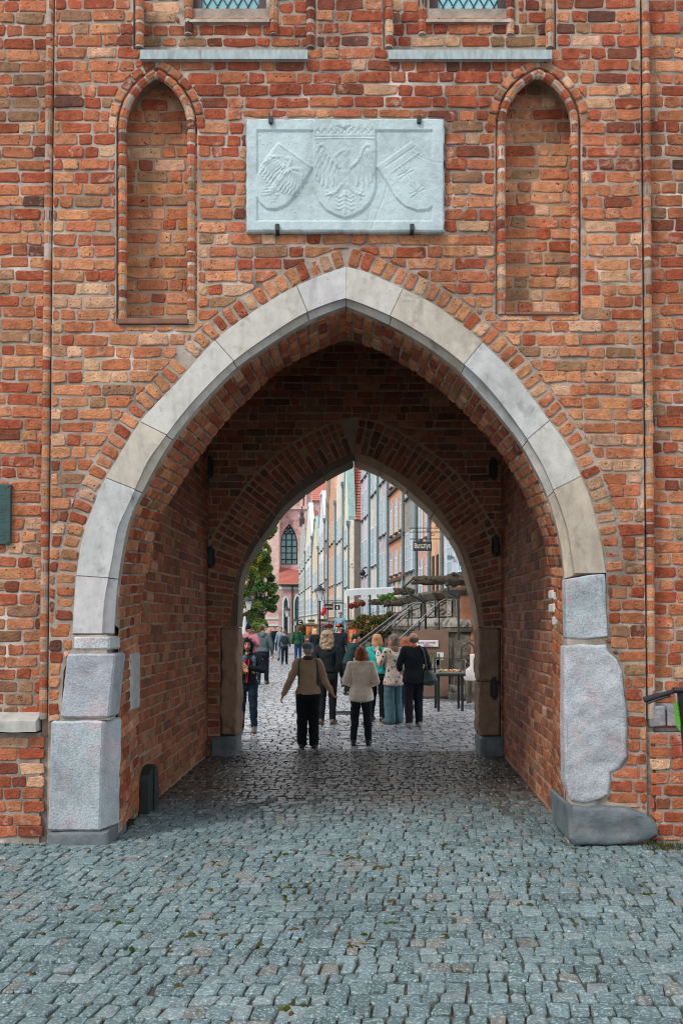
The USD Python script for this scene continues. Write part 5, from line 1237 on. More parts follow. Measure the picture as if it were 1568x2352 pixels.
    t = soft(merge(jk), edge, 7); v = wrinkle(t, .013 if not puff else .006, 9, int(x) + 3); v = v + np.array(t.vertex_normals) * ((meshkit.fbm(v @ np.array([[12, 0, 6], [0, 8, 0], [-6, 0, 12.]]) + x, 3) - .5) * (.024 if not puff else .008))[:, None]
    if puff: v += np.array(t.vertex_normals) * (puff * np.abs(np.sin(t.vertices[:, 2] * 40)) ** .6)[:, None]
    mesh('jacket', W(v), t.faces, M[topmat], p, tint=top, smooth=True)
    # hair and headwear
    if hair is not None:
        if hair_style == 'short': hb = [hull(ball(HP(0, -.03, .05), (.088, .098, .083)), ball(HP(0, -.05, -.02), (.078, .065, .05)))]
        elif hair_style == 'bald': hb = [hull(ball(HP(-.06, -.035, -.005), (.03, .06, .055)), ball(HP(0, -.075, -.01), (.06, .04, .06)), ball(HP(.06, -.035, -.005), (.03, .06, .055)))]
        elif hair_style == 'bob': hb = [hull(ball(HP(0, -.03, .05), (.095, .105, .088)), ball(HP(0, -.06, -.08), (.105, .07, .06))), hull(ball(HP(-.08, -.02, .02), .035), ball(HP(-.085, -.0, -.10), .034)), hull(ball(HP(.08, -.02, .02), .035), ball(HP(.085, -.0, -.10), .034))]
        elif hair_style == 'long': hb = [hull(ball(HP(0, -.03, .05), (.093, .103, .086)), ball(HP(0, -.07, -.06), (.09, .06, .06))), hull(ball(HP(0, -.07, -.06), (.095, .055, .06)), ball(HP(0, -.10, -.26), (.075, .035, .05)))]
        elif hair_style == 'curly': hb = [hull(ball(HP(0, -.035, .055), (.115, .12, .09)), ball(HP(0, -.07, -.08), (.14, .09, .07))), hull(ball(HP(0, -.07, -.08), (.14, .085, .07)), ball(HP(0, -.09, -.19), (.12, .07, .06)))]
        elif hair_style == 'tail': hb = [hull(ball(HP(0, -.03, .05), (.09, .1, .083)), ball(HP(0, -.05, 0), (.08, .07, .05))), hull(ball(HP(0, -.12, .07), .035), ball(HP(0, -.16, -.10), .025))]
        t = soft(merge(hb), edge * .7, 4); amp = .03 if hair_style == 'curly' else .012
        v = wrinkle(t, amp, 26 if hair_style == 'curly' else 18, 5); mesh('hair', W(v), t.faces, M['hair'], p, tint=hair, smooth=True)
    if hat:
        kind, col = hat
        if kind == 'beret': hb = [hull(ball(HP(0, -.03, .06), (.098, .108, .075)), ball(HP(-.01, -.06, .085), (.10, .095, .05))), hull(ball(HP(0, -.02, .025), (.094, .103, .025)))]
        elif kind == 'beanie': hb = [hull(ball(HP(0, -.025, .055), (.09, .102, .085)), ball(HP(0, -.03, .02), (.093, .103, .03)), ball(HP(0, -.05, .13), .04))]
        elif kind == 'cap': hb = [hull(ball(HP(0, -.02, .055), (.09, .102, .075))), hull(ball(HP(-.06, .08, .045), .012), ball(HP(.06, .08, .045), .012), ball(HP(0, .16, .035), .012))]
        elif kind == 'hood': hb = [hull(ball(HP(0, -.04, .05), (.108, .11, .10)), ball(HP(0, -.055, -.09), (.10, .08, .07))), hull(ball(HP(-.088, .02, .01), .026), ball(HP(-.07, .01, -.12), .03)), hull(ball(HP(.088, .02, .01), .026), ball(HP(.07, .01, -.12), .03)), hull(ball(HP(-.085, .03, .02), .025), ball(HP(0, .045, .105), .028)), hull(ball(HP(.085, .03, .02), .025), ball(HP(0, .045, .105), .028))]
        t = soft(merge(hb), edge * .7, 4); v = wrinkle(t, .006, 30, 5); mesh({'beret': 'knitted_hat', 'beanie': 'knitted_hat', 'cap': 'cap', 'hood': 'hood'}[kind], W(v), t.faces, M['knit' if kind in ('beret', 'beanie') else 'cloth'], p, tint=col, smooth=True)
    J.update(W=W, S=S, base=base, HP=HP, nk=nk, sh=sh, node=p, arms=arms)
    return J
def worn(J, name, balls, col, mat='cloth', edge=.03, amp=.006):
    t = soft(merge(balls), edge, 5); v = np.array(t.vertices); v += np.array(t.vertex_normals) * ((meshkit.fbm(v * 12, 3) - .5) * 2 * amp)[:, None]
    return mesh(name, J['W'](v), t.faces, M[mat], J['node'], tint=col, smooth=True)
def carried(J, name, label, cat, balls, col, mat='leather', straps=(), edge=.03):
    t = soft(merge(balls), edge, 5); v = np.array(t.vertices); v += np.array(t.vertex_normals) * ((meshkit.fbm(v * 10, 3) - .5) * .02)[:, None]
    V = J['W'](v); n = thing(name, label, cat, (V[:, 0].mean(), V[:, 1].mean(), V[:, 2].min()))
    mesh('bag_body', V, t.faces, M[mat], n, tint=col, smooth=True)
    for s in straps: mesh('strap', *tube(J['W'](curve(s, 14)), .016 * J['S'], 6), M[mat], n, tint=col)
    return n
BLK, NAVY, DENIM = srgb(22, 26, 30), srgb(24, 32, 46), srgb(36, 56, 76)
# the couple standing nearest the passage
w8 = person('person in tan wool jacket and grey knitted beret, arms held out to both sides', 707, 1718, 1477, -4, srgb(172, 146, 120, .92), BLK, hair=srgb(150, 140, 130), hair_style='short', hat=('beret', srgb(104, 116, 120)), arms=[((-.29, -.04, 1.13), (-.40, .0, .90)), ((.27, -.03, 1.13), (.385, .06, .93))], hem=.86, bulk=1.10, hood='collar', edge=.026, leg_r=1.2, hip=1.12, flare=.012, shoes=srgb(18, 18, 20))
worn(w8, 'scarf', [hull(ball(w8['nk'] + (0, 0, .03), (.095, .09, .035)), ball(w8['nk'] + (0, 0, -.0), (.10, .095, .03)))], srgb(78, 66, 66), 'knit')
for s in (-1, 1): mesh('shoulder_strap', *tube(w8['W'](curve([(s * .13, -.02, 1.50), (s * .15, -.14, 1.38), (s * .155, -.145, 1.2), (s * .16, -.12, 1.05)], 10)), .012, 6), M['leather'], w8['node'], tint=BLK)
w12 = person('person in cream quilted puffer jacket with red-brown hair seen from behind', 829, 1712, 1486, 4, srgb(232, 218, 202, .92), srgb(32, 38, 44), hair=srgb(132, 66, 40), hair_style='bob', arms=[((-.265, -.02, 1.13), (-.17, .20, 1.06)), ((.265, -.02, 1.13), (.17, .20, 1.06))], hem=.76, bulk=1.18, hood='collar', puff=.007, edge=.026, leg_r=.98, stride=.05, shoes=srgb(20, 20, 22), wide=.03)
# tall woman with curly hair and those about the stalls
person('tall person in black denim jacket with long curly ash blond hair', 751, 1664, 1440, 8, srgb(26, 34, 38), BLK, hair=srgb(150, 128, 106), hair_style='curly', hem=.94, bulk=1.02, stride=.12, edge=.028, shoes=srgb(70, 50, 40), height=1.84)
w13 = person('person in bright teal rain jacket with blond bob and black trousers', 866, 1657, 1457, 22, srgb(52, 172, 166, .85), BLK, hair=srgb(176, 130, 88), hair_style='bob', hem=.92, bulk=1.06, hood='down', stride=.16, edge=.028, arms=[((-.25, -.02, 1.14), (-.16, .2, 1.12)), ((.25, -.02, 1.14), (.18, .2, 1.05))], shoes=BLK)
w14 = person('person in long cream patterned cardigan with grey streaked hair turning to the left', 903, 1662, 1457, -38, srgb(210, 196, 182, .9), srgb(84, 116, 126, .85), hair=srgb(110, 96, 88), hair_style='bob', head_turn=-48, hem=.72, bulk=1.10, arms=[((-.26, .10, 1.18), (-.15, .30, 1.40)), ((.26, 0, 1.12), (.24, .14, .96))], leg_r=1.35, flare=.03, edge=.028, topmat='patterned_knit', shoes=srgb(90, 70, 60))
worn(w14, 'scarf', [hull(ball(w14['nk'] + (0, .01, .02), (.12, .11, .04)), ball(w14['nk'] + (0, .02, -.06), (.14, .12, .04)))], srgb(140, 104, 90), 'knit')
w15 = person('balding person in black jacket with orange collar and a shoulder bag', 950, 1670, 1453, -8, srgb(24, 30, 36), srgb(26, 30, 38), hair=srgb(92, 78, 70), hair_style='bald', hem=.78, bulk=1.16, stride=.10, edge=.026, arms=[((-.27, .02, 1.15), (-.22, .20, 1.05)), ((.28, .0, 1.12), (.26, .16, .98))], shoes=srgb(120, 116, 112), leg_r=1.15)
worn(w15, 'orange_collar', [hull(ball(w15['nk'] + (0, 0, .035), (.068, .066, .018)), ball(w15['nk'] + (0, 0, .015), (.072, .07, .015)))], srgb(206, 96, 36))
carried(w15, 'shoulder_bag', 'slouchy dark green leather bag on the right hip of the balding person', 'bag', [hull(ball((.25, -.10, .98), (.09, .06, .07)), ball((.30, -.12, .86), (.13, .08, .10)), ball((.20, -.12, .83), (.07, .06, .06)))], srgb(28, 48, 48), straps=[[(.10, .0, 1.50), (.16, -.12, 1.40), (.2, -.16, 1.15), (.24, -.12, 1.0)]])
person('person with ginger hair half hidden behind the balding person', 931, 1652, 1463, 10, srgb(60, 50, 48), DENIM, hair=srgb(150, 84, 50), hair_style='bob', edge=.035)
# father with a child on his shoulders
w1 = person('bearded person in dark hooded jacket and jeans carrying a child on the shoulders', 568, 1684, 1466, 178, srgb(24, 30, 36), srgb(26, 42, 56), hat=('hood', srgb(20, 34, 42)), arms=[((-.29, .06, 1.16), (-.02, .24, 1.22)), ((.29, .06, 1.16), (.06, .25, 1.17))], hem=.88, bulk=1.08, edge=.026, stride=.1, shoes=srgb(70, 60, 50), wide=.02)
worn(w1, 'beard', [hull(ball(w1['HP'](-.05, .05, -.06), .018), ball(w1['HP'](0, .075, -.098), .028), ball(w1['HP'](.05, .05, -.06), .018))], srgb(64, 50, 42), 'hair', .02)
for s in (-1, 1): mesh('red_zip', *tube(w1['W'](curve([(s * .035, .128, 1.36), (s * .03, .138, 1.2), (s * .012, .14, 1.02), (0, .15, .93)], 8)), .010, 5), M['cloth'], w1['node'], tint=srgb(196, 44, 52))
b1 = w1['base']; Sc = 1.02
kid_at = b1 + np.array([.01, .06, 1.33 * w1['S'] - .92 * Sc / 1.75])
kid = person('small child in pink jacket and navy hat sitting on the shoulders of an adult', 568, 1684, 1466, 172, srgb(206, 130, 150, .85), srgb(70, 92, 108), hat=('beanie', srgb(26, 28, 52)), hair=srgb(150, 110, 80), hair_style='short', head_turn=-62, sit=True, arms=[((-.25, .10, 1.20), (-.07, .15, 1.33)), ((.25, .10, 1.20), (.07, .15, 1.33))], hem=.92, bulk=1.28, hood='down', height=1.12, at_=b1 + np.array([.02, .07, 1.405 * w1['S'] - .86 * 1.12 / 1.75]), edge=.03, shoes=srgb(180, 140, 110))
# walkers further up the street
person('person in grey hoodie and beige cap walking away behind the parent', 603, 1572, 1434, 2, srgb(78, 92, 94), srgb(24, 28, 36), hair=srgb(70, 56, 46), hat=('cap', srgb(150, 134, 116)), head_turn=40, hem=.92, hood='down', stride=.25, edge=.035, bulk=1.08)
person('blond person in long open navy coat walking towards the gate', 620, 1513, 1444, 180, srgb(24, 30, 44), srgb(60, 84, 104), hair=srgb(170, 130, 92), hair_style='long', hem=.62, stride=.2, edge=.045, fingers=False, shoes=srgb(180, 160, 150))
person('person in black standing far up the street by the church', 631, 1496, 1441, 170, srgb(20, 22, 26), BLK, hair=srgb(30, 26, 24), edge=.05, fingers=False)
person('person in pale denim jacket facing the gate beside the backpack walker', 645, 1517, 1440, 186, srgb(120, 146, 162, .85), srgb(104, 128, 146), hair=srgb(96, 70, 54), hair_style='tail', hem=.86, edge=.045, fingers=False, stride=.15)
w6 = person('person in slate jacket and knitted cap walking away with a backpack', 653, 1526, 1447, 0, srgb(70, 88, 96), srgb(26, 32, 44), hair=None, hat=('beanie', srgb(108, 92, 80)), hem=.88, stride=.3, edge=.045, fingers=False, bulk=1.08)
carried(w6, 'backpack', 'square black backpack with a pale stripe on a walker', 'backpack', [hull(*[ball((sx * .11, -.15 - d, z), .03) for sx in (-1, 1) for d in (0, .08) for z in (1.12, 1.42)])], srgb(18, 24, 30), edge=.04)
person('person in dark green hoodie with long brown hair and blue jeans', 684, 1521, 1439, 3, srgb(30, 70, 52), srgb(40, 62, 92), hair=srgb(100, 66, 46), hair_style='long', hem=.84, hood='down', stride=.12, edge=.04, fingers=False, bulk=1.18)
person('small blond person in black waistcoat near the red stall', 723, 1540, 1444, -20, srgb(30, 36, 44), NAVY, hair=srgb(190, 160, 120), hair_style='bob', edge=.045, fingers=False)
w10 = person('person in black jacket and backward cap with an orange emblem', 779, 1577, 1432, 12, srgb(24, 28, 32), BLK, hair=srgb(40, 32, 28), hat=('cap', srgb(22, 24, 28)), hem=.88, bulk=1.1, edge=.035, head_turn=200, stride=.1, fingers=False)
e = trimesh.creation.icosphere(2, 1.0); q = w10['HP'](0, .085, .07); mesh('cap_emblem', w10['W'](q + np.asarray(e.vertices) * (.05, .018, .045)), e.faces, M['cloth'], w10['node'], tint=srgb(206, 84, 40))
person('dark haired person in bottle green jacket bending over a stall', 800, 1596, 1455, 60, srgb(28, 48, 48), BLK, hair=srgb(24, 22, 24), hair_style='tail', lean=.35, hem=.84, arms=[((-.22, .22, 1.12), (-.12, .45, 1.1)), ((.22, .22, 1.12), (.12, .45, 1.1))], edge=.035, fingers=False, bulk=1.08)
# ------------------------------------------------------------------ terraces, stalls and street furniture beyond the gate
surf('oak', srgb(72, 48, 34), rough=.7, mottle=.4, scale=6, stretch=(1, 1, .2), bump=.5, bscale=30)
surf('board_brown', srgb(118, 92, 76, .85), rough=.8, mottle=.18, scale=3, bump=.2)
surf('white_board', srgb(206, 200, 204, .9), rough=.4, mottle=.05)
surf('ink', srgb(52, 34, 40), rough=.6)
surf('sign_green', srgb(22, 40, 42), rough=.5, mottle=.15)
surf('cream_letters', srgb(224, 214, 190, .9), rough=.5)
surf('steel', srgb(170, 174, 178, .9), rough=.3, metal=.8, mottle=.1)
surf('black_paint', srgb(18, 22, 24), rough=.4, spec=.5, mottle=.2)
surf('canvas', srgb(206, 212, 216, .9), rough=.8, mottle=.1, scale=3, transl=.25)
surf('red_paint', srgb(140, 38, 36), rough=.5, mottle=.2)
surf('amber', None, rough=.15, spec=.6, mottle=.3, scale=30)
surf('flower', None, rough=.7, transl=.2)
surf('flag_red', srgb(214, 62, 72, .9), rough=.8, transl=.3)
surf('lime_paint', srgb(86, 150, 24, .9), rough=.35, spec=.5, mottle=.1)
surf('rubber', srgb(20, 21, 22), rough=.7, mottle=.2)
surf('white_enamel', srgb(214, 204, 202, .9), rough=.45, mottle=.06)
usdkit.material(stage, '/World/Looks/case_glass', {'fr': ('fresnel', {'IOR': 1.35}), 't': ('transparent_bsdf', {'color': (.93, .97, .96)}), 'g': ('glossy_bsdf', {'roughness': .03, 'color': (.9, .95, .95)}), 'm': ('mix_closure', {})}, [('fr.fac', 'm.fac'), ('t.BSDF', 'm.closure1'), ('g.BSDF', 'm.closure2')], surface='m.closure')
M['case_glass'] = UsdShade.Material.Get(stage, '/World/Looks/case_glass')
usdkit.material(stage, '/World/Looks/lamp_glass', {'p': ('principled_bsdf', {'base_color': (.75, .78, .78), 'roughness': .3}), 't': ('translucent_bsdf', {'color': (.8, .82, .82)}), 'm': ('mix_closure', {'fac': .4})}, [('p.BSDF', 'm.closure1'), ('t.BSDF', 'm.closure2')], surface='m.closure')
M['lamp_glass'] = UsdShade.Material.Get(stage, '/World/Looks/lamp_glass')
def noisy(name, t, mat, parent, amp=.02, sc=8, sub=.08, smooth=35, **kw):
    t = t.subdivide_to_size(sub); v = np.array(t.vertices); v += np.array(trimesh.Trimesh(t.vertices, t.faces, process=False).vertex_normals) * ((meshkit.fbm(v * sc, 4) - .5) * 2 * amp)[:, None]
    return mesh(name, v, t.faces, M[mat], parent, smooth=smooth, **kw)
def hexa(p): return trimesh.convex.convex_hull(np.asarray(p))
def text(name, s, height, origin, right, up, mat, parent, depth=.004, shear=0.0, width=None, group=None):
    t = meshkit.text_mesh(s, height, depth); v = np.array(t.vertices); v[:, 0] -= v[:, 0].min()
    if width: v[:, 0] *= width / v[:, 0].max()
    v[:, 0] += shear * v[:, 1]
    right, up = np.asarray(right, float), np.asarray(up, float); out = np.cross(right, up)
    return mesh(name, np.asarray(origin) + v[:, :1] * right + v[:, 1:2] * up + v[:, 2:] * out, t.faces, M[mat], parent)
UT = 5.1
def terrace(label, t0, t1, zt, piers, u=UT, ub=7.45, wallz=1.75):
    n = thing('stone_terrace', label, 'terrace', sp_((t0 + t1) / 2, u, 0), group='stone terraces in front of the houses')
    noisy('basement_wall', hexa(sbox8(t0, t1, u, u + .4, 0, wallz)), 'carved_stone', n, .02, 2, .5)
    mesh('terrace_floor', sbox8(t0, t1, u + .4, ub, wallz - .25, wallz), BOXF, M['carved_stone'], n)
    noisy('ledge', hexa(sbox8(t0 - .05, t1 + .05, u - .12, u + .45, wallz, wallz + .13)), 'carved_stone', n, .015, 4, .3)
    for a, b, kind in piers:
        pr = noisy('parapet_pier', hexa(sbox8(a, b, u - .02, u + .34, wallz + .13, zt - .16)), 'carved_stone', n, .012, 5, .15)
        noisy('pier_base', hexa(np.vstack([sbox8(a - .12, b + .12, u - .14, u + .4, wallz + .13, wallz + .22), sbox8(a - .02, b + .02, u - .05, u + .36, wallz + .36, wallz + .38)])), 'pale_carving', pr, .012, 6, .15)
        noisy('pier_cornice', hexa(np.vstack([sbox8(a - .16, b + .16, u - .18, u + .45, zt - .07, zt), sbox8(a - .03, b + .03, u - .05, u + .36, zt - .24, zt - .2)])), 'carved_stone', pr, .012, 6, .15)
        for fa, fb in ((a + .12, b - .12),):   # carved field on the street face and on the near end
            for face in ('street', 'end'):
                nu, nz = 26, 30
                gu, gz = np.meshgrid(np.linspace(0, 1, nu), np.linspace(0, 1, nz)); e = np.minimum(np.minimum(gu, 1 - gu), np.minimum(gz, 1 - gz))
                rel = (meshkit.fbm(np.stack([gu * 5, gz * 6, np.full_like(gu, a)], -1), 4, int(a * 7)) - .3) * .14 * np.clip(e * 6, 0, 1) + np.where(e < .05, .05, 0)
                z = wallz + .42 + gz * (zt - .3 - wallz - .42)
                if face == 'street': P = np.stack([sp_(0, 0, 0)[0] + (u - .022 - rel) - .115 * (fa + gu * (fb - fa)), fa + gu * (fb - fa), z], -1)
                else:
                    uu = u + .03 + gu * .27; P = np.stack([uu - .115 * (a - .0), np.full_like(uu, a - .004) - rel * .6, z], -1)
                ii = (np.arange(nz - 1)[:, None] * nu + np.arange(nu - 1)).ravel()
                mesh('carved_panel', P.reshape(-1, 3), np.stack([ii, ii + 1, ii + nu + 1, ii + nu], 1), M['pale_carving'], pr, smooth=40)
    return n
terrace('carved stone terrace with tall reliefs beside the near stair railings', 22.9, 33.5, 2.92, [(22.95, 23.75, 'a'), (25.2, 26.6, 'b'), (27.4, 28.4, 'c'), (29.7, 31.2, 'd')])
terrace('darker stone terrace behind the orange leaved shrub', 34.5, 47, 2.3, [(34.6, 36, 'a'), (38.5, 40, 'b'), (43, 44.5, 'c')])
terrace('pale terrace with flower boxes in the middle of the street', 49, 68, 2.15, [(49.2, 51, 'a'), (56, 58, 'b'), (64, 66, 'c')])
terrace('last low stone terrace before the church', 72, 110, 2.3, [(73, 76, 'a'), (90, 93, 'b')])
# carved waterspouts on the party walls
def spout(label, x0, x1, y, Y, r, head, rod=None):
    a, b = at(x0, y, Y), at(x1, y, Y); n = thing('stone_waterspout', label, 'waterspout', (a + b) / 2, group='carved waterspouts along the terraces')
    L = np.linalg.norm(b - a); d = (b - a) / L
    m = [hull(ball(b, (r, r * .8, r)), ball(a + d * L * .28, (r, r * .8, r * .95)))]
    if head == 'fish': m += [hull(ball(a + d * L * .3, (r, r * .8, r)), ball(a + d * L * .02 + (0, 0, r * .55), r * .35)), hull(ball(a + d * L * .3 - (0, 0, .2 * r), (r, r * .8, r * .8)), ball(a + (0, 0, -r * .65), r * .3))]
    else: m += [hull(ball(a + d * L * .25, (r * 1.25, r, r * 1.3)), ball(a + d * L * .1 + (0, 0, r * .1), (r * .9, r * .9, r * 1.1))), hull(ball(a + d * L * .1 - (0, 0, r * .4), r * .7), ball(a - (0, 0, r * .9), r * .4))] + [hull(ball(a + d * L * .28 + (0, s * r * .8, r * .9), r * .35), ball(a + d * L * .2 + (0, s * r * .6, r * 1.1), r * .3)) for s in (-1, 1)]
    t = soft(merge(m), .05, 4); v = np.array(t.vertices); v += np.array(t.vertex_normals) * ((meshkit.fbm(v * 11, 3) - .45) * .12 * r / .16)[:, None]
    mesh('carved_beam', v, t.faces, M['mossy_stone'], n, smooth=45)
    for s in (-1, 1): e = trimesh.creation.icosphere(1, r * .22); mesh('carved_eye', np.asarray(e.vertices) + a + d * L * .27 + (0, s * r * .78, r * .45), e.faces, M['mossy_stone'], n, smooth=True)
    if rod: mesh('iron_stay', *tube(curve([at(x, yy, Yy) for x, yy, Yy in rod], 16), .035, 6), M['black_paint'], n)
    return n
spout('long carved fish-headed stone waterspout above the nearest railings', 948, 1052, 1333, 24.2, .125, 'fish', [(925, 1347, 24.2), (935, 1360, 24.2), (975, 1389, 24.3), (977, 1445, 24.3)])
spout('lion-headed stone waterspout beside the tan plastered wall', 1026, 1098, 1332, 22.4, .135, 'lion', [(1028, 1345, 22.3), (1030, 1358, 22.3), (1052, 1373, 22.3), (1053, 1470, 22.3)])
spout('small carved waterspout beside the white awning', 905, 945, 1358, 29.5, .12, 'fish', [(926, 1350, 29.5), (948, 1330, 29.4)])
spout('dark waterspout half hidden in leaves under the awning', 848, 886, 1383, 33, .11, 'fish')
spout('lower weathered waterspout over the orange leaved shrub', 882, 922, 1386, 31, .10, 'lion')
# tan plastered end wall, cellar door, steps, granite block
n = thing('plastered_wall', 'tan plastered wall rising beside the right pier of the passage', 'wall', at(1085, 1600, 22.9) * (1, 1, 0))
a, b = at(1057, 1500, 22.9), at(1135, 1342, 22.9)
noisy('wall_face', hexa(boxv((a[0], 22.9, 0), (b[0] + .6, 25.5, at(1060, 1342, 22.9)[2]))), 'tan_plaster', n, .01, 1.5, .4)
mesh('wall_coping', boxv((a[0] - .03, 22.86, at(1060, 1342, 22.9)[2] + .002), (b[0] + .6, 25.5, at(1060, 1336, 22.9)[2])), BOXF, M['carved_stone'], n)
n = thing('cellar_door', 'narrow dark wooden cellar door between stone posts under the terrace', 'door', at(1043, 1590, 23.6) * (1, 1, 0))
for x0, x1, m_ in ((1029, 1034, 'carved_stone'), (1049, 1054, 'carved_stone')): noisy('door_post', hexa(boxv(at(x0, 1590, 23.6) * (1, 1, 0), at(x1, 1452, 23.8))), m_, n, .01, 6, .2)
noisy('door_lintel', hexa(boxv(at(1027, 1455, 23.55), at(1056, 1444, 23.9))), 'pale_carving', n, .01, 6, .2)
for k in range(4):
    x0 = 1034.3 + k * 3.7; mesh('door_plank', boxv(at(x0, 1580, 23.72) * (1, 1, 0) + (0, 0, .3), at(x0 + 3.4, 1456, 23.76)), BOXF, M['oak'], n)
mesh('door_knob', *[np.asarray(q) for q in (lambda e: (np.asarray(e.vertices) + at(1043, 1477, 23.66), e.faces))(trimesh.creation.icosphere(1, .035))], M['steel'], n)
n = thing('stone_steps', 'worn stone steps up to the cellar door beside the jewellery table', 'steps', at(1050, 1590, 22.6) * (1, 1, 0))
for k in range(3):
    a = at(1032 + k * 6, 1590, 22.5)[0]; noisy('step', hexa(boxv((a, 22.45 + k * .36, k * .17), (at(1078, 1590, 22.5)[0], 23.55, (k + 1) * .17 - .004))), 'pale_carving', n, .012, 6, .15)
n = thing('granite_block', 'squat grey granite block behind the white display stand', 'block', at(1085, 1603, 22.0) * (1, 1, 0))
noisy('block', hexa(boxv((at(1071, 1600, 22.1)[0], 22.0, 0), (at(1102, 1600, 22.1)[0], 22.5, .78))), 'carved_stone', n, .015, 6, .12)
# stairs and railings
def stairs(label, Y, x_top, x_bot, z_top, wd, nst=9):
    n = thing('stone_stairs', label, 'stairs', at((x_top + x_bot) / 2, 1500, Y) * (1, 1, 0)); xa, xb = at(x_top, 1430, Y)[0], at(x_bot, 1430, Y)[0]
    for k in range(nst):
        f = (k + 1) / nst; x = xa + (xb - xa) * (1 - k / nst); mesh('step', boxv((x, Y, 0), (xa + .02 * k, Y + wd - .003 * k, z_top * f)), BOXF, M['pale_carving'], n)
    return n
stairs('flight of stone steps climbing to the carved terrace', 27.7, 960, 838, 1.72, 1.1)
stairs('steeper stone steps beside the lion-headed waterspout', 23.95, 1018, 905, 1.6, .95)
def railing(label, Y, P0, P1, offs, posts, r=.015):
    n = thing('stair_railing', label, 'railing', at(*P1, Y) * (1, 1, 0), group='railings of the terrace stairs')
    for k, o in enumerate(offs):
        a, b = at(P0[0], P0[1] + o, Y), at(P1[0], P1[1] + o, Y); d = (b - a) / np.linalg.norm(b - a)
        mesh('rail', *tube(curve([a + (.22, 0, .02), a + d * .08 + (.03, 0, 0), a + d * .3, (a + b) / 2, b], 14), r, 7), M['steel' if k % 2 == 0 else 'black_paint'], n)
    for f in posts:
        x, y = P0[0] + (P1[0] - P0[0]) * f, P0[1] + (P1[1] - P0[1]) * f
        a = at(x, y, Y); zb = max(0, a[2] - .95); mesh('post', *tube([(a[0], Y, zb), a], .02, 6), M['black_paint'], n)
railing('double steel handrail of the near terrace stairs', 23.9, (1019, 1374), (905, 1478), (0, 9), (.1, .5, .9))
railing('single handrail on the far side of the near stairs', 24.9, (952, 1385), (880, 1450), (0, 12), (.1, .9))
railing('bundle of pale handrails of the long stairs left of the shrub', 27.65, (944, 1384), (815, 1480), (0, 5, 11, 16), (.05, .35, .65, .95))
railing('black curved handrails farther up the street', 36, (860, 1405), (776, 1452), (0, 10), (.1, .5, .9))
railing('wrought railing in front of the flower boxes', 55, (770, 1424), (712, 1452), (0, 5), (.0, .25, .5, .75, 1))
# shrub and flowers
def shrub(name, label, cat, blobs, pal, n, seed, leaf=.07, Y0=0):
    rg = np.random.default_rng(seed); V, T = [], []; m = n // len(blobs)
    ctr = np.mean([b[:3] for b in blobs], 0); t = thing(name, label, cat, (ctr[0], ctr[1], 0))
    for c, r in [(np.array(b[:3]), b[3]) for b in blobs]:
        d = rg.normal(size=(m, 3)); d /= np.linalg.norm(d, axis=1, keepdims=True); d *= (rg.uniform(.2, 1, (m, 1)) ** .4) * r
        p = c + d; p = p[meshkit.noise(p * 4 + seed) > .3]; p[:, 2] = np.maximum(p[:, 2], .05)
        a = rg.normal(size=p.shape); a /= np.linalg.norm(a, axis=1, keepdims=True); b = np.cross(a, rg.normal(size=p.shape)); b /= np.linalg.norm(b, axis=1, keepdims=True); L = leaf * rg.uniform(.6, 1.3, (len(p), 1))
        V.append(np.stack([p - a * L, p + b * L * .6, p + a * L, p - b * L * .6], 1).reshape(-1, 3)); col = np.array(pal)[rg.integers(len(pal), size=len(p))] * rg.uniform(.7, 1.2, (len(p), 1)); T.append(np.repeat(col, 4, 0))
    V = np.vstack(V); T = np.vstack(T); i = np.arange(len(V) // 4) * 4
    mesh('leaves', V, np.stack([i, i + 1, i + 2, i + 3], 1), M['leaf'], t, tint=T)
    lb = Bag()
    for b in blobs: lb.add(*tube([(b[0], b[1], 0), (b[0] + .03, b[1], b[2] * .6), (b[0], b[1], b[2])], [.03, .02, .008], 5))
    lb.put('stems', M['bark'], t); return t
ORG = [srgb(150, 104, 52), srgb(132, 112, 56), srgb(88, 96, 48), srgb(62, 78, 44), srgb(160, 122, 74), srgb(46, 58, 38), srgb(70, 84, 46)]
sb = lambda L, Y: [(*at(x, y, Y + dy), r * Y / F) for x, y, dy, r in L]
shrub('autumn_shrub', 'large orange and green shrub growing beside the long stairs', 'shrub', sb([(815, 1445, 0, 18), (835, 1432, .3, 20), (858, 1432, 0, 18), (878, 1425, .2, 15), (850, 1455, -.2, 18), (880, 1450, .1, 16), (825, 1462, -.3, 16), (895, 1415, .3, 9)], 30.5), ORG, 7000, 11)
shrub('ivy', 'green ivy hanging under the white awning', 'plant', sb([(880, 1375, 0, 9), (895, 1372, .2, 9), (906, 1380, 0, 8)], 32), GRN[1:] + [srgb(70, 110, 60)], 1500, 12, .06)
FL = [srgb(200, 40, 56), srgb(220, 90, 110), srgb(60, 96, 46), srgb(84, 116, 50), srgb(190, 50, 60)]
shrub('flower_box', 'red flowers in a box on the pale terrace', 'flowers', sb([(770, 1436, 0, 5), (758, 1437, 0, 5), (748, 1438, 0, 4), (738, 1438, .2, 4)], 58), FL, 1600, 13, .07)
shrub('flower_box', 'mixed orange flowers in a round planter far up the street', 'flowers', sb([(694, 1443, 0, 8), (703, 1448, 0, 7), (698, 1452, 0, 7)], 75), ORG + FL[:2], 1600, 14, .1)
shrub('flower_box', 'dark red geraniums on the ledge behind the railings', 'flowers', sb([(806, 1392, 0, 6), (818, 1389, 0, 7), (832, 1386, 0, 6)], 40), FL, 1400, 15, .06)
shrub('flower_box', 'pale hydrangeas beside the walker in green', 'flowers', sb([(708, 1452, 0, 5), (714, 1450, 0, 5)], 68), [srgb(200, 150, 150), srgb(210, 170, 120), srgb(110, 120, 60)], 800, 16, .08)
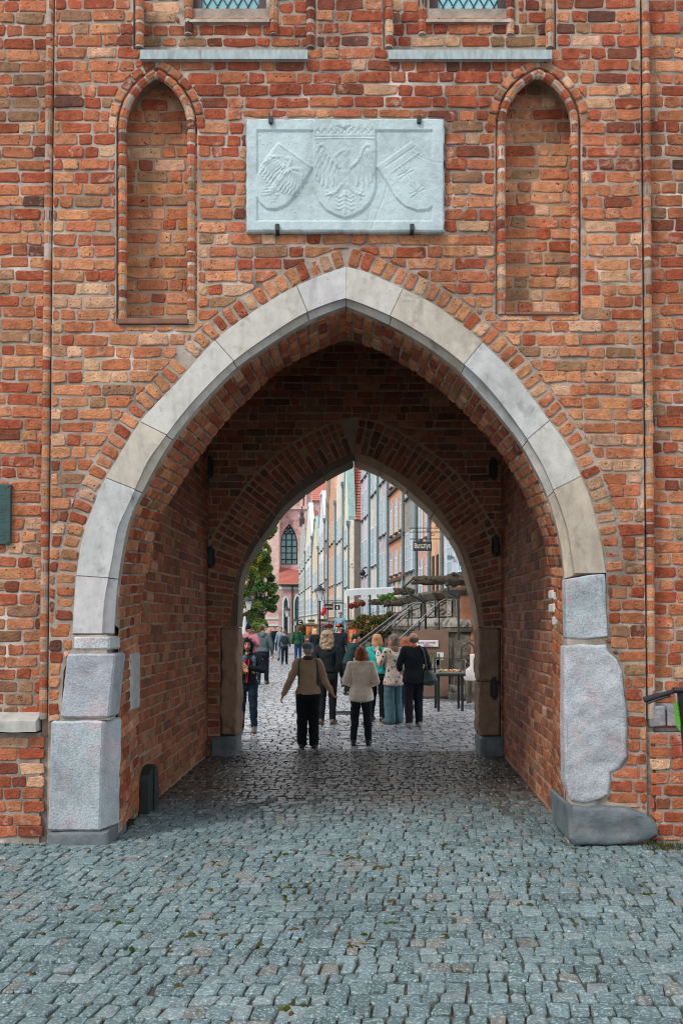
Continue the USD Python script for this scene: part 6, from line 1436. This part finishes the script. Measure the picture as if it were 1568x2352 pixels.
# awning
n = thing('white_awning', 'long white canvas awning stretched out over a terrace', 'awning', at(850, 1360, 36))
cv = []
for x, y in ((795, 1357), (822, 1354), (860, 1353), (905, 1351)): cv.append([at(x, y, 35.0), at(x, y - 3, 38.5), at(x, y + 13, 35.0)])
V = np.array(cv).reshape(-1, 3); f = []
for i in range(3):
    for j, k in ((0, 1), (2, 0)): f.append([i * 3 + j, (i + 1) * 3 + j, (i + 1) * 3 + k, i * 3 + k])
mesh('canvas', V, np.array(f), M['canvas'], n); 
for x in (800, 850, 900): mesh('awning_post', *tube([at(x, 1358, 35.2) * (1, 1, 0) + (0, 0, 1.2), at(x, 1358, 35.2)], .03, 6), M['black_paint'], n)
for x in (806, 826, 846, 866, 886): e = trimesh.creation.icosphere(1, .045); mesh('fairy_light', np.asarray(e.vertices) + at(x, 1375, 35.1), e.faces, M['lamp_glass'], n)
# hanging signs
def hang_sign(label, x0, x1, y0, y1, Y, wall_x, ybars, face_mat, lines, scroll=True, oval=False):
    a, b = at(x0, y1, Y), at(x1, y0, Y); n = thing('hanging_sign', label, 'sign', (a + b) / 2)
    tm('board', rbox((a[0], Y - .025, a[2]), (b[0], Y + .025, b[2]), .03 if oval else .008), M[face_mat], n)
    for (tx, hgt, px, py, wd, sh) in lines:
        text('lettering', tx, hgt, at(px, py, Y - .027), (1, 0, 0), (0, 0, 1), 'cream_letters', n, shear=sh, width=wd)
    wx = at(wall_x, y0, Y)[0]
    for yb in ybars: mesh('bracket_bar', *tube([(a[0] - .15, Y, at(0, yb, Y)[2]), (wx, Y, at(0, yb, Y)[2])], .018, 5), M['black_paint'], n)
    for x in (x0 + 2, x1 - 2): mesh('hanger', *tube([at(x, y0, Y), at(x, ybars[-1], Y)], .01, 4), M['black_paint'], n)
    if scroll:
        for cx, cy, r in ((x1 + 2, (y0 + ybars[0]) / 2 - 2, 5), (x1 - 9, ybars[0] + 5, 4), (x1 + 12, ybars[0] - 6, 4)):
            mesh('scroll', *tube([at(cx + r * (1 - t * .12) * math.cos(t), cy + r * (1 - t * .12) * math.sin(t), Y) for t in np.linspace(0, 7, 20)], .012, 4), M['black_paint'], n)
    return n
wd = lambda x0, x1, Y: (x1 - x0) * Y / F
hang_sign('dark green hanging sign reading Bursztyn on a wrought iron bracket', 949, 991, 1244, 1265.5, 34, 1012, (1213, 1222, 1238), 'sign_green', [('Bursztyn', .2, 951.5, 1259, wd(951.5, 988.5, 34), 0)])
hang_sign('black oval sign reading BIBLIOTEKA far up the street', 745, 765, 1387, 1401, 52, 785, (1380, 1383), 'black_paint', [('BIBLIOTEKA', .12, 746.5, 1396.5, wd(747, 763.5, 52), 0)], scroll=False, oval=True)
s_ = hang_sign('small black sign with a pale drop beside the oval sign', 768, 781, 1390, 1401, 50, 790, (1384, 1386), 'black_paint', [], scroll=False)
tm('drop_emblem', hexa(np.vstack([ball(at(774.5, 1397, 50 - .03), (.06, .012, .07)), [at(774.5, 1391.5, 50 - .03)]])), M['cream_letters'], s_)
e = thing('round_sign', 'round black shop sign near the church end', 'sign', at(689, 1430, 80)); tm('disc', trimesh.creation.cylinder(.28, .06, sections=20).apply_transform(trimesh.transformations.rotation_matrix(np.pi / 2, [1, 0, 0])).apply_translation(at(689, 1430, 80)), M['black_paint'], e)
mesh('emblem', *tube([at(689 + 3 * math.cos(t), 1430 + 3 * math.sin(t), 79.9) for t in np.linspace(.6, 5.6, 12)], .04, 5), M['cream_letters'], e)
n = thing('red_flag', 'bright red cloth flag hanging from a pole beside the lamp post', 'flag', at(745, 1412, 50))
gx_, gz_ = np.meshgrid(np.linspace(0, 1, 7), np.linspace(0, 1, 9)); x_ = 739 + gx_ * 11 - gz_ * 3 + 2 * np.sin(gz_ * 5); y_ = 1394 + gz_ * 18 + gx_ * 5
P_ = at(x_, y_, 50); P_[..., 1] += .08 * np.sin(gx_ * 9 + gz_ * 3); ii = (np.arange(8)[:, None] * 7 + np.arange(6)).ravel()
mesh('cloth', P_.reshape(-1, 3), np.stack([ii, ii + 1, ii + 8, ii + 7], 1), M['flag_red'], n, smooth=True); mesh('pole', *tube([at(739, 1393, 50.05), at(752, 1386, 50.05)], .02, 5), M['black_paint'], n)
# lamps
def lamp(label, x, y_top, Y, s=1.0):
    z1 = at(x, y_top, Y)[2]; b = at(x, 1430, Y) * (1, 1, 0); n = thing('street_lamp', label, 'lamp', b, group='black street lamps'); z0 = z1 - .95 * s
    mesh('post', *lathe([(.0, 0), (.14, 0), (.14, .5), (.07, .6), (.055, 1.2), (.045, z0 - .1), (.09, z0 - .05), (.06, z0)], 10, b), M['black_paint'], n)
    A = [(math.cos(t) * math.sqrt(2), math.sin(t) * math.sqrt(2)) for t in np.pi / 4 + np.arange(4) * np.pi / 2]
    lo, hi = .12 * s, .22 * s
    mesh('lantern_glass', np.array([(b[0] + q[0] * lo, b[1] + q[1] * lo, z0 + .06 * s) for q in A] + [(b[0] + q[0] * hi, b[1] + q[1] * hi, z0 + .58 * s) for q in A]), BOXF, M['lamp_glass'], n)
    fb = Bag()
    for q in A: fb.add(*tube([(b[0] + q[0] * lo, b[1] + q[1] * lo, z0 + .05 * s), (b[0] + q[0] * hi, b[1] + q[1] * hi, z0 + .6 * s)], .018 * s, 5))
    fb.put('lantern_frame', M['black_paint'], n)
    mesh('lantern_roof', *lathe([(.34 * s, z0 + .58 * s), (.33 * s, z0 + .63 * s), (.14 * s, z0 + .78 * s), (.12 * s, z0 + .84 * s), (.05 * s, z0 + .87 * s), (.06 * s, z0 + .91 * s), (.0, z0 + .95 * s)], 8, (b[0], b[1], 0)), M['black_paint'], n)
lamp('tall black street lamp in front of the far house row', 734, 1342, 50)
lamp('street lamp with white glass in front of the yellowing tree', 571, 1367, 50, .95)
lamp('small distant street lamp before the church chapel', 659, 1392, 80, 1.1)
lamp('farthest street lamp beside the round shop sign', 678, 1418, 95, 1.0)
# stalls
n = thing('display_board', 'brown display wall with a rounded corner behind the jewellery tables', 'board', at(988, 1593, 23.0) * (1, 1, 0))
q = cp([(940, 1600), (940, 1470), (944, 1455), (953, 1448), (1030, 1447), (1030, 1600)], 23.0)
mesh('panel', *extrude(q, 23.0, 23.08), M['board_brown'], n)
mesh('board_foot', boxv(at(938, 1598, 22.9) * (1, 1, 0), at(1031, 1598, 23.2) * (1, 1, 0) + (0, 0, .06)), BOXF, M['dark_trim'], n)
sgn = thing('shop_sign', 'white sign reading BALTIC STONE on the brown display wall', 'sign', at(980, 1478, 22.98))
tm('plate', rbox(at(954, 1486, 22.95), at(1006, 1470.5, 22.99), .006), M['white_board'], sgn)
text('lettering', 'BALTIC', .042, at(958.5, 1478.5, 22.948), (1, 0, 0), (0, 0, 1), 'ink', sgn, width=wd(959, 974.5, 23)); text('lettering', 'STONE', .042, at(983, 1478.5, 22.948), (1, 0, 0), (0, 0, 1), 'ink', sgn, width=wd(983, 999, 23))
text('lettering', 'art & gallery', .022, at(971, 1481.8, 22.948), (1, 0, 0), (0, 0, 1), 'ink', sgn); text('lettering', 'Mariacka 29', .030, at(973, 1485, 22.948), (1, 0, 0), (0, 0, 1), 'red_paint', sgn, shear=.2)
tm('amber_dot', trimesh.creation.icosphere(2, .02).apply_translation(at(979, 1476.5, 22.945)), M['red_paint'], sgn)
AMB = [srgb(214, 120, 30), srgb(190, 84, 24), srgb(232, 170, 70), srgb(140, 56, 24), srgb(236, 220, 190), srgb(220, 210, 214)]
def goods(label, x0, x1, Y0, Y1, z, n_, seed, r=.018):
    rg = np.random.default_rng(seed); b = Bag(); e = trimesh.creation.icosphere(0, 1.0)
    for k in range(n_):
        c = np.array([rg.uniform(x0, x1), rg.uniform(Y0, Y1), 0]); rr = r * rg.uniform(.5, 1.4, 3); b.add(np.asarray(e.vertices) * rr + c + (0, 0, z + rr[2]), e.faces, AMB[rg.integers(len(AMB))])
    return b.put('amber_jewellery', M['amber'], None, label=label, cat='jewellery', kind='stuff')
def case(label, x0, x1, Y0, Y1, zt, hb, legs, seed):
    n = thing('display_table', label, 'table', ((x0 + x1) / 2, (Y0 + Y1) / 2, 0))
    tm('tabletop', rbox((x0, Y0, zt - .05), (x1, Y1, zt), .006), M['black_paint'], n)
    for lx, ly in legs: mesh('leg', boxv((lx - .028, ly - .028, 0), (lx + .028, ly + .028, zt - .052)), BOXF, M['black_paint'], n)
    tm('tray', rbox((x0 + .03, Y0 + .03, zt + .001), (x1 - .03, Y1 - .03, zt + .035), .005), M['white_board'], n)
    t_ = .008
    for q in (boxv((x0 + .004, Y0 + .004, zt + .002), (x1 - .004, Y0 + .004 + t_, zt + hb)), boxv((x0 + .004, Y1 - .004 - t_, zt + .002), (x1 - .004, Y1 - .004, zt + hb)), boxv((x0 + .004, Y0 + .014, zt + .002), (x0 + .004 + t_, Y1 - .014, zt + hb)), boxv((x1 - .004 - t_, Y0 + .014, zt + .002), (x1 - .004, Y1 - .014, zt + hb)), boxv((x0, Y0, zt + hb + .001), (x1, Y1, zt + hb + .009))): mesh('glass_pane', q, BOXF, M['case_glass'], n)
    eb = Bag()
    for x in (x0 + .004, x1 - .004):
        for y in (Y0 + .004, Y1 - .004): eb.add(*tube([(x, y, zt), (x, y, zt + hb)], .006, 4))
    eb.put('glass_edges', M['steel'], n)
    goods('amber pieces and silver laid out inside ' + ('the front glass case' if seed == 1 else 'the rear glass case'), x0 + .06, x1 - .06, Y0 + .06, Y1 - .06, zt + .036, 170, seed)
    return n
X0, X1 = at(1001, 1548, 19.6)[0], at(1069, 1548, 19.6)[0]
case('glass-topped display table nearest to the right pier', X0, X1, 19.6, 20.5, .84, .34, [(X0 + .06, 19.68), (X1 - .07, 19.68), (X0 + .06, 20.42), (X1 - .07, 20.42)], 1)
X0, X1 = at(958, 1540, 21.6)[0], at(1010, 1540, 21.6)[0]
case('second glass display table partly behind the balding person', X0, X1, 21.6, 22.3, .86, .36, [(X0 + .06, 21.7), (X1 - .05, 21.7), (X0 + .06, 22.2), (X1 - .05, 22.2)], 2)
n = thing('price_card', 'white card standing on the rear glass case', 'card', at(1010, 1510, 22.1)); 
tm('card', rbox(at(1003, 1516, 22.1), at(1018, 1499, 22.13), .003), M['white_board'], n)
mesh('card_clip', boxv(at(1008, 1516.6, 22.09), at(1013, 1516, 22.14)), BOXF, M['steel'], n)
n = thing('display_stand', 'white stepped jewellery stand leaning out beside the right pier', 'stand', at(1085, 1565, 20.8))
Zz = lambda x, y: (918.4 + x * .1281, 1435 + y * .1281)
q = cp([Zz(1300, 540), Zz(1410, 540), Zz(1410, 1005), Zz(1165, 1000), Zz(1118, 915), Zz(1300, 765)], 20.8)
mesh('stand_side', *extrude(q, 20.8, 20.83), M['white_enamel'], n); mesh('stand_side', *extrude(q, 21.3, 21.33), M['white_enamel'], n)
for x, y, w in ((1130, 930, 50), (1185, 880, 50), (1240, 830, 55)):
    a = at(*Zz(x, y), 20.84); tm('shelf', rbox(a, a + (.13, .45, .012), .003), M['white_enamel'], n)
a, b = at(*Zz(1300, 1000), 20.84), at(*Zz(1410, 545), 21.29); mesh('stand_back', boxv(a, b), BOXF, M['white_enamel'], n)
mesh('stand_pole', *tube([at(*Zz(1398, 1005), 21.05) * (1, 1, 0), at(*Zz(1398, 1005), 21.05)], .02, 6), M['steel'], n)
for k in range(5): e = trimesh.creation.icosphere(0, .016); mesh('ring_box', np.asarray(e.vertices) + at(*Zz(1140 + k * 40, 918 - k * 32), 21.0) + (0, 0, .03), e.faces, M['steel'], n)
n = thing('iron_hoop', 'thin black iron hoop arching in front of the tan wall', 'hoop', at(1073, 1600, 22.3) * (1, 1, 0))
mesh('hoop', *tube(curve([at(*Zz(1098, 1100), 22.3) * (1, 1, 0)] + [at(*Zz(1100, y), 22.3) for y in (900, 600, 480)] + [at(*Zz(x, y), 22.3) for x, y in ((1112, 400), (1160, 340), (1220, 322), (1285, 350), (1325, 420), (1338, 520), (1340, 800))] + [at(*Zz(1340, 1100), 22.3) * (1, 1, 0)], 40), .022, 6), M['black_paint'], n)
shrub('potted_heather', 'lilac heather plant between the glass case and the white stand', 'plant', sb([(1076, 1512, 0, 7), (1080, 1522, 0, 6), (1073, 1530, 0, 7)], 21.6), [srgb(130, 110, 120), srgb(96, 90, 96), srgb(90, 96, 40), srgb(60, 66, 40)], 900, 17, .03)
n = thing('cart_wheel', 'dark rubber-tyred wheel half hidden by the right pier', 'wheel', at(1102, 1642, 18.4) * (1, 1, 0))
c = at(1103, 1623, 18.4); R = c[2]
mesh('tyre', *tube([c + (.0, R * .93 * math.cos(t), R * .93 * math.sin(t)) + np.array([R * .55 * math.cos(t), -R * .45 * math.cos(t), 0]) * .6 for t in np.linspace(0, 2 * math.pi, 25)], .03, 8), M['rubber'], n)
for k in range(6):
    t = k * math.pi / 3; mesh('spoke', *tube([c, c + (.0, R * .9 * math.cos(t), R * .9 * math.sin(t)) + np.array([R * .55 * math.cos(t), -R * .45 * math.cos(t), 0]) * .58], .008, 5), M['steel'], n)
mesh('axle', *tube([c - (.05, .05, 0), c + (.35, .3, 0)], .02, 6), M['black_paint'], n)
def red_stall(label, x0, x1, yt, Y, dep, seed):
    zt = at(x0, yt, Y)[2]; a, b = at(x0, yt, Y)[0], at(x1, yt, Y)[0]; n = thing('market_stall', label, 'stall', ((a + b) / 2, Y + dep / 2, 0))
    tm('counter', rbox((a, Y, zt - .06), (b, Y + dep, zt), .006), M['red_paint'], n)
    for x in (a + .04, b - .04):
        for y in (Y + .04, Y + dep - .04): mesh('leg', boxv((x - .025, y - .025, 0), (x + .025, y + .025, zt - .062)), BOXF, M['red_paint'], n)
    mesh('glass_pane', boxv((a + .02, Y + .02, zt + .002), (b - .02, Y + .03, zt + .2)), BOXF, M['case_glass'], n)
    for x in (a + .02, b - .02): mesh('post', *tube([(x, Y + dep * .5, zt), (x, Y + dep * .5, zt + .62)], .015, 5), M['red_paint'], n)
    mesh('top_bar', *tube([(a, Y + dep * .5, zt + .62), (b, Y + dep * .5, zt + .62)], .018, 5), M['red_paint'], n)
    rg = np.random.default_rng(seed)
    for k in range(9):
        x = a + .06 + (b - a - .12) * k / 8; mesh('amber_string', *tube([(x, Y + dep * .5, zt + .61), (x + .01, Y + dep * .48, zt + .4), (x, Y + dep * .5, zt + .2 + rg.uniform(0, .1))], .016, 5), M['amber'], n, tint=AMB[rg.integers(4)])
    goods(f'amber beads spread on the counter of {label.split(" standing")[0]}'[:80], a + .05, b - .05, Y + .06, Y + dep - .06, zt + .001, 120, seed, .022)
red_stall('red amber stall standing behind the cream puffer jacket', 797, 822, 1497, 24.5, .9, 21)
red_stall('low red stall standing by the small blond person', 700, 722, 1470, 41, 1.0, 22)
# odds and ends on walls
n = thing('loudspeaker', 'pair of black loudspeakers on the far side of the left pier', 'loudspeaker', at(562, 1345, 15.2))
tm('upper_box', rbox(at(554, 1326, 15.2), at(571, 1308, 15.5), .02), M['black_paint'], n); tm('lower_box', rbox(at(549, 1345, 15.25), at(563, 1329, 15.5), .02), M['black_paint'], n)
mesh('bracket', *tube([at(561, 1326, 15.35), at(555, 1330, 15.35), at(535, 1322, 15.2)], .02, 5), M['black_paint'], n)
for c_, r in ((at(564, 1317, 15.19), .045), (at(556, 1337, 15.24), .04)): tm('speaker_cone', trimesh.creation.cylinder(r, .012, sections=14).apply_transform(trimesh.transformations.rotation_matrix(np.pi / 2, [1, 0, 0])).apply_translation(c_), M['rubber'], n)
n = thing('dome_camera', 'black dome camera fixed to the corner of the lilac house', 'camera', at(832, 1315, 61)); e = trimesh.creation.icosphere(2, .22); mesh('dome', np.asarray(e.vertices) + at(832, 1316, 61), e.faces, M['black_paint'], n, smooth=True)
mesh('arm', *tube([at(832, 1308, 61), at(836, 1304, 61), at(843, 1304, 61.5)], .06, 5), M['black_paint'], n)
n = thing('floodlight', 'small grey floodlight on the pale blue house', 'light', at(1036, 1280, 31.5)); tm('head', hexa(boxv(at(1028, 1284, 31.3), at(1037, 1277, 31.6))), M['pipe_zinc'], n); tm('box', rbox(at(1041, 1291, 31.6), at(1046, 1275, 31.8), .02), M['white_board'], n); mesh('arm', *tube([at(1036, 1280, 31.45), at(1043, 1280, 31.7)], .03, 5), M['pipe_zinc'], n)
for x, yt, Y, lb in ((562, 1415, 36, 'folded white parasol behind the child'), (776, 1418, 44, 'folded cream parasol beside the person on the terrace')):
    n = thing('folded_parasol', lb, 'parasol', at(x, 1500, Y) * (1, 1, 0)); z = at(x, yt, Y)[2]; c_ = at(x, 1430, Y) * (1, 1, 0)
    mesh('pole', *tube([c_, c_ + (0, 0, z)], .025, 6), M['steel'], n); mesh('canopy', *lathe([(.02, z), (.06, z - .1), (.13, z - .7), (.17, z - 1.0), (.08, z - 1.05), (.05, z - 1.0)], 8, c_), M['canvas'], n)
person('person in light blue shirt standing on the terrace behind the flowers', 781, 1500, 1406, 190, srgb(120, 160, 176, .85), NAVY, hair=srgb(60, 44, 36), edge=.05, fingers=False, at_=at(781, 1406, 41) - (0, 0, 1.72), height=1.72)
# manhole, wheel guard, stones in the reveals
n = thing('manhole_cover', 'round iron manhole cover set in the bright street setts', 'manhole cover', floor_at(797, 1639)); c_ = floor_at(797, 1639)
mesh('rim', *lathe([(.36, -.03), (.36, .022), (.31, .024), (.31, .012)], 28, c_), M['iron'], n); mesh('lid', *lathe([(.305, -.02), (.305, .016), (0, .018)], 28, c_), M['iron'], n)
for k in range(5): mesh('rib', boxv(c_ + (-.24, -.2 + k * .1 - .012, .019), c_ + (.24, -.2 + k * .1 + .012, .026)), BOXF, M['iron'], n)
n = thing('wheel_guard', 'black iron wheel guard with a rounded top against the left passage wall', 'wheel guard', (-2.3, 9.4, 0))
pts = [(9.12, 0), (9.62, 0), (9.60, .3)] + [(9.37 + .23 * math.cos(t), .3 + .19 * math.sin(t)) for t in np.linspace(.2, math.pi - .2, 8)] + [(9.14, .3)]
g = trimesh.creation.extrude_polygon(Polygon(pts), .09, engine='earcut'); v = np.array(g.vertices); mesh('plate', np.stack([-2.312 + v[:, 2], v[:, 0], v[:, 1] - .01], 1), g.faces, M['iron'], n)
mesh('guard_rib', *tube([(-2.21, 9.37, 0), (-2.21, 9.37, .46)], .02, 6), M['iron'], n)
g = rbox((-2.36, 8.62, 1.12), (-2.275, 8.985, 1.70), .02); mesh('reveal_stone', g.vertices, g.faces, M['granite'], gate, tint=srgb(186, 190, 190, .85), label='narrow white stone set in the left reveal')
for y0, z0, w in ((8.55, 2.22, .2), (8.78, 2.24, .2), (8.72, 2.10, .26), (8.60, 1.97, .22)):
    g = rbox((1.925, y0, z0), (2.0, y0 + w, z0 + .09), .012); mesh('whitewashed_brick', g.vertices, g.faces, M['limestone'], gate, tint=srgb(206, 202, 198, .88), label='whitewashed brick in the right reveal')
# scooter by the right edge
n = thing('scooter', 'black scooter handlebar and stem with a lime green side panel at the right edge', 'scooter', (2.78, 7.35, 0)); Ys = 7.35
Z8 = lambda x, y: (1423.5 + x * .0919, 1521 + y * .0919)
h0, h1, st = at(*Z8(600, 950), Ys), at(*Z8(1380, 720), Ys), at(*Z8(1590, 740), Ys)
mesh('grip', *tube([h0, h0 + (h1 - h0) * .05, h0 + (h1 - h0) * .5], [.024, .027, .025], 10), M['rubber'], n); mesh('handlebar', *tube([h0 + (h1 - h0) * .5, h1, st, 2 * st - h1], [.019, .020, .024, .02], 10), M['black_paint'], n)
mesh('brake_lever', *tube(curve([at(*Z8(690, 1040), Ys - .02), at(*Z8(900, 950), Ys - .02), at(*Z8(1250, 850), Ys)], 8), .010, 6), M['black_paint'], n)
tm('stem_head', rbox(at(*Z8(1370, 770), Ys - .05), at(*Z8(1800, 630), Ys + .05), .015), M['black_paint'], n)
s0, s1 = at(*Z8(1590, 760), Ys), np.array([at(*Z8(1760, 900), Ys)[0] + .06, Ys, .22])
mesh('stem', *tube([s0, (s0 + s1) / 2, s1], [.055, .06, .06], 10), M['black_paint'], n)
q = [at(*Z8(x, y), Ys - .03) for x, y in ((1335, 1020), (1420, 1000), (1500, 1500), (1510, 1715), (1475, 1710), (1400, 1580), (1350, 1250))]
tm('side_panel', hexa(np.vstack([q, np.asarray(q) + (.05, .06, 0)])), M['lime_paint'], n)
for x, y in ((1435, 1135), (1452, 1235), (1450, 1300), (1488, 1585)): tm('bolt', trimesh.creation.icosphere(1, .006).apply_translation(at(*Z8(x, y), Ys - .035)), M['steel'], n)
for cx in (s1[0] + .02, s1[0] + .95): mesh('wheel', *tube([np.array([cx, Ys, .13]) + (.105 * math.cos(t), 0, .105 * math.sin(t)) for t in np.linspace(0, 2 * math.pi, 21)], .025, 8), M['rubber'], n)
tm('deck', rbox((s1[0] + .12, Ys - .08, .13), (s1[0] + .85, Ys + .08, .19), .02), M['black_paint'], n)
# moss in the joints and weeds along the wall
rg = np.random.default_rng(301); b = Bag(); e = trimesh.creation.icosphere(1, 1.0); MS = [srgb(58, 64, 30), srgb(72, 70, 34), srgb(84, 68, 40), srgb(48, 56, 28)]
for k in range(230):
    y = 4.4 + 3.5 * rg.random() ** .6; x = rg.uniform(-3.2, 2.7); cs = rg.integers(1, 4)
    for j in range(cs):
        c_ = np.array([x + rg.normal(0, .03), y + rg.normal(0, .03), -.010]); v = np.asarray(e.vertices) * (rg.uniform(.012, .03), rg.uniform(.012, .03), rg.uniform(.010, .018)); b.add(v * (1 + rg.normal(0, .12, (len(v), 1))) + c_, e.faces, MS[rg.integers(4)] * rg.uniform(.8, 1.2))
b.put('joint_moss', M['moss'], ground, kind='stuff')
b = Bag()
for k in range(420):
    x = rg.normal(2.72, .14) if k % 3 else rg.uniform(-3.4, 2.9); y = D - rg.uniform(.04, .22 if k % 3 else .1)
    if -2.9 < x < 2.55 and k % 3 == 0: continue
    hgt = rg.uniform(.02, .07); d = rg.normal(0, .02, 2); p0 = np.array([x, y, -.01]); b.add([p0 - (.004, 0, 0), p0 + (.004, 0, 0), p0 + (d[0], d[1], hgt)], np.array([[0, 1, 2]]), MS[rg.integers(4)])
b.put('weeds', M['moss'], None, label='short weeds growing along the foot of the wall at right', cat='weeds', kind='stuff')
